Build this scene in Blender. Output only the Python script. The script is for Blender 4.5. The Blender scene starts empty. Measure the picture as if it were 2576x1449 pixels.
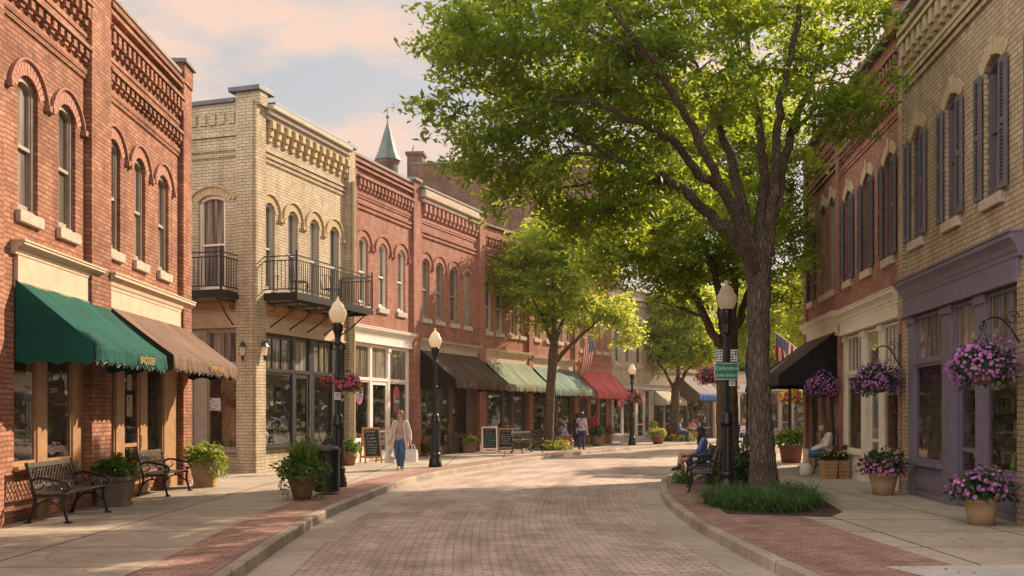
import bpy, bmesh, math, random
import numpy as np
from mathutils import Vector, Matrix
R = math.radians
PI = math.pi
C = bpy.context.scene.collection
rng = random.Random(7)

# ---------------------------------------------------------------- site survey
F, CX, HY, H = 2500.0, 1288.0, 1040.0, 1.6      # lens and eye level used to survey the street

def gp(x, y, z=0.0):
    Y = F * (H - z) / (y - HY)
    return Vector(((x - CX) / F * Y, Y, z))

# ---------------------------------------------------------------- objects
def tag(o, label=None, cat=None, group=None, kind=None):
    if label: o['label'] = label
    if cat: o['category'] = cat
    if group: o['group'] = group
    if kind: o['kind'] = kind
    return o

def thing(name, label, cat, loc=(0, 0, 0), rz=0.0, group=None):
    o = bpy.data.objects.new(name, None)
    C.objects.link(o)
    o.location = loc
    o.rotation_euler = (0, 0, rz)
    return tag(o, label, cat, group)

def link(name, me, parent=None):
    o = bpy.data.objects.new(name, me)
    C.objects.link(o)
    if parent is not None: o.parent = parent
    return o

def dup(root, loc=None, rz=None, label=None, group=None, scale=None):
    def cp(o, par):
        c = o.copy(); C.objects.link(c)
        if par is not None: c.parent = par
        for ch in list(o.children): cp(ch, c)
        return c
    r = cp(root, None)
    if loc is not None: r.location = loc
    if rz is not None: r.rotation_euler = (0, 0, rz)
    if label: r['label'] = label
    if group: r['group'] = group
    if scale: r.scale = (scale,) * 3
    return r

class MB:
    """collects shapes and links them as one mesh object"""
    def __init__(s): s.v, s.f, s.m, s.sm = [], [], [], []; s.mi = 0; s.smooth = False
    def add(s, vs, fs):
        b = len(s.v); s.v += [tuple(p) for p in vs]
        for f in fs:
            s.f.append([b + i for i in f]); s.m.append(s.mi); s.sm.append(s.smooth)
    def quad(s, a, b, c, d): s.add([a, b, c, d], [(0, 1, 2, 3)])
    def poly(s, pts): s.add(pts, [tuple(range(len(pts)))])
    def box(s, x0, x1, y0, y1, z0, z1):
        s.add([(x0,y0,z0),(x1,y0,z0),(x1,y1,z0),(x0,y1,z0),(x0,y0,z1),(x1,y0,z1),(x1,y1,z1),(x0,y1,z1)],
              [(3,2,1,0),(4,5,6,7),(0,1,5,4),(1,2,6,5),(2,3,7,6),(3,0,4,7)])
    def obox(s, M, sx, sy, sz):
        """box of full sizes sx, sy, sz centred on matrix M"""
        p = [M @ Vector((a*sx/2, b*sy/2, c*sz/2)) for c in (-1,1) for a, b in ((-1,-1),(1,-1),(1,1),(-1,1))]
        s.add(p, [(3,2,1,0),(4,5,6,7),(0,1,5,4),(1,2,6,5),(2,3,7,6),(3,0,4,7)])
    def prism(s, pts, y0, y1):
        """polygon of (x, z) pulled from y0 to y1"""
        n = len(pts)
        s.add([(x, y0, z) for x, z in pts] + [(x, y1, z) for x, z in pts],
              [tuple(range(n)), tuple(range(2*n-1, n-1, -1))] + [(i, i+n, (i+1) % n + n, (i+1) % n) for i in range(n)])
    def tube(s, pts, rad, n=8, cap=True):
        pts = [Vector(p) for p in pts]; k = len(pts)
        if not hasattr(rad, '__len__'): rad = [rad] * k
        vs, fs = [], []; prev = None
        for i, p in enumerate(pts):
            d = (pts[min(i+1, k-1)] - pts[max(i-1, 0)])
            d = d.normalized() if d.length > 1e-9 else Vector((0,0,1))
            if prev is None:
                a = d.orthogonal().normalized()
            else:
                a = prev - d * prev.dot(d)
                a = a.normalized() if a.length > 1e-6 else d.orthogonal().normalized()
            prev = a; b = d.cross(a)
            for j in range(n):
                t = 2*PI*j/n
                vs.append(p + (a*math.cos(t) + b*math.sin(t)) * rad[i])
        for i in range(k-1):
            for j in range(n):
                fs.append((i*n+j, i*n+(j+1) % n, (i+1)*n+(j+1) % n, (i+1)*n+j))
        if cap: fs += [tuple(range(n-1, -1, -1)), tuple(range((k-1)*n, k*n))]
        s.add(vs, fs)
    def lathe(s, prof, n=20, c=(0,0,0), cap=True, flute=0.0):
        vs, fs = [], []; k = len(prof)
        for r, z in prof:
            for j in range(n):
                t = 2*PI*j/n; rr = r * (1 - (flute if j % 2 else 0))
                vs.append((c[0]+rr*math.cos(t), c[1]+rr*math.sin(t), c[2]+z))
        for i in range(k-1):
            for j in range(n):
                fs.append((i*n+j, i*n+(j+1) % n, (i+1)*n+(j+1) % n, (i+1)*n+j))
        if cap: fs += [tuple(range(n-1, -1, -1)), tuple(range((k-1)*n, k*n))]
        s.add(vs, fs)
    def ball(s, c, r, n=10, m=6):
        rx, ry, rz = (r if hasattr(r, '__len__') else (r, r, r))
        vs = [(c[0], c[1], c[2]-rz)]; fs = []
        for i in range(1, m):
            a = -PI/2 + PI*i/m
            for j in range(n):
                t = 2*PI*j/n
                vs.append((c[0]+rx*math.cos(a)*math.cos(t), c[1]+ry*math.cos(a)*math.sin(t), c[2]+rz*math.sin(a)))
        vs.append((c[0], c[1], c[2]+rz)); top = len(vs)-1
        for j in range(n):
            fs.append((0, 1+(j+1) % n, 1+j)); fs.append((top, top-n+j, top-n+(j+1) % n))
        for i in range(m-2):
            for j in range(n):
                fs.append((1+i*n+j, 1+i*n+(j+1) % n, 1+(i+1)*n+(j+1) % n, 1+(i+1)*n+j))
        s.add(vs, fs)
    def build(s, name, mats, parent=None, bevel=0.0, solid=0.0, uv=None, smooth=None):
        me = bpy.data.meshes.new(name)
        me.from_pydata(s.v, [], s.f)
        if not isinstance(mats, (list, tuple)): mats = [mats]
        for m in mats: me.materials.append(m)
        me.polygons.foreach_set('material_index', s.m)
        me.polygons.foreach_set('use_smooth', [True]*len(s.f) if smooth else s.sm)
        if uv is not None:
            l = me.uv_layers.new(name='UVMap')
            vi = np.empty(len(me.loops), dtype=np.int32); me.loops.foreach_get('vertex_index', vi)
            l.data.foreach_set('uv', np.asarray(uv, dtype=np.float32)[vi].ravel())
        me.update()
        o = link(name, me, parent)
        if solid:
            d = o.modifiers.new('Solidify', 'SOLIDIFY'); d.thickness = solid; d.offset = 0
        if bevel:
            d = o.modifiers.new('Bevel', 'BEVEL'); d.width = bevel; d.segments = 2; d.limit_method = 'ANGLE'; d.angle_limit = R(40)
        return o

def np_mesh(name, V, nper, mat, parent=None, tint=None, mats=None, mi=None, kind=None):
    """many loose faces of nper corners each, V is (n*nper, 3)"""
    n = len(V) // nper
    me = bpy.data.meshes.new(name)
    me.vertices.add(len(V)); me.vertices.foreach_set('co', np.asarray(V, dtype=np.float32).ravel())
    me.loops.add(len(V)); me.loops.foreach_set('vertex_index', np.arange(len(V), dtype=np.int32))
    me.polygons.add(n); me.polygons.foreach_set('loop_start', np.arange(0, len(V), nper, dtype=np.int32))
    me.polygons.foreach_set('loop_total', np.full(n, nper, dtype=np.int32))
    for m in (mats or [mat]): me.materials.append(m)
    if mi is not None: me.polygons.foreach_set('material_index', np.asarray(mi, dtype=np.int32))
    if tint is not None:
        a = me.attributes.new('tint', 'FLOAT', 'POINT')
        a.data.foreach_set('value', np.repeat(np.asarray(tint, dtype=np.float32), nper))
    me.update(); me.validate()
    o = link(name, me, parent)
    if kind: o['kind'] = kind
    return o

# ---------------------------------------------------------------- materials
def srgb(r, g, b):
    f = lambda c: (c/255/12.92 if c/255 <= .04045 else ((c/255+.055)/1.055)**2.4)
    return (f(r), f(g), f(b), 1.0)

class NT:
    def __init__(s, name):
        s.mat = bpy.data.materials.new(name); s.mat.use_nodes = True
        s.t = s.mat.node_tree; s.t.nodes.clear()
        s.out = s.n('ShaderNodeOutputMaterial')
    def n(s, typ, **kw):
        nd = s.t.nodes.new(typ)
        for k, v in kw.items(): setattr(nd, k, v)
        return nd
    def l(s, a, b): s.t.links.new(a, b)
    def set(s, nd, **kw):
        for k, v in kw.items(): nd.inputs[k.replace('_', ' ')].default_value = v
        return nd
    def noise(s, vec, scale, detail=4, rough=.6):
        nd = s.n('ShaderNodeTexNoise'); nd.inputs['Scale'].default_value = scale
        nd.inputs['Detail'].default_value = detail; nd.inputs['Roughness'].default_value = rough
        if vec is not None: s.l(vec, nd.inputs['Vector'])
        return nd.outputs['Fac']
    def ramp(s, fac, stops):
        nd = s.n('ShaderNodeValToRGB'); e = nd.color_ramp.elements
        while len(e) < len(stops): e.new(.5)
        for i, (p, c) in enumerate(stops):
            e[i].position = p; e[i].color = c if len(c) == 4 else (*c, 1)
        s.l(fac, nd.inputs['Fac']); return nd.outputs['Color']
    def mix(s, fac, a, b, mode='MIX'):
        nd = s.n('ShaderNodeMix', data_type='RGBA', blend_type=mode)
        for i, v in ((0, fac), (6, a), (7, b)):
            if hasattr(v, 'default_value') or hasattr(v, 'is_output'): s.l(v, nd.inputs[i])
            else: nd.inputs[i].default_value = v
        return nd.outputs[2]
    def math(s, op, a, b=None):
        nd = s.n('ShaderNodeMath', operation=op)
        for i, v in ((0, a), (1, b)):
            if v is None: continue
            if hasattr(v, 'is_output'): s.l(v, nd.inputs[i])
            else: nd.inputs[i].default_value = v
        return nd.outputs[0]
    def bump(s, h, strength=.5, dist=.01):
        nd = s.n('ShaderNodeBump'); nd.inputs['Strength'].default_value = strength; nd.inputs['Distance'].default_value = dist
        s.l(h, nd.inputs['Height']); return nd.outputs['Normal']
    def bsdf(s, col, rough=.6, metal=0.0, normal=None, spec=.5, **kw):
        p = s.n('ShaderNodeBsdfPrincipled')
        if hasattr(col, 'is_output'): s.l(col, p.inputs['Base Color'])
        else: p.inputs['Base Color'].default_value = col
        if hasattr(rough, 'is_output'): s.l(rough, p.inputs['Roughness'])
        else: p.inputs['Roughness'].default_value = rough
        p.inputs['Metallic'].default_value = metal
        p.inputs['Specular IOR Level'].default_value = spec
        if normal is not None: s.l(normal, p.inputs['Normal'])
        for k, v in kw.items(): p.inputs[k.replace('_', ' ')].default_value = v
        return p.outputs[0]
    def done(s, sh): s.l(sh, s.out.inputs['Surface']); return s.mat
    def obj(s): return s.n('ShaderNodeTexCoord').outputs['Object']
    def wall_uv(s, co=None):
        """running length and height of a wall that stands along local x or y"""
        sp = s.n('ShaderNodeSeparateXYZ'); s.l(co or s.obj(), sp.inputs[0])
        cb = s.n('ShaderNodeCombineXYZ')
        s.l(s.math('ADD', sp.outputs[0], sp.outputs[1]), cb.inputs[0]); s.l(sp.outputs[2], cb.inputs[1])
        return cb.outputs[0]

def m_plain(name, col, rough=.6, metal=0.0, var=.25, scale=6.0, bump=0.0, spec=.5):
    """paint, metal, stone: one colour with uneven tone, grime and a little relief"""
    t = NT(name); co = t.obj()
    n1 = t.noise(co, scale, 5); n2 = t.noise(co, scale*7, 3)
    f = t.math('MULTIPLY', n1, n2)
    dark = tuple(c*(1-var) for c in col[:3]) + (1,); lite = tuple(min(1, c*(1+var*.55)) for c in col[:3]) + (1,)
    c = t.ramp(f, [(.1, dark), (.38, lite)])
    nrm = t.bump(n2, bump, .01) if bump else None
    return t.done(t.bsdf(c, rough, metal, nrm, spec))

def m_brick(name, c1, c2, mortar, w=.225, h=.075, gap=.009, stain=(.6, .55, .5), bias=0.0, paint=None, uv=False, bump=.6, dirt=.5, warm=None):
    t = NT(name)
    if uv:
        co = t.n('ShaderNodeTexCoord').outputs['UV']; vec = co
    else:
        co = t.obj(); vec = t.wall_uv(co)
    # hand-laid wobble of the courses
    nz = t.n('ShaderNodeTexNoise'); nz.inputs['Scale'].default_value = 2.3; nz.inputs['Detail'].default_value = 3; t.l(vec, nz.inputs['Vector'])
    sb = t.n('ShaderNodeVectorMath', operation='SUBTRACT'); t.l(nz.outputs['Color'], sb.inputs[0]); sb.inputs[1].default_value = (.5, .5, .5)
    sc = t.n('ShaderNodeVectorMath', operation='SCALE'); t.l(sb.outputs[0], sc.inputs[0]); sc.inputs['Scale'].default_value = .05 if uv else .024
    ad = t.n('ShaderNodeVectorMath', operation='ADD'); t.l(vec, ad.inputs[0]); t.l(sc.outputs[0], ad.inputs[1])
    b = t.n('ShaderNodeTexBrick'); t.l(ad.outputs[0], b.inputs['Vector'])
    t.set(b, Color1=c1, Color2=c2, Mortar=mortar, Scale=1.0, Mortar_Size=gap, Mortar_Smooth=.25, Bias=bias, Brick_Width=w, Row_Height=h)
    big = t.noise(co, .55, 5, .62); mid = t.noise(co, 3.1, 4, .7); fine = t.noise(co, 42, 3)
    # wear: broad weathering and smaller blotches
    col = t.mix(t.math('MULTIPLY', t.ramp(big, [(.4, (0,0,0)), (.66, (1,1,1))]), dirt), b.outputs['Color'], (*stain, 1), 'MULTIPLY')
    # rain streaks run down walls; on the flat the same noise reads as worn tracks
    sm = t.n('ShaderNodeMapping'); sm.inputs['Scale'].default_value = (1.6, .16, 1); t.l(vec, sm.inputs['Vector'])
    stk = t.noise(sm.outputs[0], 1.5, 5, .6); col = t.mix(.6, col, t.ramp(stk, [(.36, (.66,.64,.62)), (.55, (1.05,1.04,1.03))]), 'MULTIPLY')
    col = t.mix(.55, col, t.ramp(mid, [(.3, (.62,.6,.58)), (.62, (1.12,1.1,1.06))]), 'MULTIPLY')
    col = t.mix(.5, col, t.ramp(fine, [(.25, (.72,.7,.7)), (.7, (1.15,1.12,1.1))]), 'MULTIPLY')
    if paint:
        pf = t.ramp(t.math('ADD', t.math('MULTIPLY', mid, .6), t.math('MULTIPLY', fine, .4)), [(.36, (0,0,0)), (.5, (1,1,1))])
        col = t.mix(pf, col, paint)
    hgt = t.math('ADD', t.math('SUBTRACT', 1.0, b.outputs['Fac']), t.math('MULTIPLY', fine, .45))
    return t.done(t.bsdf(col, .88, 0, t.bump(hgt, bump, .012), .25))

def m_slab(name, col, sx, sy, gap=.02, joint=(.18, .15, .12), stain=.35):
    """cast concrete laid in slabs, joints from the laying coordinates"""
    t = NT(name); uv = t.n('ShaderNodeTexCoord').outputs['UV']
    b = t.n('ShaderNodeTexBrick', offset=0.0); t.l(uv, b.inputs['Vector'])
    lo = tuple(c*.9 for c in col[:3]) + (1,)
    t.set(b, Color1=col, Color2=lo, Mortar=tuple(c*j for c, j in zip(col[:3], (.22, .2, .18)))+(1,), Scale=1.0, Mortar_Size=gap, Mortar_Smooth=.3, Brick_Width=sx, Row_Height=sy)
    n1 = t.noise(uv, .8, 6, .65); n2 = t.noise(uv, 5, 5, .7); n3 = t.noise(uv, 90, 2)
    n0 = t.noise(uv, .28, 4, .6); bl = t.mix(.7, b.outputs['Color'], t.ramp(n0, [(.36, (.74,.72,.7)), (.58, (1.06,1.05,1.04))]), 'MULTIPLY')
    c = t.mix(stain, bl, t.ramp(n1, [(.32, (.5,.47,.44)), (.6, (1.08,1.06,1.04))]), 'MULTIPLY')
    c = t.mix(.45, c, t.ramp(n2, [(.3, (.62,.6,.58)), (.55, (1.06,1.06,1.05))]), 'MULTIPLY')
    c = t.mix(.5, c, t.ramp(n3, [(.3, (.8,.79,.78)), (.7, (1.12,1.12,1.1))]), 'MULTIPLY')
    # hairline cracks
    v = t.n('ShaderNodeTexVoronoi', feature='DISTANCE_TO_EDGE'); v.inputs['Scale'].default_value = .42
    nz = t.n('ShaderNodeTexNoise'); nz.inputs['Scale'].default_value = 1.7; t.l(uv, nz.inputs['Vector'])
    av = t.n('ShaderNodeVectorMath', operation='ADD'); t.l(uv, av.inputs[0]); t.l(nz.outputs['Color'], av.inputs[1]); t.l(av.outputs[0], v.inputs['Vector'])
    c = t.mix(t.ramp(v.outputs['Distance'], [(0.0, (.55,.55,.55)), (.004, (0,0,0))]), c, (.1, .085, .07, 1))
    h = t.math('SUBTRACT', t.math('ADD', t.math('MULTIPLY', n3, .4), t.math('MULTIPLY', n2, .4)), b.outputs['Fac'])
    return t.done(t.bsdf(c, .85, 0, t.bump(h, .35, .008), .3))

def m_leaf(name, dark, lite, glow, trans=.45):
    """leaf: random tone per leaf, lets light through"""
    t = NT(name)
    at = t.n('ShaderNodeAttribute', attribute_name='tint')
    c = t.ramp(at.outputs['Fac'], [(0, dark), (1, lite)])
    p = t.bsdf(c, .5, 0, None, .35)
    tr = t.n('ShaderNodeBsdfTranslucent')
    t.l(t.ramp(at.outputs['Fac'], [(0, tuple(g*.75 for g in glow[:3])), (1, glow)]), tr.inputs['Color'])
    mx = t.n('ShaderNodeMixShader'); mx.inputs[0].default_value = trans
    t.l(p, mx.inputs[1]); t.l(tr.outputs[0], mx.inputs[2])
    return t.done(mx.outputs[0])

def m_fabric(name, col, stripe=None, trans=.12, var=.3):
    t = NT(name); co = t.obj()
    mp = t.n('ShaderNodeMapping'); mp.inputs['Scale'].default_value = (3.2, .5, .5); t.l(co, mp.inputs['Vector'])
    n1 = t.noise(mp.outputs[0], 1.6, 4); n2 = t.noise(co, 160, 2)
    lo = tuple(c*(1-var) for c in col[:3]); hi = tuple(min(1, c*(1+var)) for c in col[:3])
    c = t.ramp(n1, [(.33, lo), (.67, hi)])
    c = t.mix(.35, c, t.ramp(n2, [(.3, (.75,)*3), (.7, (1.1,)*3)]), 'MULTIPLY')
    sx = t.n('ShaderNodeSeparateXYZ'); t.l(co, sx.inputs[0])       # sewn seams between the widths of cloth
    fr = t.math('FRACT', t.math('MULTIPLY', t.math('ADD', sx.outputs[0], 20.3), 1/.86))
    c = t.mix(t.math('LESS_THAN', fr, .022), c, tuple(k*.55 for k in col[:3])+(1,))
    wn = t.noise(co, 1.3, 5, .65); c = t.mix(.55, c, t.ramp(wn, [(.35, (.7,.68,.66)), (.6, (1.1,1.1,1.1))]), 'MULTIPLY')
    if stripe:
        w = t.n('ShaderNodeTexWave', bands_direction='X'); w.inputs['Scale'].default_value = 1.5; t.l(co, w.inputs['Vector'])
        c = t.mix(t.ramp(w.outputs['Fac'], [(.47, (0,)*3), (.53, (1,)*3)]), c, stripe)
    p = t.bsdf(c, .85, 0, t.bump(t.math('ADD', n1, t.math('MULTIPLY', n2, .1)), .35, .03), .2)
    if not trans: return t.done(p)
    tr = t.n('ShaderNodeBsdfTranslucent'); t.l(c, tr.inputs['Color'])
    mx = t.n('ShaderNodeMixShader'); mx.inputs[0].default_value = trans
    t.l(p, mx.inputs[1]); t.l(tr.outputs[0], mx.inputs[2]); return t.done(mx.outputs[0])

def m_glass(name, refl=.1, tintc=(.95, .96, .94, 1)):
    """shop glass: mirrors the street, lets the eye through to the display"""
    t = NT(name)
    tr = t.n('ShaderNodeBsdfTransparent'); tr.inputs[0].default_value = tintc
    gl = t.n('ShaderNodeBsdfGlossy'); gl.inputs['Roughness'].default_value = .012
    nz = t.noise(t.obj(), 1.3, 2); t.l(t.bump(nz, .12, .02), gl.inputs['Normal'])
    fr = t.n('ShaderNodeFresnel'); fr.inputs[0].default_value = 1.5
    f = t.math('MINIMUM', t.math('ADD', t.math('MULTIPLY', fr.outputs[0], .75), refl), .5)
    mx = t.n('ShaderNodeMixShader'); t.l(f, mx.inputs[0]); t.l(tr.outputs[0], mx.inputs[1]); t.l(gl.outputs[0], mx.inputs[2])
    return t.done(mx.outputs[0])

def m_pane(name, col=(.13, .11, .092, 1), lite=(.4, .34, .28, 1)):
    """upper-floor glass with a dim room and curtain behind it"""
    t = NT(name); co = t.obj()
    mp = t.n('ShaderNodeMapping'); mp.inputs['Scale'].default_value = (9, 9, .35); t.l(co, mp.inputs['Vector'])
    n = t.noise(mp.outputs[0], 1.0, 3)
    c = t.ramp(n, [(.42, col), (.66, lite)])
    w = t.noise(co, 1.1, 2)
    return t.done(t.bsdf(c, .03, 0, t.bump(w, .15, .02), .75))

def m_bark(name, c1, c2):
    t = NT(name); co = t.obj()
    mp = t.n('ShaderNodeMapping'); mp.inputs['Scale'].default_value = (1, 1, .14); t.l(co, mp.inputs['Vector'])
    v = t.n('ShaderNodeTexVoronoi', feature='DISTANCE_TO_EDGE'); v.inputs['Scale'].default_value = 26
    nz = t.n('ShaderNodeTexNoise'); nz.inputs['Scale'].default_value = 7; nz.inputs['Detail'].default_value = 5; t.l(mp.outputs[0], nz.inputs['Vector'])
    sc = t.n('ShaderNodeVectorMath', operation='SCALE'); t.l(nz.outputs['Color'], sc.inputs[0]); sc.inputs['Scale'].default_value = .09
    ad = t.n('ShaderNodeVectorMath', operation='ADD'); t.l(mp.outputs[0], ad.inputs[0]); t.l(sc.outputs[0], ad.inputs[1]); t.l(ad.outputs[0], v.inputs['Vector'])
    big = t.noise(co, 2.2, 4)
    c = t.ramp(v.outputs['Distance'], [(.0, tuple(x*.4 for x in c1[:3])), (.12, c1), (.4, c2)])
    c = t.mix(.6, c, t.ramp(big, [(.3, (.6,.58,.55)), (.65, (1.2,1.15,1.1))]), 'MULTIPLY')
    return t.done(t.bsdf(c, .9, 0, t.bump(v.outputs['Distance'], 1.0, .05), .2))

def m_wood(name, c1, c2, rough=.55):
    t = NT(name); co = t.obj()
    mp = t.n('ShaderNodeMapping'); mp.inputs['Scale'].default_value = (14, 14, 1.1); t.l(co, mp.inputs['Vector'])
    n = t.noise(mp.outputs[0], 1.4, 5)
    return t.done(t.bsdf(t.ramp(n, [(.35, c1), (.65, c2)]), rough, 0, t.bump(n, .2, .004), .4))

M = {}
M['brick_red'] = m_brick('red_brick', (.53,.26,.165,1), (.35,.15,.092,1), (.21,.125,.088,1), gap=.011, stain=(.5,.45,.42), dirt=.9, bump=.9)
M['brick_rose'] = m_brick('rose_brick', (.49,.245,.19,1), (.37,.165,.125,1), (.28,.17,.13,1), stain=(.7,.6,.54), bump=.8)
M['brick_orange'] = m_brick('orange_brick', (.5,.25,.165,1), (.39,.18,.12,1), (.29,.18,.13,1))
M['brick_shade'] = m_brick('weathered_red_brick', (.5,.24,.18,1), (.37,.16,.12,1), (.22,.145,.115,1), gap=.011, stain=(.6,.55,.5))
M['brick_brown'] = m_brick('old_brown_brick', (.24,.09,.06,1), (.13,.06,.045,1), (.25,.19,.15,1), w=.5, h=.16, gap=.02, stain=(.45,.42,.4), dirt=.8)
M['brick_cream'] = m_brick('cream_painted_brick', (.64,.56,.41,1), (.55,.47,.335,1), (.26,.21,.145,1), h=.085, gap=.008, stain=(.75,.68,.55), bump=.9)
M['brick_tan'] = m_brick('tan_brick', (.56,.45,.31,1), (.46,.36,.24,1), (.22,.165,.115,1), h=.085, gap=.0095, stain=(.62,.58,.5))
M['brick_white'] = m_brick('whitewashed_brick', (.58,.52,.44,1), (.48,.43,.36,1), (.36,.32,.27,1), h=.085, stain=(.7,.66,.6))
M['road'] = m_brick('street_brick', (.62,.5,.43,1), (.48,.385,.335,1), (.26,.21,.18,1), w=.215, h=.105, gap=.0085, stain=(.62,.59,.57), dirt=.8, uv=True, bump=.9)
M['paver'] = m_brick('sidewalk_brick', (.43,.275,.225,1), (.32,.195,.16,1), (.18,.13,.11,1), w=.205, h=.105, gap=.008, stain=(.62,.52,.48), uv=True, bump=.6)
M['concrete'] = m_slab('sidewalk_concrete', (.45,.385,.31,1), 1.75, 1.55)
M['gutter'] = m_slab('gutter_concrete', (.46,.395,.325,1), 50.0, 3.1, gap=.014)
M['kerb'] = m_slab('kerb_concrete', (.42,.36,.295,1), 50.0, 2.4, gap=.012, stain=.7)
M['pale_slab'] = m_slab('pale_concrete', (.5,.48,.45,1), 3.2, 3.0)
M['asphalt'] = m_plain('asphalt', (.07,.065,.06,1), .9, var=.4, scale=2, bump=.3)
M['mulch'] = m_plain('bark_mulch', (.075,.04,.025,1), .95, var=.8, scale=26, bump=1.0)
M['soil'] = m_plain('potting_soil', (.04,.026,.018,1), .95, var=.6, scale=30, bump=1.0)
M['stone'] = m_plain('sill_stone', (.5,.4,.31,1), .85, var=.35, scale=5, bump=.5)
M['stone_pale'] = m_plain('pale_stone', (.5,.435,.345,1), .85, var=.25, scale=5, bump=.4)
M['lime'] = m_plain('lime_render', (.58,.44,.31,1), .85, var=.2, scale=3, bump=.3)
M['cement'] = m_plain('parapet_cement', (.27,.25,.23,1), .85, var=.3, scale=3, bump=.4)
M['flash'] = m_plain('lead_flashing', (.13,.135,.155,1), .6, .2, var=.3, scale=3)
M['verdigris'] = m_plain('verdigris_copper', (.11,.145,.15,1), .65, .1, var=.45, scale=2.2)
M['white'] = m_plain('white_paint', (.78,.72,.64,1), .5, var=.12, scale=4)
M['greywhite'] = m_plain('grey_white_paint', (.5,.46,.42,1), .5, var=.15, scale=4)
M['cream'] = m_plain('cream_paint', (.72,.64,.51,1), .5, var=.15, scale=4, bump=.1)
M['taupe'] = m_plain('taupe_paint', (.24,.165,.105,1), .5, var=.25, scale=4)
M['tanframe'] = m_plain('tan_varnished_frame', (.4,.23,.115,1), .4, var=.3, scale=4)
M['brownframe'] = m_plain('dark_brown_paint', (.085,.05,.035,1), .45, var=.3, scale=4)
M['greyframe'] = m_plain('weathered_grey_paint', (.34,.27,.21,1), .55, var=.3, scale=5)
M['charcoal'] = m_plain('charcoal_paint', (.018,.017,.016,1), .4, var=.3, scale=4)
M['purple'] = m_plain('purple_paint', (.175,.145,.195,1), .5, var=.2, scale=4, bump=.1)
M['shutter'] = m_plain('plum_grey_paint', (.135,.11,.125,1), .55, var=.25, scale=5)
M['redwood'] = m_plain('russet_paint', (.33,.11,.05,1), .5, var=.25, scale=5)
M['iron'] = m_plain('black_iron', (.016,.015,.015,1), .35, .3, var=.4, scale=9, spec=.6)
M['irongrey'] = m_plain('worn_iron', (.075,.06,.05,1), .38, .4, var=.4, scale=9)
M['globe'] = None
M['terracotta'] = m_plain('terracotta', (.3,.125,.07,1), .75, var=.3, scale=8, bump=.2)
M['clay_brown'] = m_plain('brown_clay', (.2,.095,.055,1), .7, var=.35, scale=8, bump=.2)
M['pot_stone'] = m_plain('weathered_stone_pot', (.16,.12,.09,1), .8, var=.35, scale=7, bump=.4)
M['pot_tan'] = m_plain('tan_pot', (.4,.26,.15,1), .75, var=.25, scale=7, bump=.2)
M['pot_grey'] = m_plain('grey_brown_pot', (.25,.165,.11,1), .75, var=.3, scale=8, bump=.3)
M['timber'] = m_wood('oak_frame', (.42,.2,.075,1), (.55,.29,.12,1))
M['crate'] = m_wood('basket_wood', (.3,.16,.08,1), (.42,.25,.13,1))
M['chalk'] = m_plain('chalkboard', (.025,.027,.03,1), .7, var=.6, scale=5)
M['chalkmark'] = m_plain('chalk', (.6,.62,.6,1), .9, var=.1)
M['gold'] = m_plain('gold_lettering', (.6,.38,.14,1), .4, .2, var=.15)
M['glass'] = m_glass('shop_glass')
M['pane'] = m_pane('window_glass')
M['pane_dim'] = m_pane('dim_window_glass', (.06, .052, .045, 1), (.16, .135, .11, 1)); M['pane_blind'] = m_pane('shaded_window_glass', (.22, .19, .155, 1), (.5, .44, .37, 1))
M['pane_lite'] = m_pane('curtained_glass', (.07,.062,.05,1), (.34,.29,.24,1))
M['blind'] = m_plain('roller_blind', (.5,.45,.37,1), .8, var=.2, scale=2)
M['room'] = m_plain('shop_room', (.5,.35,.23,1), .9, var=.6, scale=1.2)
M['roomlite'] = m_plain('pale_shop_room', (.34,.27,.2,1), .9, var=.3, scale=1.5)
M['roof'] = m_plain('tar_roof', (.08,.075,.07,1), .9, var=.3)
M['bark'] = m_bark('oak_bark', (.13,.098,.072,1), (.25,.195,.145,1))
M['bark2'] = m_bark('smooth_bark', (.13,.09,.062,1), (.24,.175,.12,1))
M['leaf'] = m_leaf('oak_leaf', (.024,.068,.012,1), (.055,.15,.022,1), (.6,.72,.05,1), .5)
M['leaf2'] = m_leaf('street_tree_leaf', (.04,.1,.016,1), (.12,.22,.03,1), (.72,.78,.08,1), .6)
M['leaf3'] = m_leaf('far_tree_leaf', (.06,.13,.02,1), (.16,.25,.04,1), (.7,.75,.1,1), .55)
M['potleaf'] = m_leaf('pot_plant_leaf', (.03,.075,.015,1), (.1,.19,.03,1), (.28,.4,.04,1), .35)
M['limeleaf'] = m_leaf('lime_leaf', (.09,.17,.02,1), (.25,.33,.04,1), (.5,.55,.05,1), .35)
M['darkleaf'] = m_leaf('dark_plant_leaf', (.014,.036,.014,1), (.045,.09,.028,1), (.1,.18,.03,1), .3)
M['grassblade'] = m_leaf('liriope_blade', (.03,.075,.028,1), (.1,.19,.06,1), (.2,.34,.08,1), .3)
M['fl_purple'] = m_leaf('petunia_petal', (.36,.1,.38,1), (.6,.27,.6,1), (.56,.2,.56,1), .3)
M['fl_pink'] = m_leaf('pink_petal', (.5,.06,.2,1), (.7,.22,.35,1), (.6,.15,.3,1), .3)
M['fl_red'] = m_leaf('red_petal', (.5,.03,.06,1), (.65,.12,.14,1), (.6,.08,.1,1), .3)
M['fl_yellow'] = m_leaf('yellow_petal', (.6,.35,.03,1), (.75,.55,.06,1), (.7,.5,.05,1), .3)
M['orange_leaf'] = m_leaf('dried_orange_leaf', (.4,.13,.02,1), (.62,.28,.05,1), (.6,.25,.04,1), .3)
M['aw_green'] = m_fabric('green_canvas', (.009,.09,.07,1), var=.22)
M['aw_brown'] = m_fabric('brown_canvas', (.19,.125,.088,1), var=.25)
M['aw_black'] = m_fabric('sooty_canvas', (.1,.068,.05,1), var=.35)
M['aw_jet'] = m_fabric('black_canvas', (.018,.015,.014,1), var=.3, trans=.02)
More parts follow.
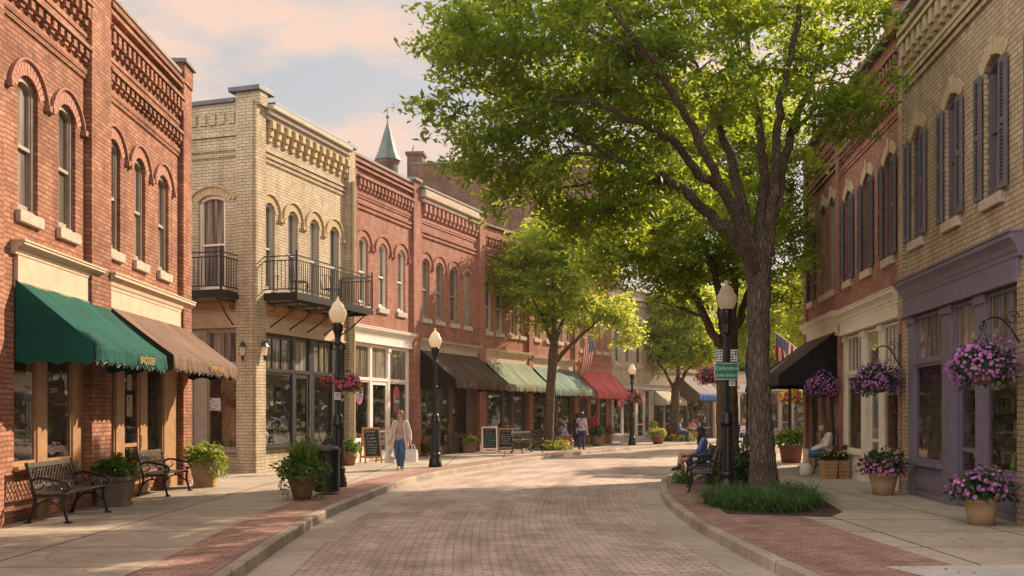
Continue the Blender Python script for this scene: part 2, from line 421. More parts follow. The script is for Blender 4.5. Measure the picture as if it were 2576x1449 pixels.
M['aw_sage'] = m_fabric('sage_canvas', (.2,.25,.15,1), var=.2)
M['aw_teal'] = m_fabric('dusty_teal_canvas', (.14,.22,.19,1), var=.3)
M['aw_red'] = m_fabric('red_canvas', (.6,.14,.14,1), var=.18)
M['aw_grey'] = m_fabric('grey_canvas', (.2,.17,.17,1), var=.2)
M['aw_blue'] = m_fabric('blue_canvas', (.02,.1,.32,1), var=.15)
M['aw_cream'] = m_fabric('pale_canvas', (.52,.45,.36,1), var=.15)
M['sign_green'] = m_plain('sign_green', (.005,.2,.11,1), .35, var=.08)
M['sign_white'] = m_plain('sign_white', (.72,.7,.66,1), .4, var=.08)
M['ink'] = m_plain('ink', (.02,.02,.022,1), .5, var=.1)
def flat(name, r, g, b, rough=.6): return m_plain(name, (r, g, b, 1), rough, var=.15, scale=9)
# Main street in evening light
SUN_E, SKY_S, EXPO = 5.0, .115, .87
CLOUD_LOC = (.3, .1, 0)
SKY_PALE = (2.45, 2.6, 2.68, 1); SKY_CLOUD = (4.7, 3.3, 2.62, 1); SKY_HAZE = (3.9, 3.3, 2.85, 1); SKY_FILL = (9.4, 9.0, 8.6, 1)
HAZE = .0004
# ---------------------------------------------------------------- camera, sun, sky
cam = bpy.data.cameras.new('camera'); cam.sensor_width = 36; cam.lens = 36*F/2576
cam.shift_y = (HY-724.5)/2576; cam.clip_end = 2000; cam.clip_start = .1
co = bpy.data.objects.new('camera', cam); C.objects.link(co); co.location = (0, 0, H); co.rotation_euler = (PI/2, 0, 0)
bpy.context.scene.camera = co

SUN_AZ, SUN_EL = 45.0, 31.0          # to the right of the view, above the horizon
sd = Vector((math.sin(R(SUN_AZ))*math.cos(R(SUN_EL)), math.cos(R(SUN_AZ))*math.cos(R(SUN_EL)), math.sin(R(SUN_EL))))
sun = bpy.data.lights.new('sun', 'SUN'); sun.energy = SUN_E; sun.angle = R(.55); sun.color = (1.0, .79, .585)
so = bpy.data.objects.new('sun', sun); C.objects.link(so); so.rotation_euler = sd.to_track_quat('Z', 'Y').to_euler(); so.location = (30, 30, 40)

def world():
    w = bpy.data.worlds.new('World'); bpy.context.scene.world = w; w.use_nodes = True
    t = NT.__new__(NT); t.t = w.node_tree; t.t.nodes.clear()
    out = t.n('ShaderNodeOutputWorld'); bg = t.n('ShaderNodeBackground')
    sky = t.n('ShaderNodeTexSky', sky_type='NISHITA', sun_disc=False, sun_elevation=R(SUN_EL), sun_rotation=R(SUN_AZ), air_density=1.0, dust_density=3.0, ozone_density=1.0)
    co = t.n('ShaderNodeTexCoord').outputs['Generated']
    sp = t.n('ShaderNodeSeparateXYZ'); t.l(co, sp.inputs[0])
    # clouds lie on a layer overhead: direction divided by its height
    zz = t.math('MAXIMUM', sp.outputs[2], .03); zz = t.math('ADD', zz, .22)
    cb = t.n('ShaderNodeCombineXYZ'); t.l(t.math('DIVIDE', sp.outputs[0], zz), cb.inputs[0]); t.l(t.math('DIVIDE', sp.outputs[1], zz), cb.inputs[1])
    mp = t.n('ShaderNodeMapping'); mp.inputs['Location'].default_value = CLOUD_LOC; mp.inputs['Scale'].default_value = (1.0, 1.35, 1); t.l(cb.outputs[0], mp.inputs['Vector'])
    n = t.noise(mp.outputs[0], 1.7, 8, .55)
    cl = t.ramp(n, [(.455, (0,0,0)), (.575, (1,1,1))])
    veil = t.noise(mp.outputs[0], .5, 4, .5)
    base = t.mix(.86, sky.outputs['Color'], SKY_PALE)
    base = t.mix(t.math('MULTIPLY', t.ramp(veil, [(.35, (0,0,0)), (.7, (1,1,1))]), .2), base, SKY_CLOUD)
    col = t.mix(t.math('MULTIPLY', cl, .88), base, SKY_CLOUD)
    # warm haze towards the horizon
    hz = t.ramp(sp.outputs[2], [(0.0, (.75,)*3), (.3, (0,)*3)])
    col = t.mix(hz, col, SKY_HAZE)
    # bright sky patch added behind the viewer, unseen, to fill the shaded right row
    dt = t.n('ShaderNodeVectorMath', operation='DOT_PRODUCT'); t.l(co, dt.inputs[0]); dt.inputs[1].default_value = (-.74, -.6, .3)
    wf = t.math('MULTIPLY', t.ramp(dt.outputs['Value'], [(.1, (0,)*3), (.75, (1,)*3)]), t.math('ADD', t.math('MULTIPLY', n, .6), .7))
    col = t.mix(wf, col, SKY_FILL)
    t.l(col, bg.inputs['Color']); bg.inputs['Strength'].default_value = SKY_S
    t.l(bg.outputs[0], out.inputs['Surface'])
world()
vs = bpy.context.scene.view_settings
bpy.context.scene.display_settings.display_device = 'sRGB'
vs.view_transform = 'Standard'; vs.look = 'None'; vs.gamma = 1.0; vs.exposure = EXPO
cy = bpy.context.scene.cycles
cy.max_bounces = 7; cy.transparent_max_bounces = 12; cy.caustics_reflective = False; cy.caustics_refractive = False; cy.sample_clamp_indirect = 6

# ---------------------------------------------------------------- street
KP = [((-2.3,-6),(3.9,-6)), ((-2.75,3),(3.4,3)), ((-2.9,7),(3.2,6.6)), ((-2.97,9.78),(3.08,9.4)), ((-3.13,13),(2.93,12.4)), ((-3.2,16.5),(2.9,15.4)),
      ((-3.0,20.3),(3.06,18.7)), ((-2.72,24),(3.42,21.9)), ((-2.0,27.8),(4.05,25.3)), ((-1.05,30.8),(5.1,28.2)), ((1.76,39.2),(7.5,36.3)),
      ((6.0,48.2),(11.3,45.0)), ((9.9,54.8),(14.8,51.2)), ((17,63),(21,58.4)), ((27,72),(30.6,67.2)), ((44,85),(47,80)), ((70,103),(73,98))]
def spline(pts, n):
    P = [Vector((p[0], p[1])) for p in pts]; out = []
    k = len(P)-1
    for i in range(n+1):
        t = k*i/n; a = min(int(t), k-1); u = t-a
        p0 = P[a-1] if a else P[0]*2-P[1]; p1, p2 = P[a], P[a+1]; p3 = P[a+2] if a+2 <= k else P[k]*2-P[k-1]
        out.append(.5*((2*p1)+(p2-p0)*u+(2*p0-5*p1+4*p2-p3)*u*u+(3*p1-p0-3*p2+p3)*u**3))
    return out
NS = 170
KL = spline([p[0] for p in KP], NS); KR = spline([p[1] for p in KP], NS)
def normals(P):
    out = []
    for i in range(len(P)):
        d = (P[min(i+1, len(P)-1)]-P[max(i-1, 0)]).normalized(); out.append(Vector((d.y, -d.x)))   # to the right
    return out
NL, NR = normals(KL), normals(KR)
def arc(P):
    s = [0.0]
    for i in range(1, len(P)): s.append(s[-1]+(P[i]-P[i-1]).length)
    return s
SL, SR = arc(KL), arc(KR)

def strip(name, mat, P, N, S, offs, zs, flipuv=False):
    """ribbon along a kerb line; offs to the right of it, one height for each"""
    mb = MB(); uv = []; k = len(offs)
    for i in range(len(P)):
        for o, z in zip(offs, zs):
            q = P[i]+N[i]*o; mb.v.append((q.x, q.y, z)); uv.append((o, S[i]) if not flipuv else (S[i], o))
    for i in range(len(P)-1):
        for j in range(k-1):
            mb.f.append([i*k+j, i*k+j+1, (i+1)*k+j+1, (i+1)*k+j]); mb.m.append(0); mb.sm.append(False)
    return tag(mb.build(name, mat, uv=uv), kind='structure')

g = MB(); g.quad((-150,-40,-.17), (170,-40,-.17), (170,240,-.17), (-150,240,-.17))
tag(g.build('ground', M['asphalt'], uv=[(0,0),(800,0),(800,760),(0,760)]), kind='structure')
# brick carriageway between the two gutters, with a slight crown
mb = MB(); uv = []; K = 10
mid = [(a+b)/2 for a, b in zip(KL, KR)]; SM = arc(mid)
for i in range(NS+1):
    a = KL[i]+NL[i]*.64; b = KR[i]-NR[i]*.64; w = (b-a).length
    for j in range(K+1):
        q = a.lerp(b, j/K); mb.v.append((q.x, q.y, -.128+.05*(1-(2*j/K-1)**2))); uv.append((j/K*w-w/2, SM[i]))
for i in range(NS):
    for j in range(K):
        p = i*(K+1)+j; mb.f.append([p, p+1, p+K+2, p+K+1]); mb.m.append(0); mb.sm.append(True)
tag(mb.build('road', M['road'], uv=uv), kind='structure')
strip('gutter', M['gutter'], KL, NL, SL, [.14, .66], [-.135, -.124])
strip('gutter', M['gutter'], KR, NR, SR, [-.66, -.14], [-.124, -.135])
strip('kerb', M['kerb'], KL, NL, SL, [-.02, 0, .12, .145, .16], [-.03, .008, .008, -.008, -.16])
strip('kerb', M['kerb'], KR, NR, SR, [-.16, -.145, -.12, 0, .02], [-.16, -.008, .008, .008, -.03])
strip('brick_verge', M['paver'], KL, NL, SL, [-.8, -.01], [.004, .004])
strip('brick_verge', M['paver'], KR, NR, SR, [.01, 1.62], [.004, .004])
def sheet(name, mat, outline, z):
    bm = bmesh.new(); vs_ = [bm.verts.new((x, y, z)) for x, y in outline]
    bmesh.ops.triangle_fill(bm, edges=[bm.edges.new((vs_[i], vs_[(i+1) % len(vs_)])) for i in range(len(vs_))], use_beauty=True)
    for f in bm.faces:
        if f.normal.z < 0: f.normal_flip()
    me = bpy.data.meshes.new(name); uvl = bm.loops.layers.uv.new('UVMap')
    for f in bm.faces:
        for l in f.loops: l[uvl].uv = (l.vert.co.x+.3, l.vert.co.y+.5)
    bm.to_mesh(me); bm.free(); me.materials.append(mat)
    return tag(link(name, me), kind='structure')
sheet('sidewalk', M['concrete'], [(p.x, p.y) for p in KL] + [(-60, 103), (-60, -6)], 0)
sheet('sidewalk', M['concrete'], [(p.x, p.y) for p in KR] + [(80, 90), (60, -6)], 0)
# pale slab let into the right-hand brick verge
sheet('sidewalk_patch', M['pale_slab'], [(3.86,10.35), (5.2,10.45), (6.9,10.5), (6.95,8.75), (4.32,8.7)], .008)

# ---------------------------------------------------------------- facades
class Fac:
    """a building front from A to B, read left to right from the street; local x along it, y into the building"""
    def __init__(s, name, label, cat, A, B, group=None):
        s.A, s.B = Vector(A[:2]), Vector(B[:2]); s.d = (s.B-s.A).normalized(); s.L = (s.B-s.A).length
        s.n = Vector((-s.d.y, s.d.x)); s.rz = math.atan2(s.d.y, s.d.x)
        s.root = thing(name, label, cat, (s.A.x, s.A.y, 0), s.rz, group); s.M = None; s.holes = []
    def side(s, A, B):
        """another front of the same building"""
        o = Fac.__new__(Fac); o.A, o.B = Vector(A[:2]), Vector(B[:2]); o.d = (o.B-o.A).normalized(); o.L = (o.B-o.A).length
        o.n = Vector((-o.d.y, o.d.x)); o.rz = math.atan2(o.d.y, o.d.x); o.root = s.root; o.holes = []
        W = lambda f: Matrix.Translation((f.A.x, f.A.y, 0)) @ Matrix.Rotation(f.rz, 4, 'Z')
        o.M = W(s).inverted() @ W(o); return o
    def w(s, u, v=0.0, z=0.0):
        p = s.A+s.d*u+s.n*v; return Vector((p.x, p.y, z))
    def part(s, name, mb, mats, parent=None, **kw):
        o = mb.build(name, mats, parent or s.root, **kw)
        if s.M is not None and parent is None: o.matrix_basis = s.M
        return o
    def arch(s, u0, u1, z1, r, n=10):
        """points of a segmental arch, left to right, and its centre and radius"""
        hw = (u1-u0)/2; rad = (hw*hw+r*r)/(2*r); zc = z1-rad; a = math.asin(min(1, hw/rad)); uc = (u0+u1)/2
        return [(uc+rad*math.sin(-a+2*a*i/n), zc+rad*math.cos(-a+2*a*i/n)) for i in range(n+1)], uc, zc, rad, a
    def wall(s, h, mat, pil=(), extra=None, depth=9.0, reveal=.16, name='wall', y=0.0, shell=True, left=True):
        """brick skin with its openings; pil = pilasters (u0, u1, z0, z1, proud)"""
        mb = MB(); xs = sorted({0.0, s.L} | {v for q in s.holes for v in q[:2]}); zs = sorted({-.02, h} | {v for q in s.holes for v in q[2:4]})
        for a, b in zip(xs, xs[1:]):
            for c, d in zip(zs, zs[1:]):
                mx, mz = (a+b)/2, (c+d)/2
                if not any(q[0] < mx < q[1] and q[2] < mz < q[3] for q in s.holes): mb.quad((a,y,c), (b,y,c), (b,y,d), (a,y,d))
        for u0, u1, z0, z1, r in s.holes:
            if r:
                P = s.arch(u0, u1, z1, r)[0]
                for (xa, za), (xb, zb) in zip(P, P[1:]): mb.quad((xa,y,za), (xb,y,zb), (xb,y,z1), (xa,y,z1))
            else: P = [(u0, z1), (u1, z1)]
            path = [(u0, z0)] + P + [(u1, z0)]
            for (xa, za), (xb, zb) in zip(path, path[1:]): mb.quad((xa,y,za), (xa,y+reveal,za), (xb,y+reveal,zb), (xb,y,zb))
            if z0 > .1: mb.quad((u0,y,z0), (u1,y,z0), (u1,y+reveal,z0), (u0,y+reveal,z0))
        if shell:
            left and mb.quad((0,0,0), (0,0,h), (0,depth,h), (0,depth,0)); mb.quad((s.L,0,0), (s.L,depth,0), (s.L,depth,h), (s.L,0,h))
            mb.quad((0,depth,0), (0,depth,h), (s.L,depth,h), (s.L,depth,0))
            mb.quad((0,.35,h), (s.L,.35,h), (s.L,.35,h-.6), (0,.35,h-.6))
        for u0, u1, z0, z1, pr in pil: mb.box(u0, u1, y-pr, y+.002, z0, z1)
        if extra: extra(mb)
        o = s.part(name, mb, mat)
        if shell:
            r_ = MB(); r_.quad((.01,.34,h-.6), (s.L-.01,.34,h-.6), (s.L-.01,depth-.01,h-.75), (.01,depth-.01,h-.75)); s.part('roof', r_, M['roof'])
        return o
    def coping(s, u0, u1, z, mat, th=.09, over=.09, depth=.42, name='coping'):
        mb = MB(); mb.box(u0, u1, -over, depth, z, z+th); s.part(name, mb, mat, bevel=.015)
    def window(s, u0, u1, z0, z1, frame, pane, rise=.12, hood=None, sill='stone', shut=None, sash=True, curtain=None, y=0.0):
        s.holes.append((u0, u1, z0, z1, rise)); n = 10
        P = s.arch(u0, u1, z1, rise, n)[0] if rise else [(u0, z1), (u1, z1)]
        mb = MB(); fw, d0, d1 = .075, y+.06, y+.15
        mb.box(u0, u0+fw, d0, d1, z0+.05, P[0][1]-.002); mb.box(u1-fw, u1, d0, d1, z0+.05, P[-1][1]-.002)
        mb.box(u0, u1, d0-.02, d1, z0, z0+.06)
        for (xa, za), (xb, zb) in zip(P, P[1:]):
            mb.prism([(xa, za-.09), (xb, zb-.09), (xb, zb), (xa, za)], d0, d1)
        zm = z0+(z1-z0)*.47
        if sash:
            mb.box(u0+fw, u1-fw, d0+.02, d1+.02, zm, zm+.055)
            for a in (u0+fw, u1-fw-.035): mb.box(a, a+.035, d0+.045, d1+.02, z0+.06, zm); mb.box(a, a+.03, d0+.025, d1, zm+.055, P[0][1]-.05)
            mb.box(u0+fw+.035, u1-fw-.035, d0+.045, d1+.02, z0+.06, z0+.14)
        w = s.part('window', mb, frame)
        g = MB()
        if pane is M['pane']: pane = M[('pane', 'pane_dim', 'pane', 'pane_blind', 'pane_lite')[int(u0*37+s.L*11) % 5]]
        pts = [(u0+.03, z0+.05)] + [(x, z-.03) for x, z in (P if rise else [(u0+.03, z1), (u1-.03, z1)])][::-1][::1]
        pts = [(u0+.02, z0+.05), (u1-.02, z0+.05)] + [(min(max(x, u0+.02), u1-.02), z-.03) for x, z in P[::-1]]
        g.poly([(x, d1-.015, z) for x, z in pts]); s.part('pane', g, pane, w)
        if sill:
            b = MB(); b.box(u0-.07, u1+.07, y-.075, y+.1, z0-.175, z0-.003); s.part('sill', b, M[sill], w, bevel=.012)
        if hood and rise:
            b = MB(); _, uc, zc, rad, a = s.arch(u0, u1, z1, rise)
            kind, m1, m2 = hood
            if kind == 'brick':
                nb = 13; a2 = a+.1/rad
                for i in range(nb):
                    t0, t1 = -a2+2*a2*i/nb+.006/rad, -a2+2*a2*(i+1)/nb-.006/rad
                    q = [(uc+r*math.sin(t), zc+r*math.cos(t)) for r, t in ((rad+.004, t0), (rad+.004, t1), (rad+.19, t1), (rad+.19, t0))]
                    b.prism(q, y-.014, y+.01)
                b.mi = 1; a3 = a+.16/rad; nb = 14
                for i in range(nb):
                    t0, t1 = -a3+2*a3*i/nb, -a3+2*a3*(i+1)/nb
                    for r0, r1, pr in ((.2, .225, .025), (.225, .258, .055)):
                        b.prism([(uc+r*math.sin(t), zc+r*math.cos(t)) for r, t in ((rad+r0, t0), (rad+r0, t1), (rad+r1, t1), (rad+r1, t0))], y-pr, y+.005)
                for sg in (-1, 1):
                    t = sg*a3; x, z = uc+(rad+.235)*math.sin(t), zc+(rad+.235)*math.cos(t); b.box(x-.045, x+.045, y-.08, y+.004, z-.07, z+.02)
            else:
                nb = 9; a2 = a+.05/rad
                for i in range(nb):
                    t0, t1 = -a2+2*a2*i/nb+.004/rad, -a2+2*a2*(i+1)/nb-.004/rad; key = i == nb//2
                    q = [(uc+r*math.sin(t), zc+r*math.cos(t)) for r, t in ((rad+.004, t0), (rad+.004, t1), (rad+(.31 if key else .24), t1), (rad+(.31 if key else .24), t0))]
                    b.prism(q, y-(.05 if key else .02), y+.01)
            s.part('hood', b, [m1, m2], w)
        if shut:
            sw = min((u1-u0)*.36, .25); zt = P[0][1]-.02
            for sg in (-1, 1):
                b = MB(); x0 = (u0-sw-.01) if sg < 0 else (u1+.01); x1 = x0+sw
                for e in ((x0, x0+.05), (x1-.05, x1)): b.box(*e, y-.085, y-.035, z0+.02, zt)
                for e in ((z0+.02, z0+.12), (zm-.04, zm+.06), (zt-.1, zt)): b.box(x0+.05, x1-.05, y-.08, y-.04, *e)
                zz = z0+.14
                while zz < zt-.12:
                    if not zm-.07 < zz < zm+.06:
                        b.quad((x0+.05, y-.08, zz), (x1-.05, y-.08, zz), (x1-.05, y-.045, zz+.05), (x0+.05, y-.045, zz+.05))
                        b.quad((x0+.05, y-.08, zz-.008), (x1-.05, y-.08, zz-.008), (x1-.05, y-.08, zz), (x0+.05, y-.08, zz))
                    zz += .055
                b.box(x0+.04, x1-.04, y-.046, y-.04, z0+.03, zt-.01)
                s.part('shutter', b, shut, w)
        return w
    def dentils(s, name, mat, u0, u1, z0, z1, pitch, wid, proud, cap=True, base=.05, bevel=0):
        """corbel table: blocks with gaps, a projecting course above and a thin one below"""
        mb = MB(); n = max(1, int((u1-u0)/pitch)); p = (u1-u0)/n
        for i in range(n):
            a = u0+p*(i+.5)-wid/2
            mb.box(a, a+wid, -proud, .002, z0+(z1-z0)*.33, z1); mb.box(a+.004, a+wid-.004, -proud*.6, .002, z0, z0+(z1-z0)*.33)
        if cap: mb.box(u0-.01, u1+.01, -proud-.035, .002, z1, z1+.075); mb.box(u0, u1, -proud*.5, .002, z1+.075, z1+.16)
        if base: mb.box(u0, u1, -base, .002, z0-.2, z0-.12); mb.box(u0, u1, -base*.6, .002, z0-.28, z0-.2)
        return s.part(name, mb, mat)
    def course(s, mat, rows, name='string_course'):
        for u0, u1, z0, z1, pr in rows:
            mb = MB(); mb.box(u0, u1, -pr, .002, z0, z1); s.part(name, mb, mat)
    def fascia(s, u0, u1, z0, z1, zc, mat, name='fascia', out=.13):
        """shop sign board with a moulded cornice on top"""
        mb = MB(); mb.box(u0, u1, -.06, .05, z0, z1); mb.box(u0, u1, -.085, -.058, z0, z0+.06); o = s.part(name, mb, mat, bevel=.006)
        c = MB(); h = zc-z1
        prof = [(0, 0), (-.07, 0), (-.075, h*.2), (-.095, h*.28), (-.11, h*.5), (-.16, h*.68), (-.2, h*.78), (-.2, h*.95), (-.19, h), (0, h)]
        n = len(prof)
        c.add([(u0-.1, y*out/.13, z1+z) for y, z in prof] + [(u1+.1, y*out/.13, z1+z) for y, z in prof],
              [tuple(range(n)), tuple(range(2*n-1, n-1, -1))] + [(i, i+n, (i+1) % n+n, (i+1) % n) for i in range(n)])
        c.box(u0-.12, u1+.12, -.215*out/.13, .01, zc+.001, zc+.03)
        s.part('cornice', c, mat, o)
        return o
    def store(s, u0, u1, zt, items, frame, room='room', zb=.0, sill=.72, transom=None, bulk=None, mull=3, dark=None, deep=1.25, y0=.05, trframe=None):
        """shop front: items = (kind, u0, u1); whatever lies between them is post"""
        s.holes.append((u0, u1, -.02, zt, 0)); ft = transom[0] if transom else zt
        posts = MB(); cur = u0; edges = []
        for k, a, b in sorted(items, key=lambda q: q[1]) + [('end', u1, u1)]:
            if a-cur > .012: edges.append((cur, a))
            cur = b
        for a, b in edges:
            posts.box(a, b, y0-.025, y0+.1, .0, zt)
            if b-a > .16: posts.box(a-.015, b+.015, y0-.05, y0-.023, .0, .22); posts.box(a-.02, b+.02, y0-.065, y0-.023, zt-.2, zt-.06)
        posts.box(u0, u1, y0-.02, y0+.1, zt-.05, zt-.001)
        s.part('door_post', posts, frame, bevel=.006)
        for k, a, b in items:
            mb = MB()
            if k == 'win':
                fw = .05
                mb.box(a, a+fw, y0, y0+.07, sill, ft); mb.box(b-fw, b, y0, y0+.07, sill, ft); mb.box(a+fw, b-fw, y0, y0+.07, sill, sill+.07); mb.box(a+fw, b-fw, y0, y0+.07, ft-.06, ft)
                mb.box(a-.02, b+.02, y0-.12, y0+.05, sill-.07, sill-.001)
                o = s.part('display_window', mb, frame)
                g = MB(); g.quad((a+fw*.5, y0+.02, sill+.02), (b-fw*.5, y0+.02, sill+.02), (b-fw*.5, y0+.02, ft-.03), (a+fw*.5, y0+.02, ft-.03)); s.part('pane', g, M['glass'], o)
                dr = MB(); rd = random.Random(int(a*131+sill*77+s.L*7)); x = a+.12
                for _ in range(3):           # cloths and strings of goods hung close behind the glass
                    w_ = rd.uniform(.1, .22); xx = rd.uniform(a+.1, b-.1-w_); zt_ = ft-rd.uniform(.15, .5); hh = rd.uniform(.25, .7); dr.mi = rd.randrange(8); yy = y0+rd.uniform(.3, .7)
                    dr.prism([(xx, zt_), (xx+w_, zt_), (xx+w_*rd.uniform(.8, 1.3), zt_-hh), (xx+w_*.5, zt_-hh*1.08), (xx-w_*.2, zt_-hh*.96)], yy, yy+.02); dr.tube([(xx+w_/2, yy+.01, zt_), (xx+w_/2, yy+.01, zt-.1)], .004, 4)
                while x < b-.1:
                    dr.mi = rd.randrange(8); k_ = rd.random(); hh = rd.uniform(.08, .4); w_ = rd.uniform(.04, .1)
                    if k_ < .4: dr.lathe([(w_*.6, 0), (w_, hh*.35), (w_*.4, hh*.7), (w_*.55, hh)], 9, (x, y0+rd.uniform(.22, .6), sill-.03))
                    elif k_ < .75: dr.box(x-w_, x+w_, y0+.25, y0+.25+w_, sill-.03, sill-.03+hh)
                    else: dr.ball((x, y0+.4, sill+.02+w_), w_*1.1, 8, 6)
                    x += rd.uniform(.1, .3)
                s.part('window_dressing', dr, [M['stock_a'], M['stock_b'], M['stock_c'], M['stock_d'], M['dress_teal'], M['dress_pink'], M['dress_white'], M['dress_lime']], o)['kind'] = 'stuff'
                bk = MB(); bk.box(a, b, y0-.01, y0+.06, 0, sill-.07)
                if not bulk:
                    bk.box(a+.08, b-.08, y0-.03, y0-.012, .16, sill-.2); bk.box(a+.13, b-.13, y0-.042, y0-.03, .22, sill-.26); bk.box(a, b, y0-.04, y0-.012, 0, .1)
                s.part('bulkhead', bk, bulk or frame, o)
            else:
                fw = .1
                yd = y0+(.0 if k == 'door' else .1)
                mb.box(a, a+fw, yd, yd+.05, .02, ft); mb.box(b-fw, b, yd, yd+.05, .02, ft); mb.box(a+fw, b-fw, yd, yd+.05, ft-.13, ft); mb.box(a+fw, b-fw, yd, yd+.05, .02, .34 if k == 'door' else .62)
                mb.box(a+fw, b-fw, yd+.005, yd+.045, .95, 1.02)
                if k == 'recess':
                    mb.box(a-.004, a+.002, y0+.1, yd, 0, zt-.05); mb.box(b-.002, b+.004, y0+.1, yd, 0, zt-.05)
                o = s.part('door', mb, frame if not dark else dark)
                g = MB(); g.quad((a+fw, yd+.025, .34), (b-fw, yd+.025, .34), (b-fw, yd+.025, ft-.13), (a+fw, yd+.025, ft-.13)); s.part('pane', g, M['glass'], o)
                h = MB(); h.tube([(b-fw*.6, yd-.01, .9), (b-fw*.6, yd-.06, .92), (b-fw*.6, yd-.06, 1.16), (b-fw*.6, yd-.01, 1.18)], .012, 6); s.part('handle', h, M['gold'], o)
            if transom:
                z0, z1 = transom; t = MB(); f2 = .055; mz0 = z0+.02
                t.box(a, b, y0-.03, y0+.09, z0-.0, z0+.1); t.box(a, a+f2, y0, y0+.07, z0+.1, z1); t.box(b-f2, b, y0, y0+.07, z0+.1, z1); t.box(a+f2, b-f2, y0, y0+.07, z1-.06, z1)
                m_ = mull if k == 'win' else 1
                for i in range(1, m_):
                    x = a+f2+(b-a-2*f2)*i/m_; t.box(x-.016, x+.016, y0+.015, y0+.06, z0+.1, z1-.06)
                o = s.part('transom', t, trframe or frame); g = MB(); g.quad((a+f2*.5, y0+.04, z0+.08), (b-f2*.5, y0+.04, z0+.08), (b-f2*.5, y0+.04, z1-.03), (a+f2*.5, y0+.04, z1-.03)); s.part('pane', g, M['pane_lite'] if k == 'win' else M['pane'], o)
        r = MB(); x0, x1, ya, yb, zc = u0+.02, u1-.02, y0+.12, y0+deep, zt-.02
        r.quad((x0,yb,.0), (x1,yb,.0), (x1,yb,zc), (x0,yb,zc)); r.quad((x0,ya,.01), (x0,yb,.01), (x0,yb,zc), (x0,ya,zc)); r.quad((x1,yb,.01), (x1,ya,.01), (x1,ya,zc), (x1,yb,zc))
        r.quad((x0,ya,.01), (x1,ya,.01), (x1,yb,.01), (x0,yb,.01)); r.quad((x0,yb,zc), (x1,yb,zc), (x1,ya,zc), (x0,ya,zc))
        s.part('shop_room', r, M[room])
        # window bench and a run of shelves at the back of the shop
        r = MB()
        for k, a, b in items:
            if k == 'win': r.box(a+.03, b-.03, y0+.14, y0+.75, sill-.12, sill-.03)
        for z in (.7, 1.15, 1.6, 2.05):
            r.box(x0+.1, x1-.1, yb-.36, yb-.02, z, z+.03)
        rr = random.Random(int(u0*97+s.L*13))
        r2 = MB()
        for z in (.73, 1.18, 1.63, 2.08):
            x = x0+.15
            while x < x1-.3:
                w_ = rr.uniform(.08, .28); hh = rr.uniform(.1, .36)
                if rr.random() < .75: r.mi = rr.choice((1, 2, 3, 4, 5)); r.box(x, x+w_, yb-.3, yb-.1, z, z+hh)
                x += w_+rr.uniform(.02, .12)
        s.part('shop_shelf', r, [M['taupe'], M['stock_a'], M['stock_b'], M['stock_c'], M['stock_d'], M['stock_e']])

M['dress_teal'] = flat('dressing_teal', .06, .32, .34); M['dress_pink'] = flat('dressing_pink', .55, .16, .22); M['dress_white'] = flat('dressing_white', .65, .6, .54); M['dress_lime'] = flat('dressing_lime', .3, .38, .08)
M['stock_a'] = flat('stock_cream', .5, .4, .28); M['stock_b'] = flat('stock_rust', .35, .12, .05); M['stock_c'] = flat('stock_blue', .08, .14, .22)
M['stock_d'] = flat('stock_green', .1, .17, .07); M['stock_e'] = flat('stock_dark', .05, .04, .035)
M['v_red'] = m_plain('red_voussoir', (.44,.21,.145,1), .9, var=.4, scale=11, bump=.4)
M['v_rose'] = m_plain('rose_voussoir', (.43,.21,.155,1), .9, var=.4, scale=11, bump=.4)
M['v_cream'] = m_plain('cream_voussoir', (.55,.43,.25,1), .9, var=.25, scale=11, bump=.4)
M['v_dark'] = m_plain('sooty_drip_mould', (.36,.17,.12,1), .9, var=.5, scale=9, bump=.4)
M['v_tan'] = m_plain('tan_voussoir', (.5,.38,.22,1), .9, var=.25, scale=11, bump=.4)
HB = lambda a, b: ('brick', M[a], M[b])
HS = lambda a: ('stone', M[a], M[a])
def ext(P, Q, Y):
    t = (Y-P[1])/(Q[1]-P[1]); return (P[0]+t*(Q[0]-P[0]), Y)
p_, q_ = gp(0, 1324), gp(470, 1215.5)

# ---- red brick corner shop, left
b1 = Fac('brick_shop', 'large red brick two storey shop with corbelled cornice behind the green and brown awnings', 'building', ext(p_, q_, 4.5), q_)
s1 = lambda u: u+2.5
W_ = [(7.62,8.27),(9.0,9.66),(11.03,11.69),(12.42,13.05),(13.82,14.5),(6.1,6.75)]
for a, b in W_: b1.window(s1(a), s1(b), 4.6, 6.66, M['greyframe'], M['pane'], .17, HB('v_red', 'v_dark'))
b1.store(s1(7.5), s1(10.07), 3.5, [('win', s1(7.52), s1(8.32)), ('win', s1(8.66), s1(9.62))], M['tanframe'], bulk=M['brick_red'], sill=.82)
b1.store(s1(10.98), s1(15.2), 3.5, [('win', s1(11.02), s1(11.55)), ('door', s1(11.95), s1(12.85)), ('win', s1(13.25), s1(14.3))], M['tanframe'], bulk=M['brick_red'], sill=.72)
b1.wall(9.15, M['brick_red'], pil=[(s1(10.07), s1(10.95), 0, 9.148, .11), (s1(15.2), b1.L, 0, 9.0, .11), (s1(5.2), s1(7.0), 0, 9.0, .1)],
        extra=lambda mb: (mb.box(0, s1(10.5), .0, .34, 9.15, 9.9), mb.box(b1.L-.62, b1.L+.02, -.14, .4, 9.0, 9.42)))
b1.coping(s1(10.5), b1.L-.63, 9.16, M['cement']); b1.coping(0, s1(10.52), 9.9, M['cement']); b1.coping(b1.L-.68, b1.L+.08, 9.42, M['flash'], .1, .2)
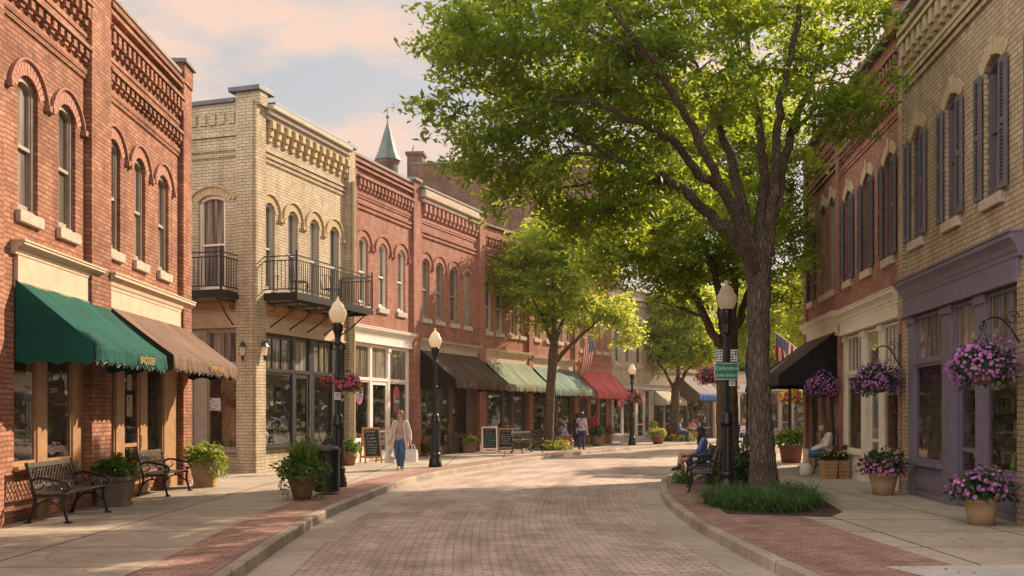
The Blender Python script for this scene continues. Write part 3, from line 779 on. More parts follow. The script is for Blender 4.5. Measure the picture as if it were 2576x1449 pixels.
for a, b in ((s1(7.02), s1(10.06)), (s1(10.96), s1(15.19))):
    b1.dentils('corbel_table', M['brick_red'], a, b, 8.22, 8.56, .24, .125, .13)
    b1.dentils('corbel_table', M['brick_red'], a, b, 7.6, 7.8, .24, .13, .1)
    b1.course(M['brick_red'], [(a, b, 8.86, 8.94, .1), (a, b, 8.97, 9.05, .14)])
b1.fascia(s1(7.5), s1(10.35), 3.45, 3.92, 4.1, M['lime']); b1.fascia(s1(11.0), s1(15.7), 3.45, 3.85, 4.12, M['lime'])

# ---- cream painted brick with balconies
A2, B2 = gp(640, 1190), gp(885, 1165)
b2 = Fac('painted_brick_shop', 'cream painted brick shop on the corner with black iron balconies and a black shop front', 'building', A2, B2)
for a, b in ((.49,1.03),(1.72,2.27),(2.95,3.5),(4.17,4.75)): b2.window(a, b, 4.97, 7.4, M['greywhite'], M['pane'], .18, HB('v_cream', 'v_cream'), 'stone_pale')
b2.store(.4, 5.15, 3.82, [('win', .48, 2.0), ('door', 2.15, 2.95), ('win', 3.25, 4.35)], M['charcoal'], transom=(2.75, 3.75), bulk=M['brick_cream'], sill=.68, mull=3)
b2.wall(9.75, M['brick_cream'], pil=[(-.06, .4, 0, 9.9, .1), (5.15, 5.6, 0, 10.1, .14), (.0, .36, 9.9, 10.25, .18)], depth=8, left=False, extra=lambda mb: mb.box(0, .62, .0, .6, 9.75, 10.25))
b2.coping(.62, 5.5, 10.02, M['flash'], .1, .26); b2.coping(-.12, .68, 10.26, M['flash'], .13, .22, .75); b2.coping(5.1, 5.66, 10.12, M['flash'], .1, .2)
mb = MB(); mb.box(.45, 5.14, -.14, .002, 9.62, 9.74); mb.box(.45, 5.14, -.22, .002, 9.742, 9.88); mb.box(.45, 5.14, -.3, .3, 9.882, 10.018)
b2.part('cornice', mb, M['stone_pale'], bevel=.03)
for i in range(12):
    u = .62+i*.4; mb = MB()
    mb.box(u, u+.17, -.07, .002, 9.05, 9.2); mb.box(u-.005, u+.175, -.12, .002, 9.2, 9.4); mb.box(u-.01, u+.18, -.19, .002, 9.4, 9.62)
    b2.part('bracket', mb, M['v_cream'], bevel=.02)
b2.course(M['brick_cream'], [(.4, 5.14, 8.62, 8.7, .05), (.4, 5.14, 8.76, 8.84, .05), (.4, 5.14, 8.48, 8.55, .035)])
b2.fascia(.4, 5.15, 3.82, 4.22, 4.25, M['lime'], out=.05)
b2.course(M['timber'], [(.3, 5.3, 4.3, 4.58, .06)], 'beam')
c2 = Vector(A2[:2]); sA = c2+b2.n*7.5
b2s = b2.side(sA, c2); L2 = b2s.L; s2 = lambda v: L2-v        # v measured back from the corner
b2s.window(s2(1.76), s2(.9), 4.95, 7.55, M['white'], M['pane'], .14, HB('v_cream', 'v_cream'), 'stone_pale')
b2s.store(s2(1.95), s2(.5), 3.9, [('win', s2(1.5), s2(.55))], M['greyframe'], transom=(2.9, 3.85), bulk=M['brick_cream'], sill=.62, mull=2)
b2s.wall(10.0, M['brick_cream'], shell=False, pil=[(s2(.5), L2+.0, 0, 10.0, .09), (s2(2.75), s2(.5), 9.1, 9.17, .05)],
         extra=lambda mb: [mb.box(s2(2.9)+i*.3, s2(2.9)+i*.3+.19, -.045, .002, 9.45, 9.75) for i in range(8)] + [mb.box(0, s2(.5), -.05, .002, z, z+.08) for z in (8.55, 8.72)])
b2s.coping(0, s2(.6), 10.01, M['flash'], .12, .08)
b2s.fascia(s2(3.4), s2(.52), 3.92, 4.35, 4.38, M['lime'], out=.05)
b2s.course(M['timber'], [(s2(3.4), s2(.52), 4.42, 4.6, .04)], 'beam')

def balcony(f, u0, u1, p, z, legs):
    """iron balcony: deck, rails with balusters and brackets under it"""
    d = MB(); d.box(u0, u1, -p, -.02, z-.06, z-.001); d.box(u0-.03, u1+.03, -p-.03, -p+.05, z-.2, z-.061); d.box(u0-.03, u0+.05, -p+.05, -.02, z-.2, z-.061); d.box(u1-.05, u1+.03, -p+.05, -.02, z-.2, z-.061)
    d.mi = 0; o = f.part('balcony', d, M['iron'])
    r = MB(); h = .98
    for x in (u0, u1): r.box(x-.022, x+.022, -p-.022, -p+.022, z, z+h+.08); r.ball((x, -p, z+h+.12), .035, 8, 5); r.box(x-.018, x+.018, -.06, -.024, z, z+h)
    for zz in (z+.09, z+h-.12, z+h):
        r.box(u0+.022, u1-.022, -p-.016, -p+.016, zz-.014, zz+.014)
        for x in (u0, u1): r.box(x-.014, x+.014, -p+.022, -.06, zz-.014, zz+.014)
    n = int((u1-u0)/.115)
    for i in range(1, n): x = u0+(u1-u0)*i/n; r.box(x-.008, x+.008, -p-.008, -p+.008, z+.09, z+h-.12)
    n = int(p/.115)
    for i in range(1, n):
        y = -p+(p-.04)*i/n
        for x in (u0, u1): r.box(x-.008, x+.008, y-.008, y+.008, z+.09, z+h-.12)
    f.part('railing', r, M['iron'], o)
    for x in legs:
        b = MB(); b.tube([(x, -.03, z-.2), (x, -.03, z-.95)], .022, 6)
        b.tube([(x, -.03, z-.9), (x, -p*.45, z-.62), (x, -p*.9, z-.21)], .022, 6); b.tube([(x, -.03, z-.24), (x, -p*.95, z-.23)], .02, 6)
        pts = [(x, -.12-.11*math.cos(t)*(1-t/12), z-.4+.11*math.sin(t)*(1-t/12)) for t in [i*.45 for i in range(18)]]
        b.tube(pts, .011, 5)
        f.part('bracket', b, M['iron'], o)
balcony(b2, .32, 4.85, 1.1, 4.86, (.7, 1.7, 2.7, 3.7, 4.6))
balcony(b2s, s2(2.6), s2(.46), .85, 4.86, (s2(2.0), s2(.62)))
mb = MB(); mb.tube([(5.35, -.2, 9.0), (5.35, -.2, 5.0)], .055, 8); mb.tube([(5.35, -.2, 5.0), (5.35, -.2, .3)], .05, 8); b2.part('downpipe', mb, M['v_cream'])

# ---- rose brick with white shop front
b3 = Fac('brick_shop', 'rose brick shop with three white sash windows above a white painted shop front', 'building', B2, gp(1050, 1149))
for a, b in ((.48,1.09),(1.88,2.52),(3.33,3.95)): b3.window(a, b, 5.2, 7.42, M['white'], M['pane_lite'], .18, HB('v_rose', 'v_dark'), 'stone_pale')
b3.store(.1, 4.3, 3.92, [('win', .15, 1.3), ('door', 1.45, 2.62), ('win', 2.8, 4.18)], M['white'], room='roomlite', transom=(2.7, 3.88), sill=.72, mull=1, deep=2.0)
b3.wall(9.95, M['brick_rose'], pil=[(4.45, 4.98, 0, 10.1, .12), (0, .3, 4.6, 9.95, .05)], depth=8)
b3.coping(0, 4.4, 9.96, M['cement']); b3.coping(4.4, 5.05, 10.1, M['cement'], .1, .2)
b3.dentils('corbel_table', M['brick_rose'], .3, 4.44, 8.95, 9.3, .25, .13, .12); b3.course(M['brick_rose'], [(.3, 4.44, 8.3, 8.38, .05), (.3, 4.44, 8.45, 8.53, .06), (0, 4.44, 9.6, 9.68, .1), (0, 4.44, 9.75, 9.85, .14)])
b3.fascia(.0, 4.42, 3.93, 4.2, 4.46, M['white'])

# ---- rose brick over the black awning
b4 = Fac('brick_shop', 'rose brick shop with four dark sash windows in a row over the sooty black awning', 'building', b3.B, gp(1215, 1135))
for a, b in ((.36,.98),(1.51,2.13),(2.75,3.4),(4.02,4.65)): b4.window(a, b, 5.16, 7.42, M['greyframe'], M['pane'], .18, HB('v_rose', 'v_dark'), 'stone_pale')
b4.store(.3, 5.2, 3.7, [('win', .4, 1.6), ('door', 1.9, 2.7), ('win', 3.0, 4.3)], M['brownframe'], sill=.7)
b4.wall(9.6, M['brick_rose'], pil=[(5.25, 5.86, 0, 10.0, .14), (0, .25, 4.6, 9.6, .06)], depth=8)
b4.coping(0, 5.2, 9.92, M['cement'], .09, .3); b4.coping(5.2, 5.92, 10.0, M['cement'], .1, .22)
mb = MB(); mb.box(.2, 5.22, -.2, .002, 9.44, 9.6); mb.box(.1, 5.24, -.28, .3, 9.602, 9.918); b4.part('cornice', mb, M['stone'], bevel=.05)
b4.dentils('corbel_table', M['v_rose'], .3, 5.2, 8.98, 9.43, .33, .16, .15, cap=False); b4.course(M['brick_rose'], [(.25, 5.22, 8.2, 8.28, .05), (.25, 5.22, 8.36, 8.44, .06)])
b4.fascia(.15, 5.22, 3.7, 4.12, 4.36, M['stone'])

# ---- long brick front with two green awnings
b5 = Fac('brick_shop', 'long orange brick front partly behind the small street tree with two green awnings', 'building', b4.B, gp(1450, 1119.5))
for a, b in ((.2,.75),(1.15,1.75),(2.4,3.0),(3.3,3.8),(4.7,5.3),(5.9,6.5),(7.1,7.7),(8.2,8.75)): b5.window(a, b, 5.1, 7.3, M['greywhite'], M['pane_lite'], .17, HB('v_rose', 'v_dark'), 'stone_pale')
b5.store(.3, 3.95, 3.65, [('win', .5, 1.7), ('door', 1.9, 2.6), ('win', 2.8, 3.8)], M['brownframe'], sill=.6)
b5.store(4.45, 8.9, 3.6, [('win', 4.55, 5.9), ('door', 6.2, 7.0), ('win', 7.3, 8.7)], M['brownframe'], sill=.6)
b5.wall(9.55, M['brick_orange'], pil=[(4.0, 4.4, 0, 9.6, .12), (8.95, 9.36, 0, 9.7, .12)], depth=8)
b5.coping(0, 4.1, 9.6, M['cement']); b5.coping(4.1, 9.4, 9.6, M['cement'], .09, .1, .4)
for a, b in ((.05, 3.98), (4.42, 8.93)): b5.dentils('corbel_table', M['brick_orange'], a, b, 8.8, 9.1, .26, .13, .11); b5.course(M['brick_orange'], [(a, b, 8.2, 8.28, .05), (a, b, 8.34, 8.42, .06)])
b5.fascia(.1, 3.98, 3.66, 4.1, 4.33, M['lime']); b5.fascia(4.42, 8.93, 3.6, 4.0, 4.24, M['lime'])

# ---- narrow brick front with the red awning
b6 = Fac('brick_shop', 'narrow orange brick front behind the red awning and beside the whitewashed building', 'building', b5.B, gp(1535, 1115))
for a, b in ((.35,.85),(1.2,1.7),(2.05,2.5),(2.85,3.3)): b6.window(a, b, 4.85, 6.9, M['greyframe'], M['pane'], .12, HB('v_rose', 'v_dark'))
b6.store(.2, 3.45, 3.5, [('win', .3, 1.2), ('door', 1.5, 2.3), ('win', 2.5, 3.3)], M['redwood'], sill=.5)
b6.wall(9.2, M['brick_orange'], depth=8); b6.coping(0, b6.L, 9.2, M['cement'])
b6.dentils('corbel_table', M['brick_orange'], .1, 3.5, 8.4, 8.7, .26, .13, .1)
b6.fascia(.1, 3.55, 3.55, 3.9, 4.25, M['v_rose'])

# ---- whitewashed building
b7 = Fac('whitewashed_shop', 'whitewashed brick building with a row of tall windows behind the far street lamp', 'building', b6.B, gp(1700, 1107))
for i in range(6): b7.window(.5+i*1.22, 1.15+i*1.22, 4.32, 6.3, M['greywhite'], M['pane'], 0, None, 'stone_pale')
b7.store(.3, 4.7, 2.95, [('win', .4, 1.3), ('win', 1.5, 2.9), ('door', 3.1, 3.9), ('win', 4.0, 4.6)], M['greywhite'], sill=.45)
b7.store(4.9, 7.6, 2.95, [('win', 5.0, 6.3), ('door', 6.5, 7.4)], M['greyframe'], sill=.4)
b7.wall(8.4, M['brick_white'], depth=8, pil=[(0, .25, 0, 8.4, .08), (4.71, 4.89, 0, 2.95, .06)]); b7.coping(0, b7.L, 8.4, M['cement'])
b7.course(M['brick_white'], [(0.1, b7.L, 4.05, 4.13, .06), (0.1, b7.L, 7.6, 7.75, .08), (.1, b7.L, 7.9, 8.0, .12)])
b7.fascia(.25, b7.L-.1, 2.95, 3.15, 3.25, M['greywhite'], out=.08)

# ---- low shops at the bend
b8 = Fac('low_shop', 'low shop under the grey awning with the blue valance at the bend', 'building', b7.B, gp(1798, 1101.6))
b8.store(.3, b8.L-.3, 3.0, [('win', .4, 1.5), ('door', 1.7, 2.5), ('win', 2.7, b8.L-.5)], M['brownframe'], sill=.4)
b8.wall(4.6, M['brick_tan'], depth=7); b8.coping(0, b8.L, 4.6, M['cement']); b8.course(M['brick_tan'], [(0, b8.L, 4.1, 4.25, .08)])
b9 = Fac('low_shop', 'low cream shop with a pale lettered sign at the end of the street', 'building', b8.B, gp(1905, 1098.4))
b9.store(.3, b9.L-.3, 3.0, [('win', .4, 1.5), ('door', 1.8, 2.7), ('win', 3.0, b9.L-.5)], M['cream'], sill=.5)
b9.wall(4.3, M['lime'], depth=7); b9.coping(0, b9.L, 4.3, M['cement']); b9.fascia(.2, b9.L-.2, 3.05, 3.6, 3.8, M['white'])
b10 = Fac('grey_shop', 'grey rendered shop seen between the oak trunk and the black awning', 'building', b9.B, (26.5, 73.5))
b10.store(.3, b10.L-.3, 3.1, [('win', .4, 2.0), ('door', 2.2, 3.1), ('win', 3.3, 5.0)], M['greyframe'], sill=.5)
b10.wall(4.4, M['cement'], depth=7); b10.coping(0, b10.L, 4.4, M['cement']); b10.fascia(.2, b10.L-.2, 3.15, 3.6, 3.75, M['greyframe'])

# ---- right-hand row
def rl(x):
    k = (x-CX)/F; Y = 5.89/(k-.1); return (k*Y, Y)
R1n = (7.31-.1*7.2, 7.0)
r1 = Fac('tan_brick_shop', 'tan brick building with plum shutters above the purple shop front', 'building', rl(2270), R1n)
for a, b in ((.62,1.36),(2.6,3.32),(4.45,5.2),(6.4,7.15)): r1.window(a, b, 4.95, 7.12, M['shutter'], M['pane'], .16, HS('v_tan'), 'stone', M['shutter'])
r1.store(.3, 5.82, 3.55, [('win', .7, 2.32), ('recess', 2.85, 3.97), ('win', 4.42, 5.72)], M['purple'], transom=(2.55, 3.48), sill=.68, mull=3, deep=1.3)
r1.wall(9.5, M['brick_tan'], pil=[(0, .28, 3.5, 9.2, .08), (5.84, 6.7, 0, 3.55, .05)], depth=9)
r1.coping(-.05, r1.L, 9.5, M['cement'], .12, .16)
r1.dentils('corbel_table', M['v_tan'], .3, r1.L, 8.5, 8.92, .34, .17, .15); r1.course(M['brick_tan'], [(.3, r1.L, 8.02, 8.1, .05), (.3, r1.L, 8.16, 8.24, .06), (0, r1.L, 9.2, 9.3, .12)])
r1.fascia(.22, 5.85, 3.5, 3.86, 4.2, M['purple'])
r2 = Fac('brick_shop', 'weathered red brick building with plum shutters above the cream shop front', 'building', rl(2112), rl(2270))
for a, b in ((.62,1.32),(2.42,3.15),(4.25,4.98)): r2.window(a, b, 4.9, 7.12, M['shutter'], M['pane'], .16, HS('v_tan'), 'stone', M['shutter'])
r2.store(.3, 5.3, 3.6, [('win', .62, 2.1), ('recess', 2.5, 3.65), ('win', 4.0, 5.18)], M['cream'], transom=(2.55, 3.52), sill=.68, mull=4, deep=1.3)
r2.wall(9.45, M['brick_shade'], pil=[(0, .3, 4.1, 9.4, .1), (.0, .26, 0, 3.6, .06)], depth=9, extra=lambda mb: mb.box(r2.L-.6, r2.L, -.2, .4, 9.4, 9.95))
r2.coping(0, r2.L-.62, 9.46, M['flash'], .12, .2); r2.coping(r2.L-.68, r2.L+.06, 9.96, M['flash'], .12, .3)
r2.dentils('corbel_table', M['brick_shade'], .3, r2.L-.05, 8.6, 8.95, .25, .13, .13); r2.dentils('corbel_table', M['brick_shade'], .3, r2.L-.05, 7.95, 8.15, .25, .13, .1)
r2.fascia(.28, 5.36, 3.56, 3.85, 4.15, M['cream'])
r3 = Fac('brick_shop', 'weathered red brick building over the jet black awning at the end of the right row', 'building', rl(2027), rl(2112))
r3.window(.5, 1.2, 4.88, 7.36, M['shutter'], M['pane'], .16, HS('v_tan'), 'stone', M['shutter'])
for a, b in ((2.2,2.85),(3.25,3.9)): r3.window(a, b, 4.88, 7.36, M['greyframe'], M['pane'], .16, HS('v_tan'), 'stone')
r3.store(.4, 4.3, 3.6, [('win', .6, 1.7), ('door', 2.1, 2.9), ('win', 3.1, 4.15)], M['taupe'], sill=.5)
r3.wall(9.4, M['brick_shade'], depth=9, pil=[(0, .4, 0, 9.4, .08)]); r3.coping(0, r3.L, 9.4, M['flash'], .12, .16)
r3.dentils('corbel_table', M['brick_shade'], .4, r3.L-.02, 8.5, 8.85, .25, .13, .13); r3.course(M['brick_shade'], [(.4, r3.L, 7.95, 8.03, .06), (.4, r3.L, 8.1, 8.18, .08)])
r3.fascia(.1, 4.45, 3.62, 3.9, 4.22, M['cream'])

# ---- old brick block and spire behind the left row
X0 = (1032-CX)/F*88
bk = Fac('brick_block', 'tall old brown brick block rising behind the left row of shops', 'building', (X0, 88), (X0+18.5, 86))
bk.wall(23.6, M['brick_brown'], depth=12); bk.coping(0, bk.L, 23.6, M['flash'], .2, .1)
mb = MB(); mb.box(-.35, 1.0, .3, 1.7, 21, 24.6); mb.box(-.5, 1.15, .15, 1.85, 24.6, 24.85); bk.part('chimney', mb, M['brick_brown'])
tw = thing('spire', 'blue green copper spire with a finial on a brick turret', 'spire', ((975-CX)/F*84, 84, 0))
mb = MB(); mb.lathe([(.88, 0), (.88, 22.6), (1.0, 22.7), (1.0, 22.95)], 8); mb.build('turret', M['brick_brown'], tw)
for k in range(8):
    a = PI/8+k*PI/4; m_ = MB(); T = Matrix.Rotation(a, 4, 'Z') @ Matrix.Translation((.83, 0, 22.2)); m_.obox(T, .03, .26, .75); m_.build('louvre', M['charcoal'], tw)
mb = MB(); mb.lathe([(1.15, 22.95), (1.08, 23.15), (.8, 23.75), (.54, 24.6), (.28, 25.5), (.09, 26.1), (.06, 26.3)], 8); mb.build('spire_roof', M['verdigris'], tw)
mb = MB(); mb.lathe([(.05, 26.2), (.05, 26.5), (.15, 26.6), (.15, 26.72), (.04, 26.82), (.03, 27.3), (.012, 27.7)], 8); mb.build('finial', M['verdigris'], tw)

# ---- evening air
def haze():
    t = NT('evening_haze'); v = t.n('ShaderNodeVolumePrincipled'); v.inputs['Color'].default_value = (1, .92, .8, 1); v.inputs['Density'].default_value = HAZE; v.inputs['Anisotropy'].default_value = .45
    t.l(v.outputs[0], t.out.inputs['Volume']); m = MB(); m.box(-151, 171, -41, 241, -1.2, 29.5); o = m.build('haze', t.mat); o['kind'] = 'stuff'
if HAZE: haze()
# ---------------------------------------------------------------- trees
def at(x, y, Y): return Vector(((x-CX)/F*Y, Y, H+(HY-y)/F*Y))

def leaf_quads(cen, size, nrm_bias, g, aspect=.42, droop=0.25):
    """lozenge leaves round points cen, random turn, mostly facing up"""
    n = len(cen)
    nr = g.normal(size=(n, 3)); nr[:, 2] = np.abs(nr[:, 2])+nrm_bias; nr /= np.linalg.norm(nr, axis=1)[:, None]
    d = g.normal(size=(n, 3)); d -= nr*(d*nr).sum(1)[:, None]; d /= np.linalg.norm(d, axis=1)[:, None]
    d[:, 2] -= droop*g.random(n); d /= np.linalg.norm(d, axis=1)[:, None]
    b = np.cross(nr, d); b /= np.linalg.norm(b, axis=1)[:, None]
    l = (size*(.65+.7*g.random(n)))[:, None]; w = l*aspect
    V = np.empty((n, 4, 3)); V[:, 0] = cen; V[:, 1] = cen+d*l*.5+b*w*.5+nr*l*.06; V[:, 2] = cen+d*l; V[:, 3] = cen+d*l*.5-b*w*.5+nr*l*.06
    return V.reshape(-1, 3)

def curve(pts, n=6):
    """smooth 3D curve through points"""
    P = [Vector(p) for p in pts]; k = len(P)-1; out = []
    for i in range(k*n+1):
        t = i/n; a = min(int(t), k-1); u = t-a
        p0 = P[a-1] if a else P[0]*2-P[1]; p1, p2 = P[a], P[a+1]; p3 = P[a+2] if a+2 <= k else P[k]*2-P[k-1]
        out.append(.5*((2*p1)+(p2-p0)*u+(2*p0-5*p1+4*p2-p3)*u*u+(3*p1-p0-3*p2+p3)*u**3))
    return out

def tree(name, label, trunk, limbs, blobs, ncl, nleaf, leafsize, leafmat, bark, seed, clr=.5, keep=None, flat=.55, group=None, cat='tree'):
    g = np.random.default_rng(seed); rr = random.Random(seed)
    base = Vector(trunk[0][0]); base.z = 0
    root = thing(name, label, cat, base, rr.uniform(0, 6)*0, group)
    mb = MB(); mb.smooth = True; nodes = []
    tp = curve([Vector(p)-base for p, r in trunk], 8); tr = np.interp(np.linspace(0, len(trunk)-1, len(tp)), range(len(trunk)), [r for p, r in trunk])
    tp = [p+Vector((g.normal(), g.normal(), 0))*.008 for p in tp]; tp[0].z = -.05
    # buttressed, slightly lumpy stem
    n = 18; vs, fs = [], []
    for i, (p, r) in enumerate(zip(tp, tr)):
        for j in range(n):
            a = 2*PI*j/n; k = 1+.05*math.sin(3*a+i*.35+seed)+.035*math.sin(7*a-i*.6)
            if p.z < .5: k *= 1+.16*(1-p.z/.5)*(.6+.7*max(0, math.sin(2.5*a+seed)))
            vs.append((p.x+r*k*math.cos(a), p.y+r*k*math.sin(a), p.z))
    for i in range(len(tp)-1):
        for j in range(n): fs.append((i*n+j, i*n+(j+1) % n, (i+1)*n+(j+1) % n, (i+1)*n+j))
    mb.add(vs, fs)
    for pts, r0, r1 in limbs:
        c = curve([Vector(p)-base for p in pts], 6); m = len(c)
        c = [p+Vector((g.normal(), g.normal(), g.normal()))*.02*(1 if 0 < i < m-1 else 0) for i, p in enumerate(c)]
        rad = [r0+(r1-r0)*(i/(m-1))**.8 for i in range(m)]
        mb.tube(c, rad, 9)
        nodes += [(p, r) for i, (p, r) in enumerate(zip(c, rad)) if i > m*.25]
    # leaf clumps through the crown
    vol = np.array([b[1]*b[2]*b[3] for b in blobs]); pr = vol/vol.sum(); cen = []
    while len(cen) < ncl:
        b = blobs[g.choice(len(blobs), p=pr)]
        d = g.normal(size=3); d /= np.linalg.norm(d); k = (.12+.88*g.random())**(1/2.1)
        p = Vector(b[0])+Vector((d[0]*b[1], d[1]*b[2], d[2]*b[3]))*k
        if keep and not keep(p): continue
        if p.z < 2.2: continue
        cen.append(p-base)
    # twigs: each clump hangs on the nearest limb or on an earlier clump nearer the stem
    order = sorted(range(len(cen)), key=lambda i: min((cen[i]-q).length for q, _ in nodes))
    net = [(q, r) for q, r in nodes]
    for i in order:
        c = cen[i]; q, r = min(net, key=lambda e: (e[0]-c).length+(.15 if e[1] < .02 else 0))
        m = q.lerp(c, .5)+Vector((rr.gauss(0, .06), rr.gauss(0, .06), .12*(c-q).length))
        r0 = min(r*.8, .012+.014*(c-q).length+.004)
        mb.tube(curve([q, m, c], 3), [r0-(r0-.005)*k/6 for k in range(7)], 5, cap=False)
        net.append((c, .012)); net.append((m, .014))
    P, T = [], []
    for c in cen:
        rad = clr*(.65+.75*g.random()); k = int(nleaf*(rad/clr)**1.6*(.6+.8*g.random()))
        # a clump is a few drooping sprays
        ns = 5; dirs = g.normal(size=(ns, 3)); dirs[:, 2] *= .35; dirs /= np.linalg.norm(dirs, axis=1)[:, None]
        sp = g.integers(0, ns, k); t = g.random(k)**.7
        q = np.array(c)[None]+dirs[sp]*(t*rad)[:, None]+g.normal(size=(k, 3))*np.array((.2, .2, .2*flat))*rad
        q[:, 2] -= .22*rad*t*t
        P.append(q); T.append(np.clip(g.normal(.45+.1*g.normal(), .22, k), 0, 1))
    P = np.concatenate(P); T = np.concatenate(T)
    V = leaf_quads(P, leafsize, .55, g)
    mb.build('trunk', bark, root)
    np_mesh('crown', V, 4, leafmat, root, T)
    return root

# the big oak on the right-hand corner
Y0 = 19.1
def big_keep(p):
    x, y = CX+F*p.x/p.y, HY-F*(p.z-H)/p.y
    if p.x > 7.0-.1*(p.y-19): return False
    if 1735 < x < 2030 and 330 < y < 760: return p.y > 20.3 and rng.random() < .45
    if 1430 < x < 1735 and 330 < y < 545 and p.y < 18.3: return rng.random() < .3
    if 1900 < x < 2120 and y < 330: return p.y > 18.6 or rng.random() < .4
    return True
tb = at(1922, 1250, Y0)
tree('oak_tree', 'large oak with a thick ridged trunk standing in the grassy bed beside the street lamp',
     [(at(1922,1250,Y0), .33), (at(1920,1190,Y0), .26), (at(1914,1050,Y0), .215), (at(1908,880,Y0), .205), (at(1908,770,Y0), .215), (at(1910,690,Y0), .23), (at(1912,640,Y0), .18)],
     [([at(1908,735,Y0), at(1862,612,19), at(1789,543,18.8), at(1732,492,18.5), at(1663,442,18.2), at(1560,402,17.8), at(1440,385,17.4)], .165, .03),
      ([at(1690,462,18.3), at(1600,450,18.6), at(1500,458,19), at(1400,480,19.2)], .07, .02),
      ([at(1902,680,Y0), at(1827,492,18.8), at(1758,436,18.3), at(1701,360,17.8), at(1606,310,17.2), at(1500,262,16.8), at(1380,250,16.5)], .13, .026),
      ([at(1895,650,Y0), at(1865,505,19.3), at(1833,379,19.7), at(1800,290,20.1), at(1765,200,20.5), at(1720,80,21), at(1690,-80,21.4)], .135, .026),
      ([at(1910,650,Y0), at(1918,540,19.2), at(1922,442,19.6), at(1909,316,20), at(1890,190,20.5), at(1878,0,21), at(1870,-180,21)], .15, .03),
      ([at(1915,690,Y0), at(1938,560,19), at(1950,442,18.7), at(1962,284,18.4), at(1991,126,18), at(2016,0,17.6), at(2040,-150,17.2)], .14, .026),
      ([at(1942,540,19), at(1972,410,19.2), at(2003,300,19.5), at(2045,190,19.9), at(2095,20,20.3), at(2140,-120,20.6)], .12, .025),
      ([at(1990,340,19.3), at(2070,262,19.2), at(2150,265,19), at(2210,280,18.8)], .045, .012),
      ([at(1905,700,Y0), at(1840,520,17.9), at(1740,330,16.8), at(1640,150,15.9), at(1520,0,15.2)], .12, .03),
      ([at(1640,150,15.9), at(1480,80,15.8), at(1330,40,16)], .05, .015),
      ([at(1560,402,17.8), at(1420,330,17.6), at(1290,260,17.5), at(1160,200,17.4)], .045, .012)],
     [(at(1640,70,18.6), 3.6, 3.3, 2.7), (at(1270,270,17.6), 1.55, 1.9, 1.75), (at(1480,400,18.2), 1.9, 2.2, 1.25), (at(2090,130,18.8), 1.0, 2.1, 1.9),
      (at(1400,60,17.3), 2.3, 2.2, 1.8), (at(2130,290,19.2), .72, 1.2, .62), (at(1560,560,19.2), .95, 1.2, .5), (at(1330,500,18.2), .7, 1.1, .55), (at(1130,120,17.3), .7, 1.0, .9), (at(1960,500,22), 1.2, 1.0, 2.0), (at(1480,520,18.4), 1.7, 1.6, .6), (at(1240,420,17.6), .85, 1.2, .7), (at(1620,610,19), .75, 1.0, .35), (at(1800,420,22), 1.6, 1.2, 1.6)],
     540, 125, .14, M['leaf'], M['bark'], 11, .47, big_keep)

Y1 = 27.0
tree('street_tree', 'dark spreading street tree behind the street lamp with the green sign',
     [(at(1830,1188,Y1), .36), (at(1830,1140,Y1), .31), (at(1830,1000,Y1), .28), (at(1830,880,Y1), .27), (at(1830,840,Y1), .22)],
     [([at(1826,890,Y1), at(1790,830,26.8), at(1755,760,26.5), at(1700,700,26.2), at(1620,650,25.8), at(1530,640,25.5)], .15, .03),
      ([at(1828,870,Y1), at(1815,770,26.6), at(1790,660,26.2), at(1740,560,25.8), at(1680,480,25.5)], .15, .03),
      ([at(1834,870,Y1), at(1846,760,27.3), at(1850,640,27.8), at(1840,500,28.2), at(1830,350,28.6)], .15, .03),
      ([at(1836,880,Y1), at(1868,780,27.2), at(1900,690,27.6), at(1950,600,28), at(1990,500,28.3)], .13, .03),
      ([at(1775,800,26.6), at(1700,770,27), at(1640,760,27.4)], .05, .015)],
     [(at(1640,620,26.3), 1.9, 2.2, 1.15), (at(1760,560,27), 2.4, 2.6, 1.8), (at(1560,650,25.8), 1.0, 1.4, .7), (at(1965,610,28.2), .95, 1.5, 1.7), (at(1830,350,28.4), 2.6, 2.6, 1.9), (at(1700,720,27), 1.1, 1.4, .5)],
     430, 130, .15, M['leaf'], M['bark2'], 5, .6, lambda p: p.x < 8.4)

Y2 = 43.5
tree('street_tree', 'small bright green street tree on the left sidewalk between the bench and the shoppers',
     [(at(1378,1132,Y2), .27), (at(1380,1090,Y2), .23), (at(1386,960,Y2), .2), (at(1393,890,Y2), .21), (at(1396,830,Y2), .15)],
     [([at(1392,915,Y2), at(1440,865,43.3), at(1490,820,43), at(1550,770,42.7)], .12, .025),
      ([at(1394,880,Y2), at(1420,790,43.8), at(1450,700,44.2), at(1480,620,44.5)], .1, .02),
      ([at(1394,850,Y2), at(1392,740,43.5), at(1385,640,43.6), at(1380,560,43.6)], .12, .02),
      ([at(1392,870,Y2), at(1360,790,43.2), at(1320,720,43), at(1280,680,42.8)], .09, .02)],
     [(at(1385,690,43.5), 2.1, 2.3, 2.3), (at(1300,700,43), 1.15, 1.5, 1.3), (at(1500,780,43), 1.6, 1.7, .95), (at(1590,830,43), .8, 1.2, .6), (at(1390,590,43.6), 1.6, 1.8, 1.0), (at(1500,650,44), 1.3, 1.7, 1.2), (at(1320,800,43), .9, 1.2, .5)],
     350, 95, .19, M['leaf2'], M['bark2'], 21, .62)
Y3 = 57.0
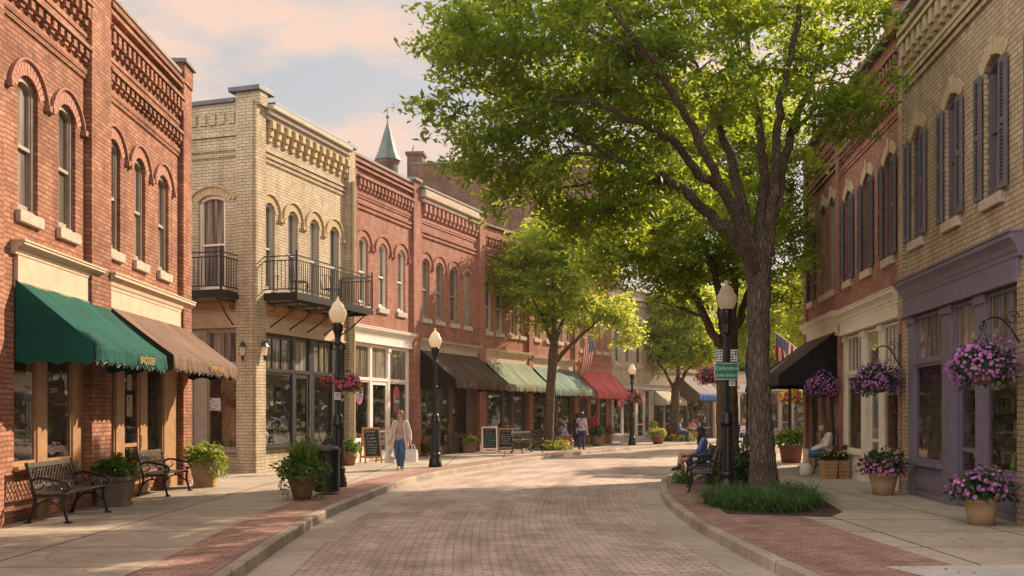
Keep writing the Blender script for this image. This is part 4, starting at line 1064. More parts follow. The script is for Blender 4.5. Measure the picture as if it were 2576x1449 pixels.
tree('street_tree', 'far street tree with a rounded yellow green crown by the pale awning at the bend',
     [(at(1690,1110,Y3), .3), (at(1694,1080,Y3), .26), (at(1700,990,Y3), .24), (at(1704,960,Y3), .2)],
     [([at(1702,990,Y3), at(1730,930,56.7), at(1770,890,56.5), at(1800,860,56.4)], .12, .03), ([at(1702,980,Y3), at(1706,900,57), at(1700,800,57)], .13, .03),
      ([at(1700,990,Y3), at(1670,930,57), at(1640,890,57)], .12, .03)],
     [(at(1705,850,57), 2.2, 2.2, 1.9), (at(1650,890,56.6), .9, 1.2, .8), (at(1760,860,56.6), 1.2, 1.4, 1.4), (at(1700,760,57), 2.0, 2.0, 1.3)],
     230, 85, .24, M['leaf2'], M['bark2'], 31, .7)
for px, Y, lab, sd_, k in ((2124, 37.0, 'bright street tree just beyond the jet black awning at the end of the right row', 61, 1.0), (1930, 47.5, 'sunlit street tree directly behind the oak trunk on the right sidewalk', 62, 1.05), (2062, 52.0, 'sunlit street tree in the gap between the flag and the oak trunk', 63, 1.1)):
    b0 = at(px, HY, Y); b0.z = 0; V3 = lambda x, y, z: b0+Vector((x, y, z*k))
    tree('street_tree', lab, [(V3(0,0,0), .22), (V3(0,0,1), .17), (V3(.05,0,3.2), .15), (V3(.05,0,4), .11)],
         [([V3(.05,0,3), V3(dx*.4,dy*.4,4.2), V3(dx,dy,5.6)], .08, .02) for dx, dy in ((-1.5,.3), (1.4,-.4), (.2,1.4), (-.2,-1.3))],
         [(V3(0,0,6.2), 2.2, 2.2, 1.9), (V3(-1.3,-.4,5), 1.2, 1.2, .9), (V3(1.2,.5,5.1), 1.2, 1.2, .9)], 170, 85, .2, M['leaf2'], M['bark2'], sd_, .62)
# trees beyond the end of the street
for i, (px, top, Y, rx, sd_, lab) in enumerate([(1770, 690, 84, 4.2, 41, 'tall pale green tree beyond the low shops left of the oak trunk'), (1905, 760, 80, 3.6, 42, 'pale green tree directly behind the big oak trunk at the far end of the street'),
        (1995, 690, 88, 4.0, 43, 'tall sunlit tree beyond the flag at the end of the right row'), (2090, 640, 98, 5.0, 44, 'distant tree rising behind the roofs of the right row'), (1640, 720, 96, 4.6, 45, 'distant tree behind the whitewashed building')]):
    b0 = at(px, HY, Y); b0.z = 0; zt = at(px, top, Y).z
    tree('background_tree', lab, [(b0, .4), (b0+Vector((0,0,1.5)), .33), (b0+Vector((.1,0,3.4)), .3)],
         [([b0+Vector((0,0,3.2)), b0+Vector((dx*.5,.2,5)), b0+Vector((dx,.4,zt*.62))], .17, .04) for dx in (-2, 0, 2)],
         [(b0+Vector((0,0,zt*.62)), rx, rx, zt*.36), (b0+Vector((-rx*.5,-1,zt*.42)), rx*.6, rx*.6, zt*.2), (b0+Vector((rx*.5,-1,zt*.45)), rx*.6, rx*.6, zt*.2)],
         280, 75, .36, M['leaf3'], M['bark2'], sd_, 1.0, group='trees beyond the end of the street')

# added band of leaves east of the street, unseen, darkening the shop glass reflections
g = np.random.default_rng(77); n = 9000; u = g.random(n); P = np.stack([34+26*u+g.normal(0, 3, n), 20+75*g.random(n), 7.5*g.random(n)**.8], 1); P[:, 0] = 42+g.normal(0, 4, n)
o = np_mesh('added_treeline', leaf_quads(P, .9, .2, g, .6), 4, M['darkleaf'], None, g.random(n)); o['kind'] = 'stuff'
# ---------------------------------------------------------------- plants for pots, baskets and beds
def lozenges(cen, size, g, nb=.3, aspect=.5, droop=.3):
    n = len(cen)
    nr = g.normal(size=(n, 3)); nr[:, 2] = np.abs(nr[:, 2])+nb; nr /= np.linalg.norm(nr, axis=1)[:, None]
    d = g.normal(size=(n, 3)); d -= nr*(d*nr).sum(1)[:, None]; d[:, 2] -= droop; d /= np.linalg.norm(d, axis=1)[:, None]
    b = np.cross(nr, d); b /= np.linalg.norm(b, axis=1)[:, None]
    l = (size*(.6+.8*g.random(n)))[:, None]; w = l*aspect
    V = np.empty((n, 4, 3)); V[:, 0] = cen; V[:, 1] = cen+d*l*.5+b*w*.5; V[:, 2] = cen+d*l; V[:, 3] = cen+d*l*.5-b*w*.5
    return V.reshape(-1, 3)
def dome(c, r, n, g, low=-.4, inner=.45):
    d = g.normal(size=(n*3, 3)); d /= np.linalg.norm(d, axis=1)[:, None]; d = d[d[:, 2] > low][:n]
    k = inner+(1-inner)*g.random(len(d))**.6
    lump = 1+.16*np.sin(5*d[:, 0]+3*d[:, 1]+2*g.random())+.13*np.sin(6*d[:, 1]-4*d[:, 2])
    return np.array(c)+d*np.array(r)*(k*lump)[:, None], d
def foliage(parent, c, r, n, size, mat, seed, low=-.4, name='foliage', droop=.3, aspect=.5):
    g = np.random.default_rng(seed); P, d = dome(c, r, n, g, low)
    return np_mesh(name, lozenges(P, size, g, .3, aspect, droop), 4, mat, parent, np.clip(g.normal(.5, .25, len(P)), 0, 1))
def blossoms(parent, c, r, n, size, mat, seed, low=-.3, name='flowers'):
    g = np.random.default_rng(seed); P, d = dome(c, r, n, g, low, .9); n = len(P)
    nr = d+g.normal(size=(n, 3))*.35; nr /= np.linalg.norm(nr, axis=1)[:, None]
    a = np.cross(nr, np.array((.3, .2, 1.0))); a /= np.linalg.norm(a, axis=1)[:, None]+1e-6; b = np.cross(nr, a)
    V = np.empty((n, 5, 4, 3)); s = (size*(.7+.6*g.random(n)))[:, None]; ph = g.random(n)*6
    for k in range(5):
        t = (ph+k*2*PI/5)[:, None]; e = a*np.cos(t)+b*np.sin(t); f = -a*np.sin(t)+b*np.cos(t)
        V[:, k, 0] = P; V[:, k, 1] = P+e*s*.6+f*s*.42+nr*s*.25; V[:, k, 2] = P+e*s+nr*s*.2; V[:, k, 3] = P+e*s*.6-f*s*.42+nr*s*.25
    return np_mesh(name, V.reshape(-1, 3), 4, mat, parent, np.repeat(np.clip(g.normal(.5, .28, n), 0, 1), 5), kind='stuff')
def blades(parent, base, length, n, mat, seed, spread=.9, wid=.012, name='blades', up=.6):
    """arching grass leaves from points base (n,3)"""
    g = np.random.default_rng(seed); B = base if len(base) == n else base[g.integers(0, len(base), n)]
    az = g.random(n)*2*PI; L = length*(.55+.6*g.random(n)); sp = spread*(.25+.75*g.random(n))
    h = np.stack([np.cos(az), np.sin(az), np.zeros(n)], 1); sdv = np.stack([-np.sin(az), np.cos(az), np.zeros(n)], 1)
    def pt(t): return B+h*(sp*L*t**1.4)[:, None]+np.array((0, 0, 1.0))*(L*(t*(1.0+up*.4)-t*t*(.35+sp*.75)))[:, None]
    ts = (0, .35, .7, 1.0); ws = (1, .95, .65, .08); V = np.empty((n, 3, 4, 3))
    for k in range(3):
        p0, p1 = pt(ts[k]), pt(ts[k+1]); w0, w1 = wid*ws[k]/2, wid*ws[k+1]/2
        V[:, k, 0] = p0-sdv*w0; V[:, k, 1] = p0+sdv*w0; V[:, k, 2] = p1+sdv*w1; V[:, k, 3] = p1-sdv*w1
    return np_mesh(name, V.reshape(-1, 3), 4, mat, parent, np.repeat(np.clip(g.normal(.5, .25, n), 0, 1), 3))
def trailers(parent, c, r, n, length, size, mat, seed, name='trailing_stems', fan=None):
    g = np.random.default_rng(seed); P = []
    for i in range(n):
        a = g.random()*2*PI if fan is None else g.uniform(*fan); L = length*(.5+.6*g.random()); m = int(L*55)
        t = np.linspace(0, 1, m); rad = r*(1+.22*np.sin(t*2.2)*g.uniform(.5, 1.3)); aa = a+.25*np.sin(t*5+g.random()*6)
        P.append(np.stack([c[0]+rad*np.cos(aa), c[1]+rad*np.sin(aa), c[2]-L*t**1.2+.05*np.sin(t*3)], 1)+g.normal(size=(m, 3))*.018)
    P = np.concatenate(P)
    return np_mesh(name, lozenges(P, size, g, .1, .55, .8), 4, mat, parent, np.clip(g.normal(.6, .25, len(P)), 0, 1), kind='stuff')

# ---------------------------------------------------------------- awnings
def lettering(parent, text, size, loc, mat, rot=(PI/2, 0, 0), name='lettering', ext=.003, sx=1.0):
    cu = bpy.data.curves.new(name, 'FONT'); cu.body = text; cu.size = size; cu.align_x = 'CENTER'; cu.align_y = 'CENTER'; cu.extrude = ext; cu.resolution_u = 3
    t_ = bpy.data.objects.new(name, cu); C.objects.link(t_); bpy.context.view_layer.update()
    me = bpy.data.meshes.new_from_object(t_.evaluated_get(bpy.context.evaluated_depsgraph_get())); bpy.data.objects.remove(t_); bpy.data.curves.remove(cu)
    me.materials.clear(); me.materials.append(mat); me.name = name
    o = link(name, me, parent); o.location = loc; o.rotation_euler = rot; o.scale = (sx, 1, 1); return o

def awning(f, u0, u1, zt, zb, p, drop, mat, dark, label, text=None, tu=.5, ts=.22, scallop=.09, trim=None, seed=1):
    root = thing('awning', label, 'awning', f.w((u0+u1)/2, 0, zb), f.rz, 'shop awnings along the street')
    L = u1-u0; a = -L/2; g = random.Random(seed); top = zt-zb
    mb = MB(); mb.smooth = True; nx = max(8, int(L*7)); ny = 10; ph = g.uniform(0, 6)
    def surf(i, j):
        x = a+L*i/nx; t = j/ny; sag = .035*math.sin(PI*t)*(1+.5*math.sin(x*7+ph))+.012*math.sin(x*9.3+ph)*t
        return (x, -.02-(p-.02)*t, top*(1-t)-sag)
    for i in range(nx+1):
        for j in range(ny+1): mb.v.append(surf(i, j))
    for i in range(nx):
        for j in range(ny): q = i*(ny+1)+j; mb.f.append([q, q+1, q+ny+2, q+ny+1]); mb.m.append(0); mb.sm.append(True)
    mb.build('canopy', mat, root, solid=.006)
    # front valance with scalloped hem
    v = MB(); v.smooth = True; n = int(L*34); rows = 5
    for i in range(n+1):
        x = a+L*i/n; hem = drop-scallop*abs(math.cos(x/.2*PI))**.7*.8; wob = .018*math.sin(x*11+ph)+.012*math.sin(x*23+ph)
        for j in range(rows+1):
            t = j/rows; v.v.append((x, -p-.004-wob*t-.015*t, -.012*math.sin(x*9.3+ph)-hem*t))
    for i in range(n):
        for j in range(rows): q = i*(rows+1)+j; v.f.append([q, q+1, q+rows+2, q+rows+1]); v.m.append(0); v.sm.append(True)
    vo = v.build('valance', mat, root, solid=.005)
    if trim:
        t_ = MB(); pts = [(a+L*i/n, -p-.012-(.018*math.sin((a+L*i/n)*11+ph)), -.012*math.sin((a+L*i/n)*9.3+ph)-(drop-scallop*abs(math.cos((a+L*i/n)/.2*PI))**.7*.8)) for i in range(n+1)]
        t_.tube(pts, .007, 4); t_.build('trim', trim, vo)
    for sg in (-1, 1):
        x = sg*L/2; sp = MB(); m = int(p*30)
        top_ = [(x, -.02-(p-.02)*i/m, top*(1-i/m)) for i in range(m+1)]
        for i in range(m):
            y0, y1 = top_[i][1], top_[i+1][1]; h = lambda y: -drop+scallop*.7*abs(math.cos(y/.42*PI))**.8
            sp.quad((x, y0, h(y0)), (x, y1, h(y1)), (x, y1, top_[i+1][2]), (x, y0, top_[i][2]))
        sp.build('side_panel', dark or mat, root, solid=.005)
    fr = MB()
    fr.tube([(a+.02, -p+.02, -.02), (-a-.02, -p+.02, -.02)], .018, 6)
    for x in (a+.03, -a-.03): fr.tube([(x, -.02, top-.03), (x, -p+.02, -.02), (x, -.02, -.02)], .014, 6)
    fr.build('frame', M['iron'], root)
    if text:
        # hung on the folded front so that the letters follow the cloth
        lettering(root, text, ts, (a+L*tu, -p-.062, -drop*.44), M['gold'], (R(94), 0, 0), sx=.9)
    return root
awning(b1, s1(7.5), s1(10.75), 3.56, 2.62, 1.15, .32, M['aw_green'], M['aw_green'], 'large dark green awning with gold lettering above the nearest bench', 'BAQUISER', .66, .175, trim=M['aw_cream'], seed=3)
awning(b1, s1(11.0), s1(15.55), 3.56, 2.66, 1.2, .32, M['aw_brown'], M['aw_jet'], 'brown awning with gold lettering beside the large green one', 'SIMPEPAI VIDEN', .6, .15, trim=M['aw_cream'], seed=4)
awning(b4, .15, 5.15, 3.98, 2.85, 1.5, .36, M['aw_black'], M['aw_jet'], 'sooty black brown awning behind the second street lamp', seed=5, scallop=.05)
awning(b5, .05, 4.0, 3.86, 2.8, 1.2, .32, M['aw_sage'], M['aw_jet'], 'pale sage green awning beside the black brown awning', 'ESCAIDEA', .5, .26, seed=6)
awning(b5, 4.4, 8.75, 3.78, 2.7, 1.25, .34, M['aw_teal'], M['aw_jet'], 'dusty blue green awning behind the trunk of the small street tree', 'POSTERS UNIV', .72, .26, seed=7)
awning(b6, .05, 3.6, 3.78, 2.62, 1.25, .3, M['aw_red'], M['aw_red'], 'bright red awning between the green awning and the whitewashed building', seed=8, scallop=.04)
awning(b7, 5.0, 7.7, 2.95, 2.35, .8, .3, M['aw_cream'], M['aw_cream'], 'pale canvas awning on the whitewashed building', seed=9, scallop=.02)
aw = awning(b8, .3, 4.3, 3.9, 2.75, 1.4, .42, M['aw_grey'], M['aw_grey'], 'grey awning with a bright blue valance at the bend', seed=10, scallop=.01)
for ch in aw.children:
    if ch.name.startswith('valance'): ch.data.materials[0] = M['aw_blue']
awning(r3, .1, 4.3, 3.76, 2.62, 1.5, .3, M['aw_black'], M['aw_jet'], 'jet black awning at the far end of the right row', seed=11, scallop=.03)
lettering(b9.root, 'MILLINER', .34, (b9.L*.42, -.075, 3.33), M['ink'])

# ---------------------------------------------------------------- street lamps
t = NT('lamp_glass'); p = t.bsdf((.82, .74, .6, 1), .25, 0, None, .5); tr = t.n('ShaderNodeBsdfTranslucent'); tr.inputs[0].default_value = (.92, .85, .7, 1)
mx = t.n('ShaderNodeMixShader'); mx.inputs[0].default_value = .55; t.l(p, mx.inputs[1]); t.l(tr.outputs[0], mx.inputs[2]); M['globe'] = t.done(mx.outputs[0])
def make_lamp():
    r = thing('street_lamp', '', 'street lamp', group='black street lamps with acorn globes')
    b = MB(); b.smooth = True
    b.lathe([(.2, 0), (.2, .1), (.185, .13), (.185, .2), (.16, .24), (.15, .3), (.165, .34), (.165, .4), (.135, .44)], 16); b.smooth = False
    b.lathe([(.128, .44), (.112, 1.2), (.108, 1.3)], 24, flute=.09); b.smooth = True
    b.lathe([(.125, 1.3), (.145, 1.33), (.145, 1.39), (.115, 1.43), (.12, 1.5), (.1, 1.56), (.075, 1.6)], 16)
    b.build('base', M['iron'], r)
    s = MB(); s.lathe([(.064, 1.58), (.06, 2.4), (.052, 3.1)], 20, flute=.08); s.smooth = True; s.lathe([(.07, 2.36), (.075, 2.39), (.07, 2.42)], 14)
    s.build('post', M['iron'], r)
    c = MB(); c.smooth = True; c.lathe([(.055, 3.06), (.1, 3.1), (.1, 3.14), (.06, 3.19), (.075, 3.3), (.115, 3.42), (.125, 3.5), (.125, 3.54), (.11, 3.57)], 18); c.build('capital', M['iron'], r)
    g = MB(); g.smooth = True
    g.lathe([(.105, 3.565), (.15, 3.62), (.19, 3.72), (.198, 3.78), (.188, 3.84), (.165, 3.87), (.15, 3.88), (.13, 3.95), (.09, 4.01), (.05, 4.04), (.028, 4.06), (.032, 4.08), (.02, 4.11), (.006, 4.15)], 20); g.build('globe', M['globe'], r)
    return r
lamp = make_lamp(); lamp.location = gp(850, 1225); lamp['label'] = 'black street lamp with a red flower basket beside the trash can'
for x, y, l in ((1095, 1175, 'black street lamp in front of the sooty black awning'), (1590, 1120, 'far street lamp with a pink flower basket in front of the whitewashed building')): dup(lamp, gp(x, y), .2, l)
RL = gp(1828, 1240); dup(lamp, RL, .1, 'black street lamp carrying the green sign beside the oak', scale=1.035)

# signs on the right-hand lamp
def plate(name, label, x0, x1, y0, y1, Y, mat, border=None, cat='sign'):
    a, b_ = at3(x0, y1, Y), at3(x1, y0, Y); w, h = b_.x-a.x, b_.z-a.z
    r = thing(name, label, cat, ((a.x+b_.x)/2, Y, (a.z+b_.z)/2)); m = MB(); m.box(-w/2, w/2, -.004, .004, -h/2, h/2); m.build('panel', mat, r, bevel=.003)
    if border:
        bd = MB(); t = .012
        for q in ((-w/2, w/2, h/2-t, h/2), (-w/2, w/2, -h/2, -h/2+t), (-w/2, -w/2+t, -h/2+t, h/2-t), (w/2-t, w/2, -h/2+t, h/2-t)): bd.box(q[0], q[1], -.007, -.0035, q[2], q[3])
        bd.build('border', border, r)
    return r, w, h
def at3(x, y, Y): return Vector(((x-CX)/F*Y, Y, H+(HY-y)/F*Y))
r, w, h = plate('street_sign', 'green street sign with white lettering on the lamp beside the oak', 1797, 1857, 913, 955, RL.y-.09, M['sign_green'], M['sign_white'])
lettering(r, 'Carlundico', .1, (0, -.008, .06), M['sign_white']); lettering(r, 'STAIF EMART', .075, (0, -.008, -.085), M['sign_white'])
for x0, x1, l, seed in ((1798, 1819, 'white notice sign on the left of the lamp post above the green sign', 1), (1836, 1857, 'white notice sign on the right of the lamp post above the green sign', 2)):
    r, w, h = plate('notice_sign', l, x0, x1, 878, 911, RL.y-.03, M['sign_white'], M['ink']); gg = random.Random(seed); m = MB()
    r.children[1].scale = (.9, 1, .92); r.children[1].location.y = .0005
    for i in range(4):
        for j in range(2):
            x, z = -w*.22+j*w*.42, h*.3-i*h*.2; m.box(x-gg.uniform(.015, .035), x+gg.uniform(.015, .035), -.007, -.004, z-gg.uniform(.006, .02), z+gg.uniform(.006, .02))
    m.build('writing', M['ink'], r)
    b = MB(); b.box(min(0, (RL.x-r.location.x))*1.0, max(0, RL.x-r.location.x), .004, .02, -.02, .02); b.build('bracket', M['iron'], r)
r, w, h = plate('notice_sign', 'small white notice under the green street sign', 1834, 1850, 957, 971, RL.y-.05, M['sign_white']); m = MB()
for z in (.03, .005, -.02): m.box(-w*.38, w*.38, -.006, -.004, z-.005, z+.005)
m.build('writing', M['ink'], r)
b = MB(); b.box(RL.x-r.location.x, 0, .003, .012, -.01, .01); b.build('bracket', M['iron'], r)
# plate on the left-hand lamp
L1 = gp(850, 1225)
r = thing('notice_sign', 'small pale plate strapped to the left street lamp under its flower basket', 'sign', (L1.x, L1.y-.07, 1.98)); m = MB(); m.box(-.07, .07, -.004, .004, -.08, .08); m.build('panel', M['sign_white'], r, bevel=.003)
m = MB(); [m.box(-.05, .05, -.006, -.0035, z-.008, z+.008) for z in (.045, .01, -.03)]; m.build('writing', M['ink'], r)
b = MB(); b.box(-.02, .02, .004, .02, -.03, .03); b.build('strap', M['iron'], r)

# ---------------------------------------------------------------- hanging baskets
def basket(loc, label, fl, seed, rad=.47, bracket=None, chain=.35, nf=620, fs=.027, fl2=None, group='hanging flower baskets', dz=1.0):
    r = thing('hanging_basket', label, 'hanging basket', loc, 0, group)
    b = MB(); b.smooth = True; b.lathe([(.02, -rad*.5), (rad*.3, -rad*.46), (rad*.52, -rad*.2), (rad*.58, .0)], 14); b.build('bowl', M['clay_brown'], r)
    foliage(r, (0, 0, .02), (rad*.94, rad*.94, rad*.78*dz), 1300, rad*.17, M['darkleaf'], seed, -.75)
    blossoms(r, (0, 0, .02), (rad, rad, rad*.82*dz), nf, fs, fl, seed+1, -.62)
    if fl2: blossoms(r, (0, 0, .02), (rad, rad, rad*.7), nf//2, fs, fl2, seed+2, -.5)
    if chain:
        m = MB()
        for k in range(3):
            a = k*2*PI/3+.5; m.tube([(rad*.5*math.cos(a), rad*.5*math.sin(a), .1), (0, 0, rad*.6+chain)], .006, 5)
        m.tube([(0, 0, rad*.6+chain), (0, 0, rad*.6+chain+.1)], .008, 5); m.build('chain', M['iron'], r)
    return r
def scroll(r, wall_dx, z, n=26):
    """wrought bracket reaching back to the wall from above the basket, in the basket's frame"""
    m = MB(); s = 1 if wall_dx > 0 else -1; W = abs(wall_dx)
    m.tube([(s*W, 0, z-.36), (s*W, 0, z+.3)], .014, 6)
    arm = [(-s*.02, 0, z)]+[(s*(W*t), 0, z+.1*math.sin(t*PI*1.1)-.32*t**2.2) for t in [i/14 for i in range(1, 15)]]
    m.tube(arm, .013, 6)
    m.tube([(s*(-.02+.07*(1-k/16)*math.sin(k*.5)), 0, z-.07+.07*(1-k/20)*math.cos(k*.5)) for k in range(16)], .011, 5)
    m.tube([(s*(W-.13+.11*(1-k/30)*math.cos(k*.4)), 0, z+.05+.11*(1-k/30)*math.sin(k*.4)) for k in range(22)], .009, 5)
    m.build('bracket', M['iron'], r)
for f, u, px, sz, l in ((r1, 5.92, 2474, 1.0, 'large purple petunia basket hanging by the purple shop front'), (r2, 5.42, 2206, 1.0, 'purple petunia basket hanging in front of the cream shop front'), (r3, 4.42, 2066, 1.0, 'purple petunia basket hanging at the end of the jet black awning')):
    q = f.w(u, -.02, 0); X = (px-CX)/F*q.y
    r = basket((X, q.y, 2.24), l, M['fl_purple'], int(px), .455, chain=.3); scroll(r, q.x-X, .455*.6+.4)
L3 = gp(1590, 1120)
r = basket((L1.x+.27, L1.y-.02, 2.2), 'red and pink flower basket hung on the left street lamp', M['fl_pink'], 51, .27, chain=.0, nf=110, fs=.036, fl2=M['fl_red'])
trailers(r, (.02, 0, -.02), .2, 9, .3, .06, M['limeleaf'], 4)
m = MB(); m.tube([(-.27, .02, .3), (.0, 0, .34), (.02, 0, .1)], .012, 6); m.build('bracket', M['iron'], r)
r = basket((L1.x-.22, L1.y-.02, 2.28), 'small red flower cluster on the other side of the left street lamp', M['fl_red'], 53, .14, chain=0, nf=45, fs=.034, fl2=M['fl_pink']); m = MB(); m.tube([(.22, .02, .14), (0, 0, .18), (0, 0, .05)], .01, 6); m.build('bracket', M['iron'], r)
r = basket((L3.x+.12, L3.y-.25, 2.32), 'pink and white flower basket hung on the far street lamp', M['fl_pink'], 55, .42, chain=0, nf=170, fs=.05); m = MB(); m.tube([(-.12, .25, .42), (0, 0, .48), (0, 0, .1)], .014, 6); m.build('bracket', M['iron'], r)
q = at3(1786, 948, 30); r = basket(q, 'dark pink flower basket behind the green street sign', M['fl_pink'], 57, .4, chain=.35, nf=150, fs=.045)
m = MB(); m.tube([(0, 0, .68), (.3, 0, .8), (.55, -1.2, .7)], .014, 6); m.build('bracket', M['iron'], r)
q = at3(1992, 1000, 38); r = basket(q, 'orange and yellow flower basket far beyond the jet black awning', M['fl_yellow'], 59, .45, chain=.3, nf=120, fs=.06, fl2=M['fl_red'])
m = MB(); m.tube([(0, 0, .6), (.2, .2, .75), (1.2, .5, .7)], .014, 6); m.tube([(1.2, .5, .9), (1.2, .5, -q.z)], .05, 8); m.build('bracket', M['iron'], r)

# ---------------------------------------------------------------- benches
def make_bench():
    r = thing('park_bench', '', 'bench', group='black cast iron benches'); L = 1.5
    for sg in (-1, 1):
        x = sg*(L/2-.03)
        f = MB(); f.tube(curve3([(x, -.3, 0), (x, -.26, .14), (x, -.23, .3), (x, -.25, .42)], 4), [.03, .024, .022, .022, .022, .024, .024, .026, .026, .024, .024, .024, .024], 7); f.box(x-.035, x+.035, -.35, -.26, 0, .025); f.build('leg', M['iron'], r)
        f = MB(); f.tube(curve3([(x, .27, 0), (x, .21, .16), (x, .17, .32), (x, .19, .44), (x, .24, .66), (x, .3, .88)], 4), .024, 7); f.box(x-.035, x+.035, .23, .32, 0, .025)
        f.tube(curve3([(x, -.24, .2), (x, -.1, .3), (x, 0, .33), (x, .1, .3), (x, .19, .2)], 4), .017, 6); f.tube([(x, -.24, .4), (x, .2, .4)], .02, 6); f.tube([(x, 0, .33), (x, 0, .4)], .02, 6)
        f.build('leg', M['iron'], r)
        a = MB(); a.tube(curve3([(x, .23, .62), (x, .1, .66), (x, -.08, .63), (x, -.22, .6), (x, -.3, .57), (x, -.32, .5), (x, -.27, .47), (x, -.24, .51)], 4), .022, 7)
        a.tube(curve3([(x, -.24, .42), (x, -.2, .5), (x, -.12, .55), (x, -.06, .6)], 4), .014, 6); a.tube(curve3([(x, .2, .47), (x, .1, .5), (x, .04, .56), (x, .08, .62)], 4), .012, 6)
        a.build('armrest', M['iron'], r)
    s = MB()
    for i in range(7):
        y = -.27+i*.068; z = .43-.018*math.sin(i/6*PI); s.box(-L/2+.02, L/2-.02, y, y+.05, z, z+.022)
    s.build('seat', M['irongrey'], r)
    b = MB(); T = Matrix.Translation((0, .2, .5)) @ Matrix.Rotation(R(-15.5), 4, 'X')
    w = L/2-.05; z0, z1 = .05, .34
    for zz, hh in ((z0-.02, .05), (z1+.01, .07)): b.obox(T @ Matrix.Translation((0, 0, zz)), 2*w, .026, hh)
    for x in (-w+.02, w-.02): b.obox(T @ Matrix.Translation((x, 0, (z0+z1)/2)), .035, .024, z1-z0)
    n = 13
    for i in range(-3, n):
        for sg in (-1, 1):
            pts = []
            for k in range(9):
                t = k/8; x = -w+.05+(2*w-.1)*(i/n+t*3/n); 
                if -w+.03 < x < w-.03: pts.append(T @ Vector((x*sg, .0, z0+(z1-z0)*t)))
            if len(pts) > 1: b.tube(pts, .0085, 5)
    b.build('backrest', M['irongrey'], r)
    return r
def curve3(pts, n): return curve(pts, n)
def curve(pts, n=6):
    P = [Vector(p) for p in pts]; k = len(P)-1; out = []
    for i in range(k*n+1):
        t = i/n; a = min(int(t), k-1); u = t-a
        p0 = P[a-1] if a else P[0]*2-P[1]; p1, p2 = P[a], P[a+1]; p3 = P[a+2] if a+2 <= k else P[k]*2-P[k-1]
        out.append(.5*((2*p1)+(p2-p0)*u+(2*p0-5*p1+4*p2-p3)*u*u+(3*p1-p0-3*p2+p3)*u**3))
    return out
bench = make_bench(); bench.location = (-6.8, 15.25, 0); bench.rotation_euler = (0, 0, PI/2+.05); bench['label'] = 'black iron lattice bench under the green awning'; bench.scale = (1.12, 1, 1)
dup(bench, (-6.95, 19.85, 0), PI/2+.03, 'black iron lattice bench between two square planters', scale=1.0)
q = gp(1325, 1139); dup(bench, q, .95, 'iron bench beside the small street tree and the chalkboards', scale=1.0)
q2 = gp(1352, 1130); dup(bench, (q2.x, q2.y, 0), .75+PI, 'second iron bench half hidden behind the trunk of the small street tree', scale=1.0)
BE = (3.98, 20.75); dup(bench, (*BE, 0), -PI/2-.16, 'empty iron bench right beside the lamp with the green sign', scale=1.0)
BW = (4.36, 23.1); dup(bench, (*BW, 0), -PI/2-.12, 'iron bench by the kerb with the long haired woman sitting on it', scale=1.0)
dup(bench, (8.2, 25.65, 0), -PI/2-.1, 'bench against the right wall with the woman in the cream cardigan', scale=.92)
# cup left standing on the near bench of the pair
r = thing('paper_cup', 'tan paper cup standing on the empty bench by the lamp', 'cup', (3.91, 21.2, .452)); m = MB(); m.smooth = True; m.lathe([(.036, 0), (.05, .17), (.05, .171)], 12); m.build('cup', M['pot_tan'], r); m = MB(); m.smooth = True; m.lathe([(.054, .171), (.052, .19), (.04, .2)], 12); m.build('lid', M['white'], r)

# ---------------------------------------------------------------- pots and planters
def round_pot(loc, r0, r1, h, mat, label, rim=.03, name='flower_pot', group=None, rz=0, soil=True):
    r = thing(name, label, 'planter', loc, rz, group); m = MB(); m.smooth = True
    m.lathe([(r0, 0), (r0+(r1-r0)*.55, h*.5), (r1, h-.07), (r1+rim*.3, h-.065)], 26); m.lathe([(r1+rim, h-.066), (r1+rim, h), (r1+rim*.4, h+.005), (r1-.03, h-.01), (r1-.04, h-.06)], 26, cap=False); m.build('pot', mat, r)
    s = MB(); s.lathe([(r1-.035, h-.058), (0.01, h-.02)], 20, cap=False); s.build('soil', M['soil'], r); return r
def square_pot(loc, w0, w1, h, mat, label, rz):
    r = thing('square_planter', label, 'planter', loc, rz); m = MB(); a, b = w0/2, w1/2
    def ring(w, z): return [(-w, -w, z), (w, -w, z), (w, w, z), (-w, w, z)]
    rings = [(a+.02, 0), (a+.02, .06), (a, .07), (b-.015, h-.08), (b+.015, h-.075), (b+.015, h), (b-.03, h), (b-.045, h-.08)]; vs = []
    for w, z in rings: vs += ring(w, z)
    fs = [(3, 2, 1, 0)]
    for i in range(len(rings)-1):
        for j in range(4): fs.append((i*4+j, i*4+(j+1) % 4, i*4+4+(j+1) % 4, i*4+4+j))
    m.add(vs, fs); m.build('pot', mat, r, bevel=.008)
    s = MB(); k = b-.04; s.quad((-k, -k, h-.07), (k, -k, h-.07), (k, k, h-.07), (-k, k, h-.07)); s.build('soil', M['soil'], r); return r
r = square_pot((-6.87, 17.2, 0), .42, .58, .52, M['pot_stone'], 'dark tapered square planter of leafy greens between the two nearest benches', .08)
foliage(r, (0, 0, .6), (.34, .34, .26), 650, .12, M['potleaf'], 61, -.35)
r = square_pot((-6.7, 21.75, 0), .42, .58, .55, M['pot_tan'], 'pale tan square planter with lime trailing plants by the cream brick corner', .05)
foliage(r, (0, 0, .66), (.4, .38, .28), 650, .13, M['limeleaf'], 62, -.3); trailers(r, (0, 0, .62), .34, 22, .42, .07, M['limeleaf'], 63, fan=(-1.5, 1.0))
U = gp(760, 1257); r = round_pot(U, .15, .27, .46, M['clay_brown'], 'brown clay urn of grasses and trailing ivy beside the trash can', .035)
foliage(r, (0, 0, .58), (.44, .44, .27), 1200, .1, M['potleaf'], 64, -.5, aspect=.4); blades(r, np.array([[0, 0, .45]])+np.random.default_rng(3).normal(size=(120, 3))*np.array((.09, .09, .0)), .95, 230, M['potleaf'], 65, .6, .028)
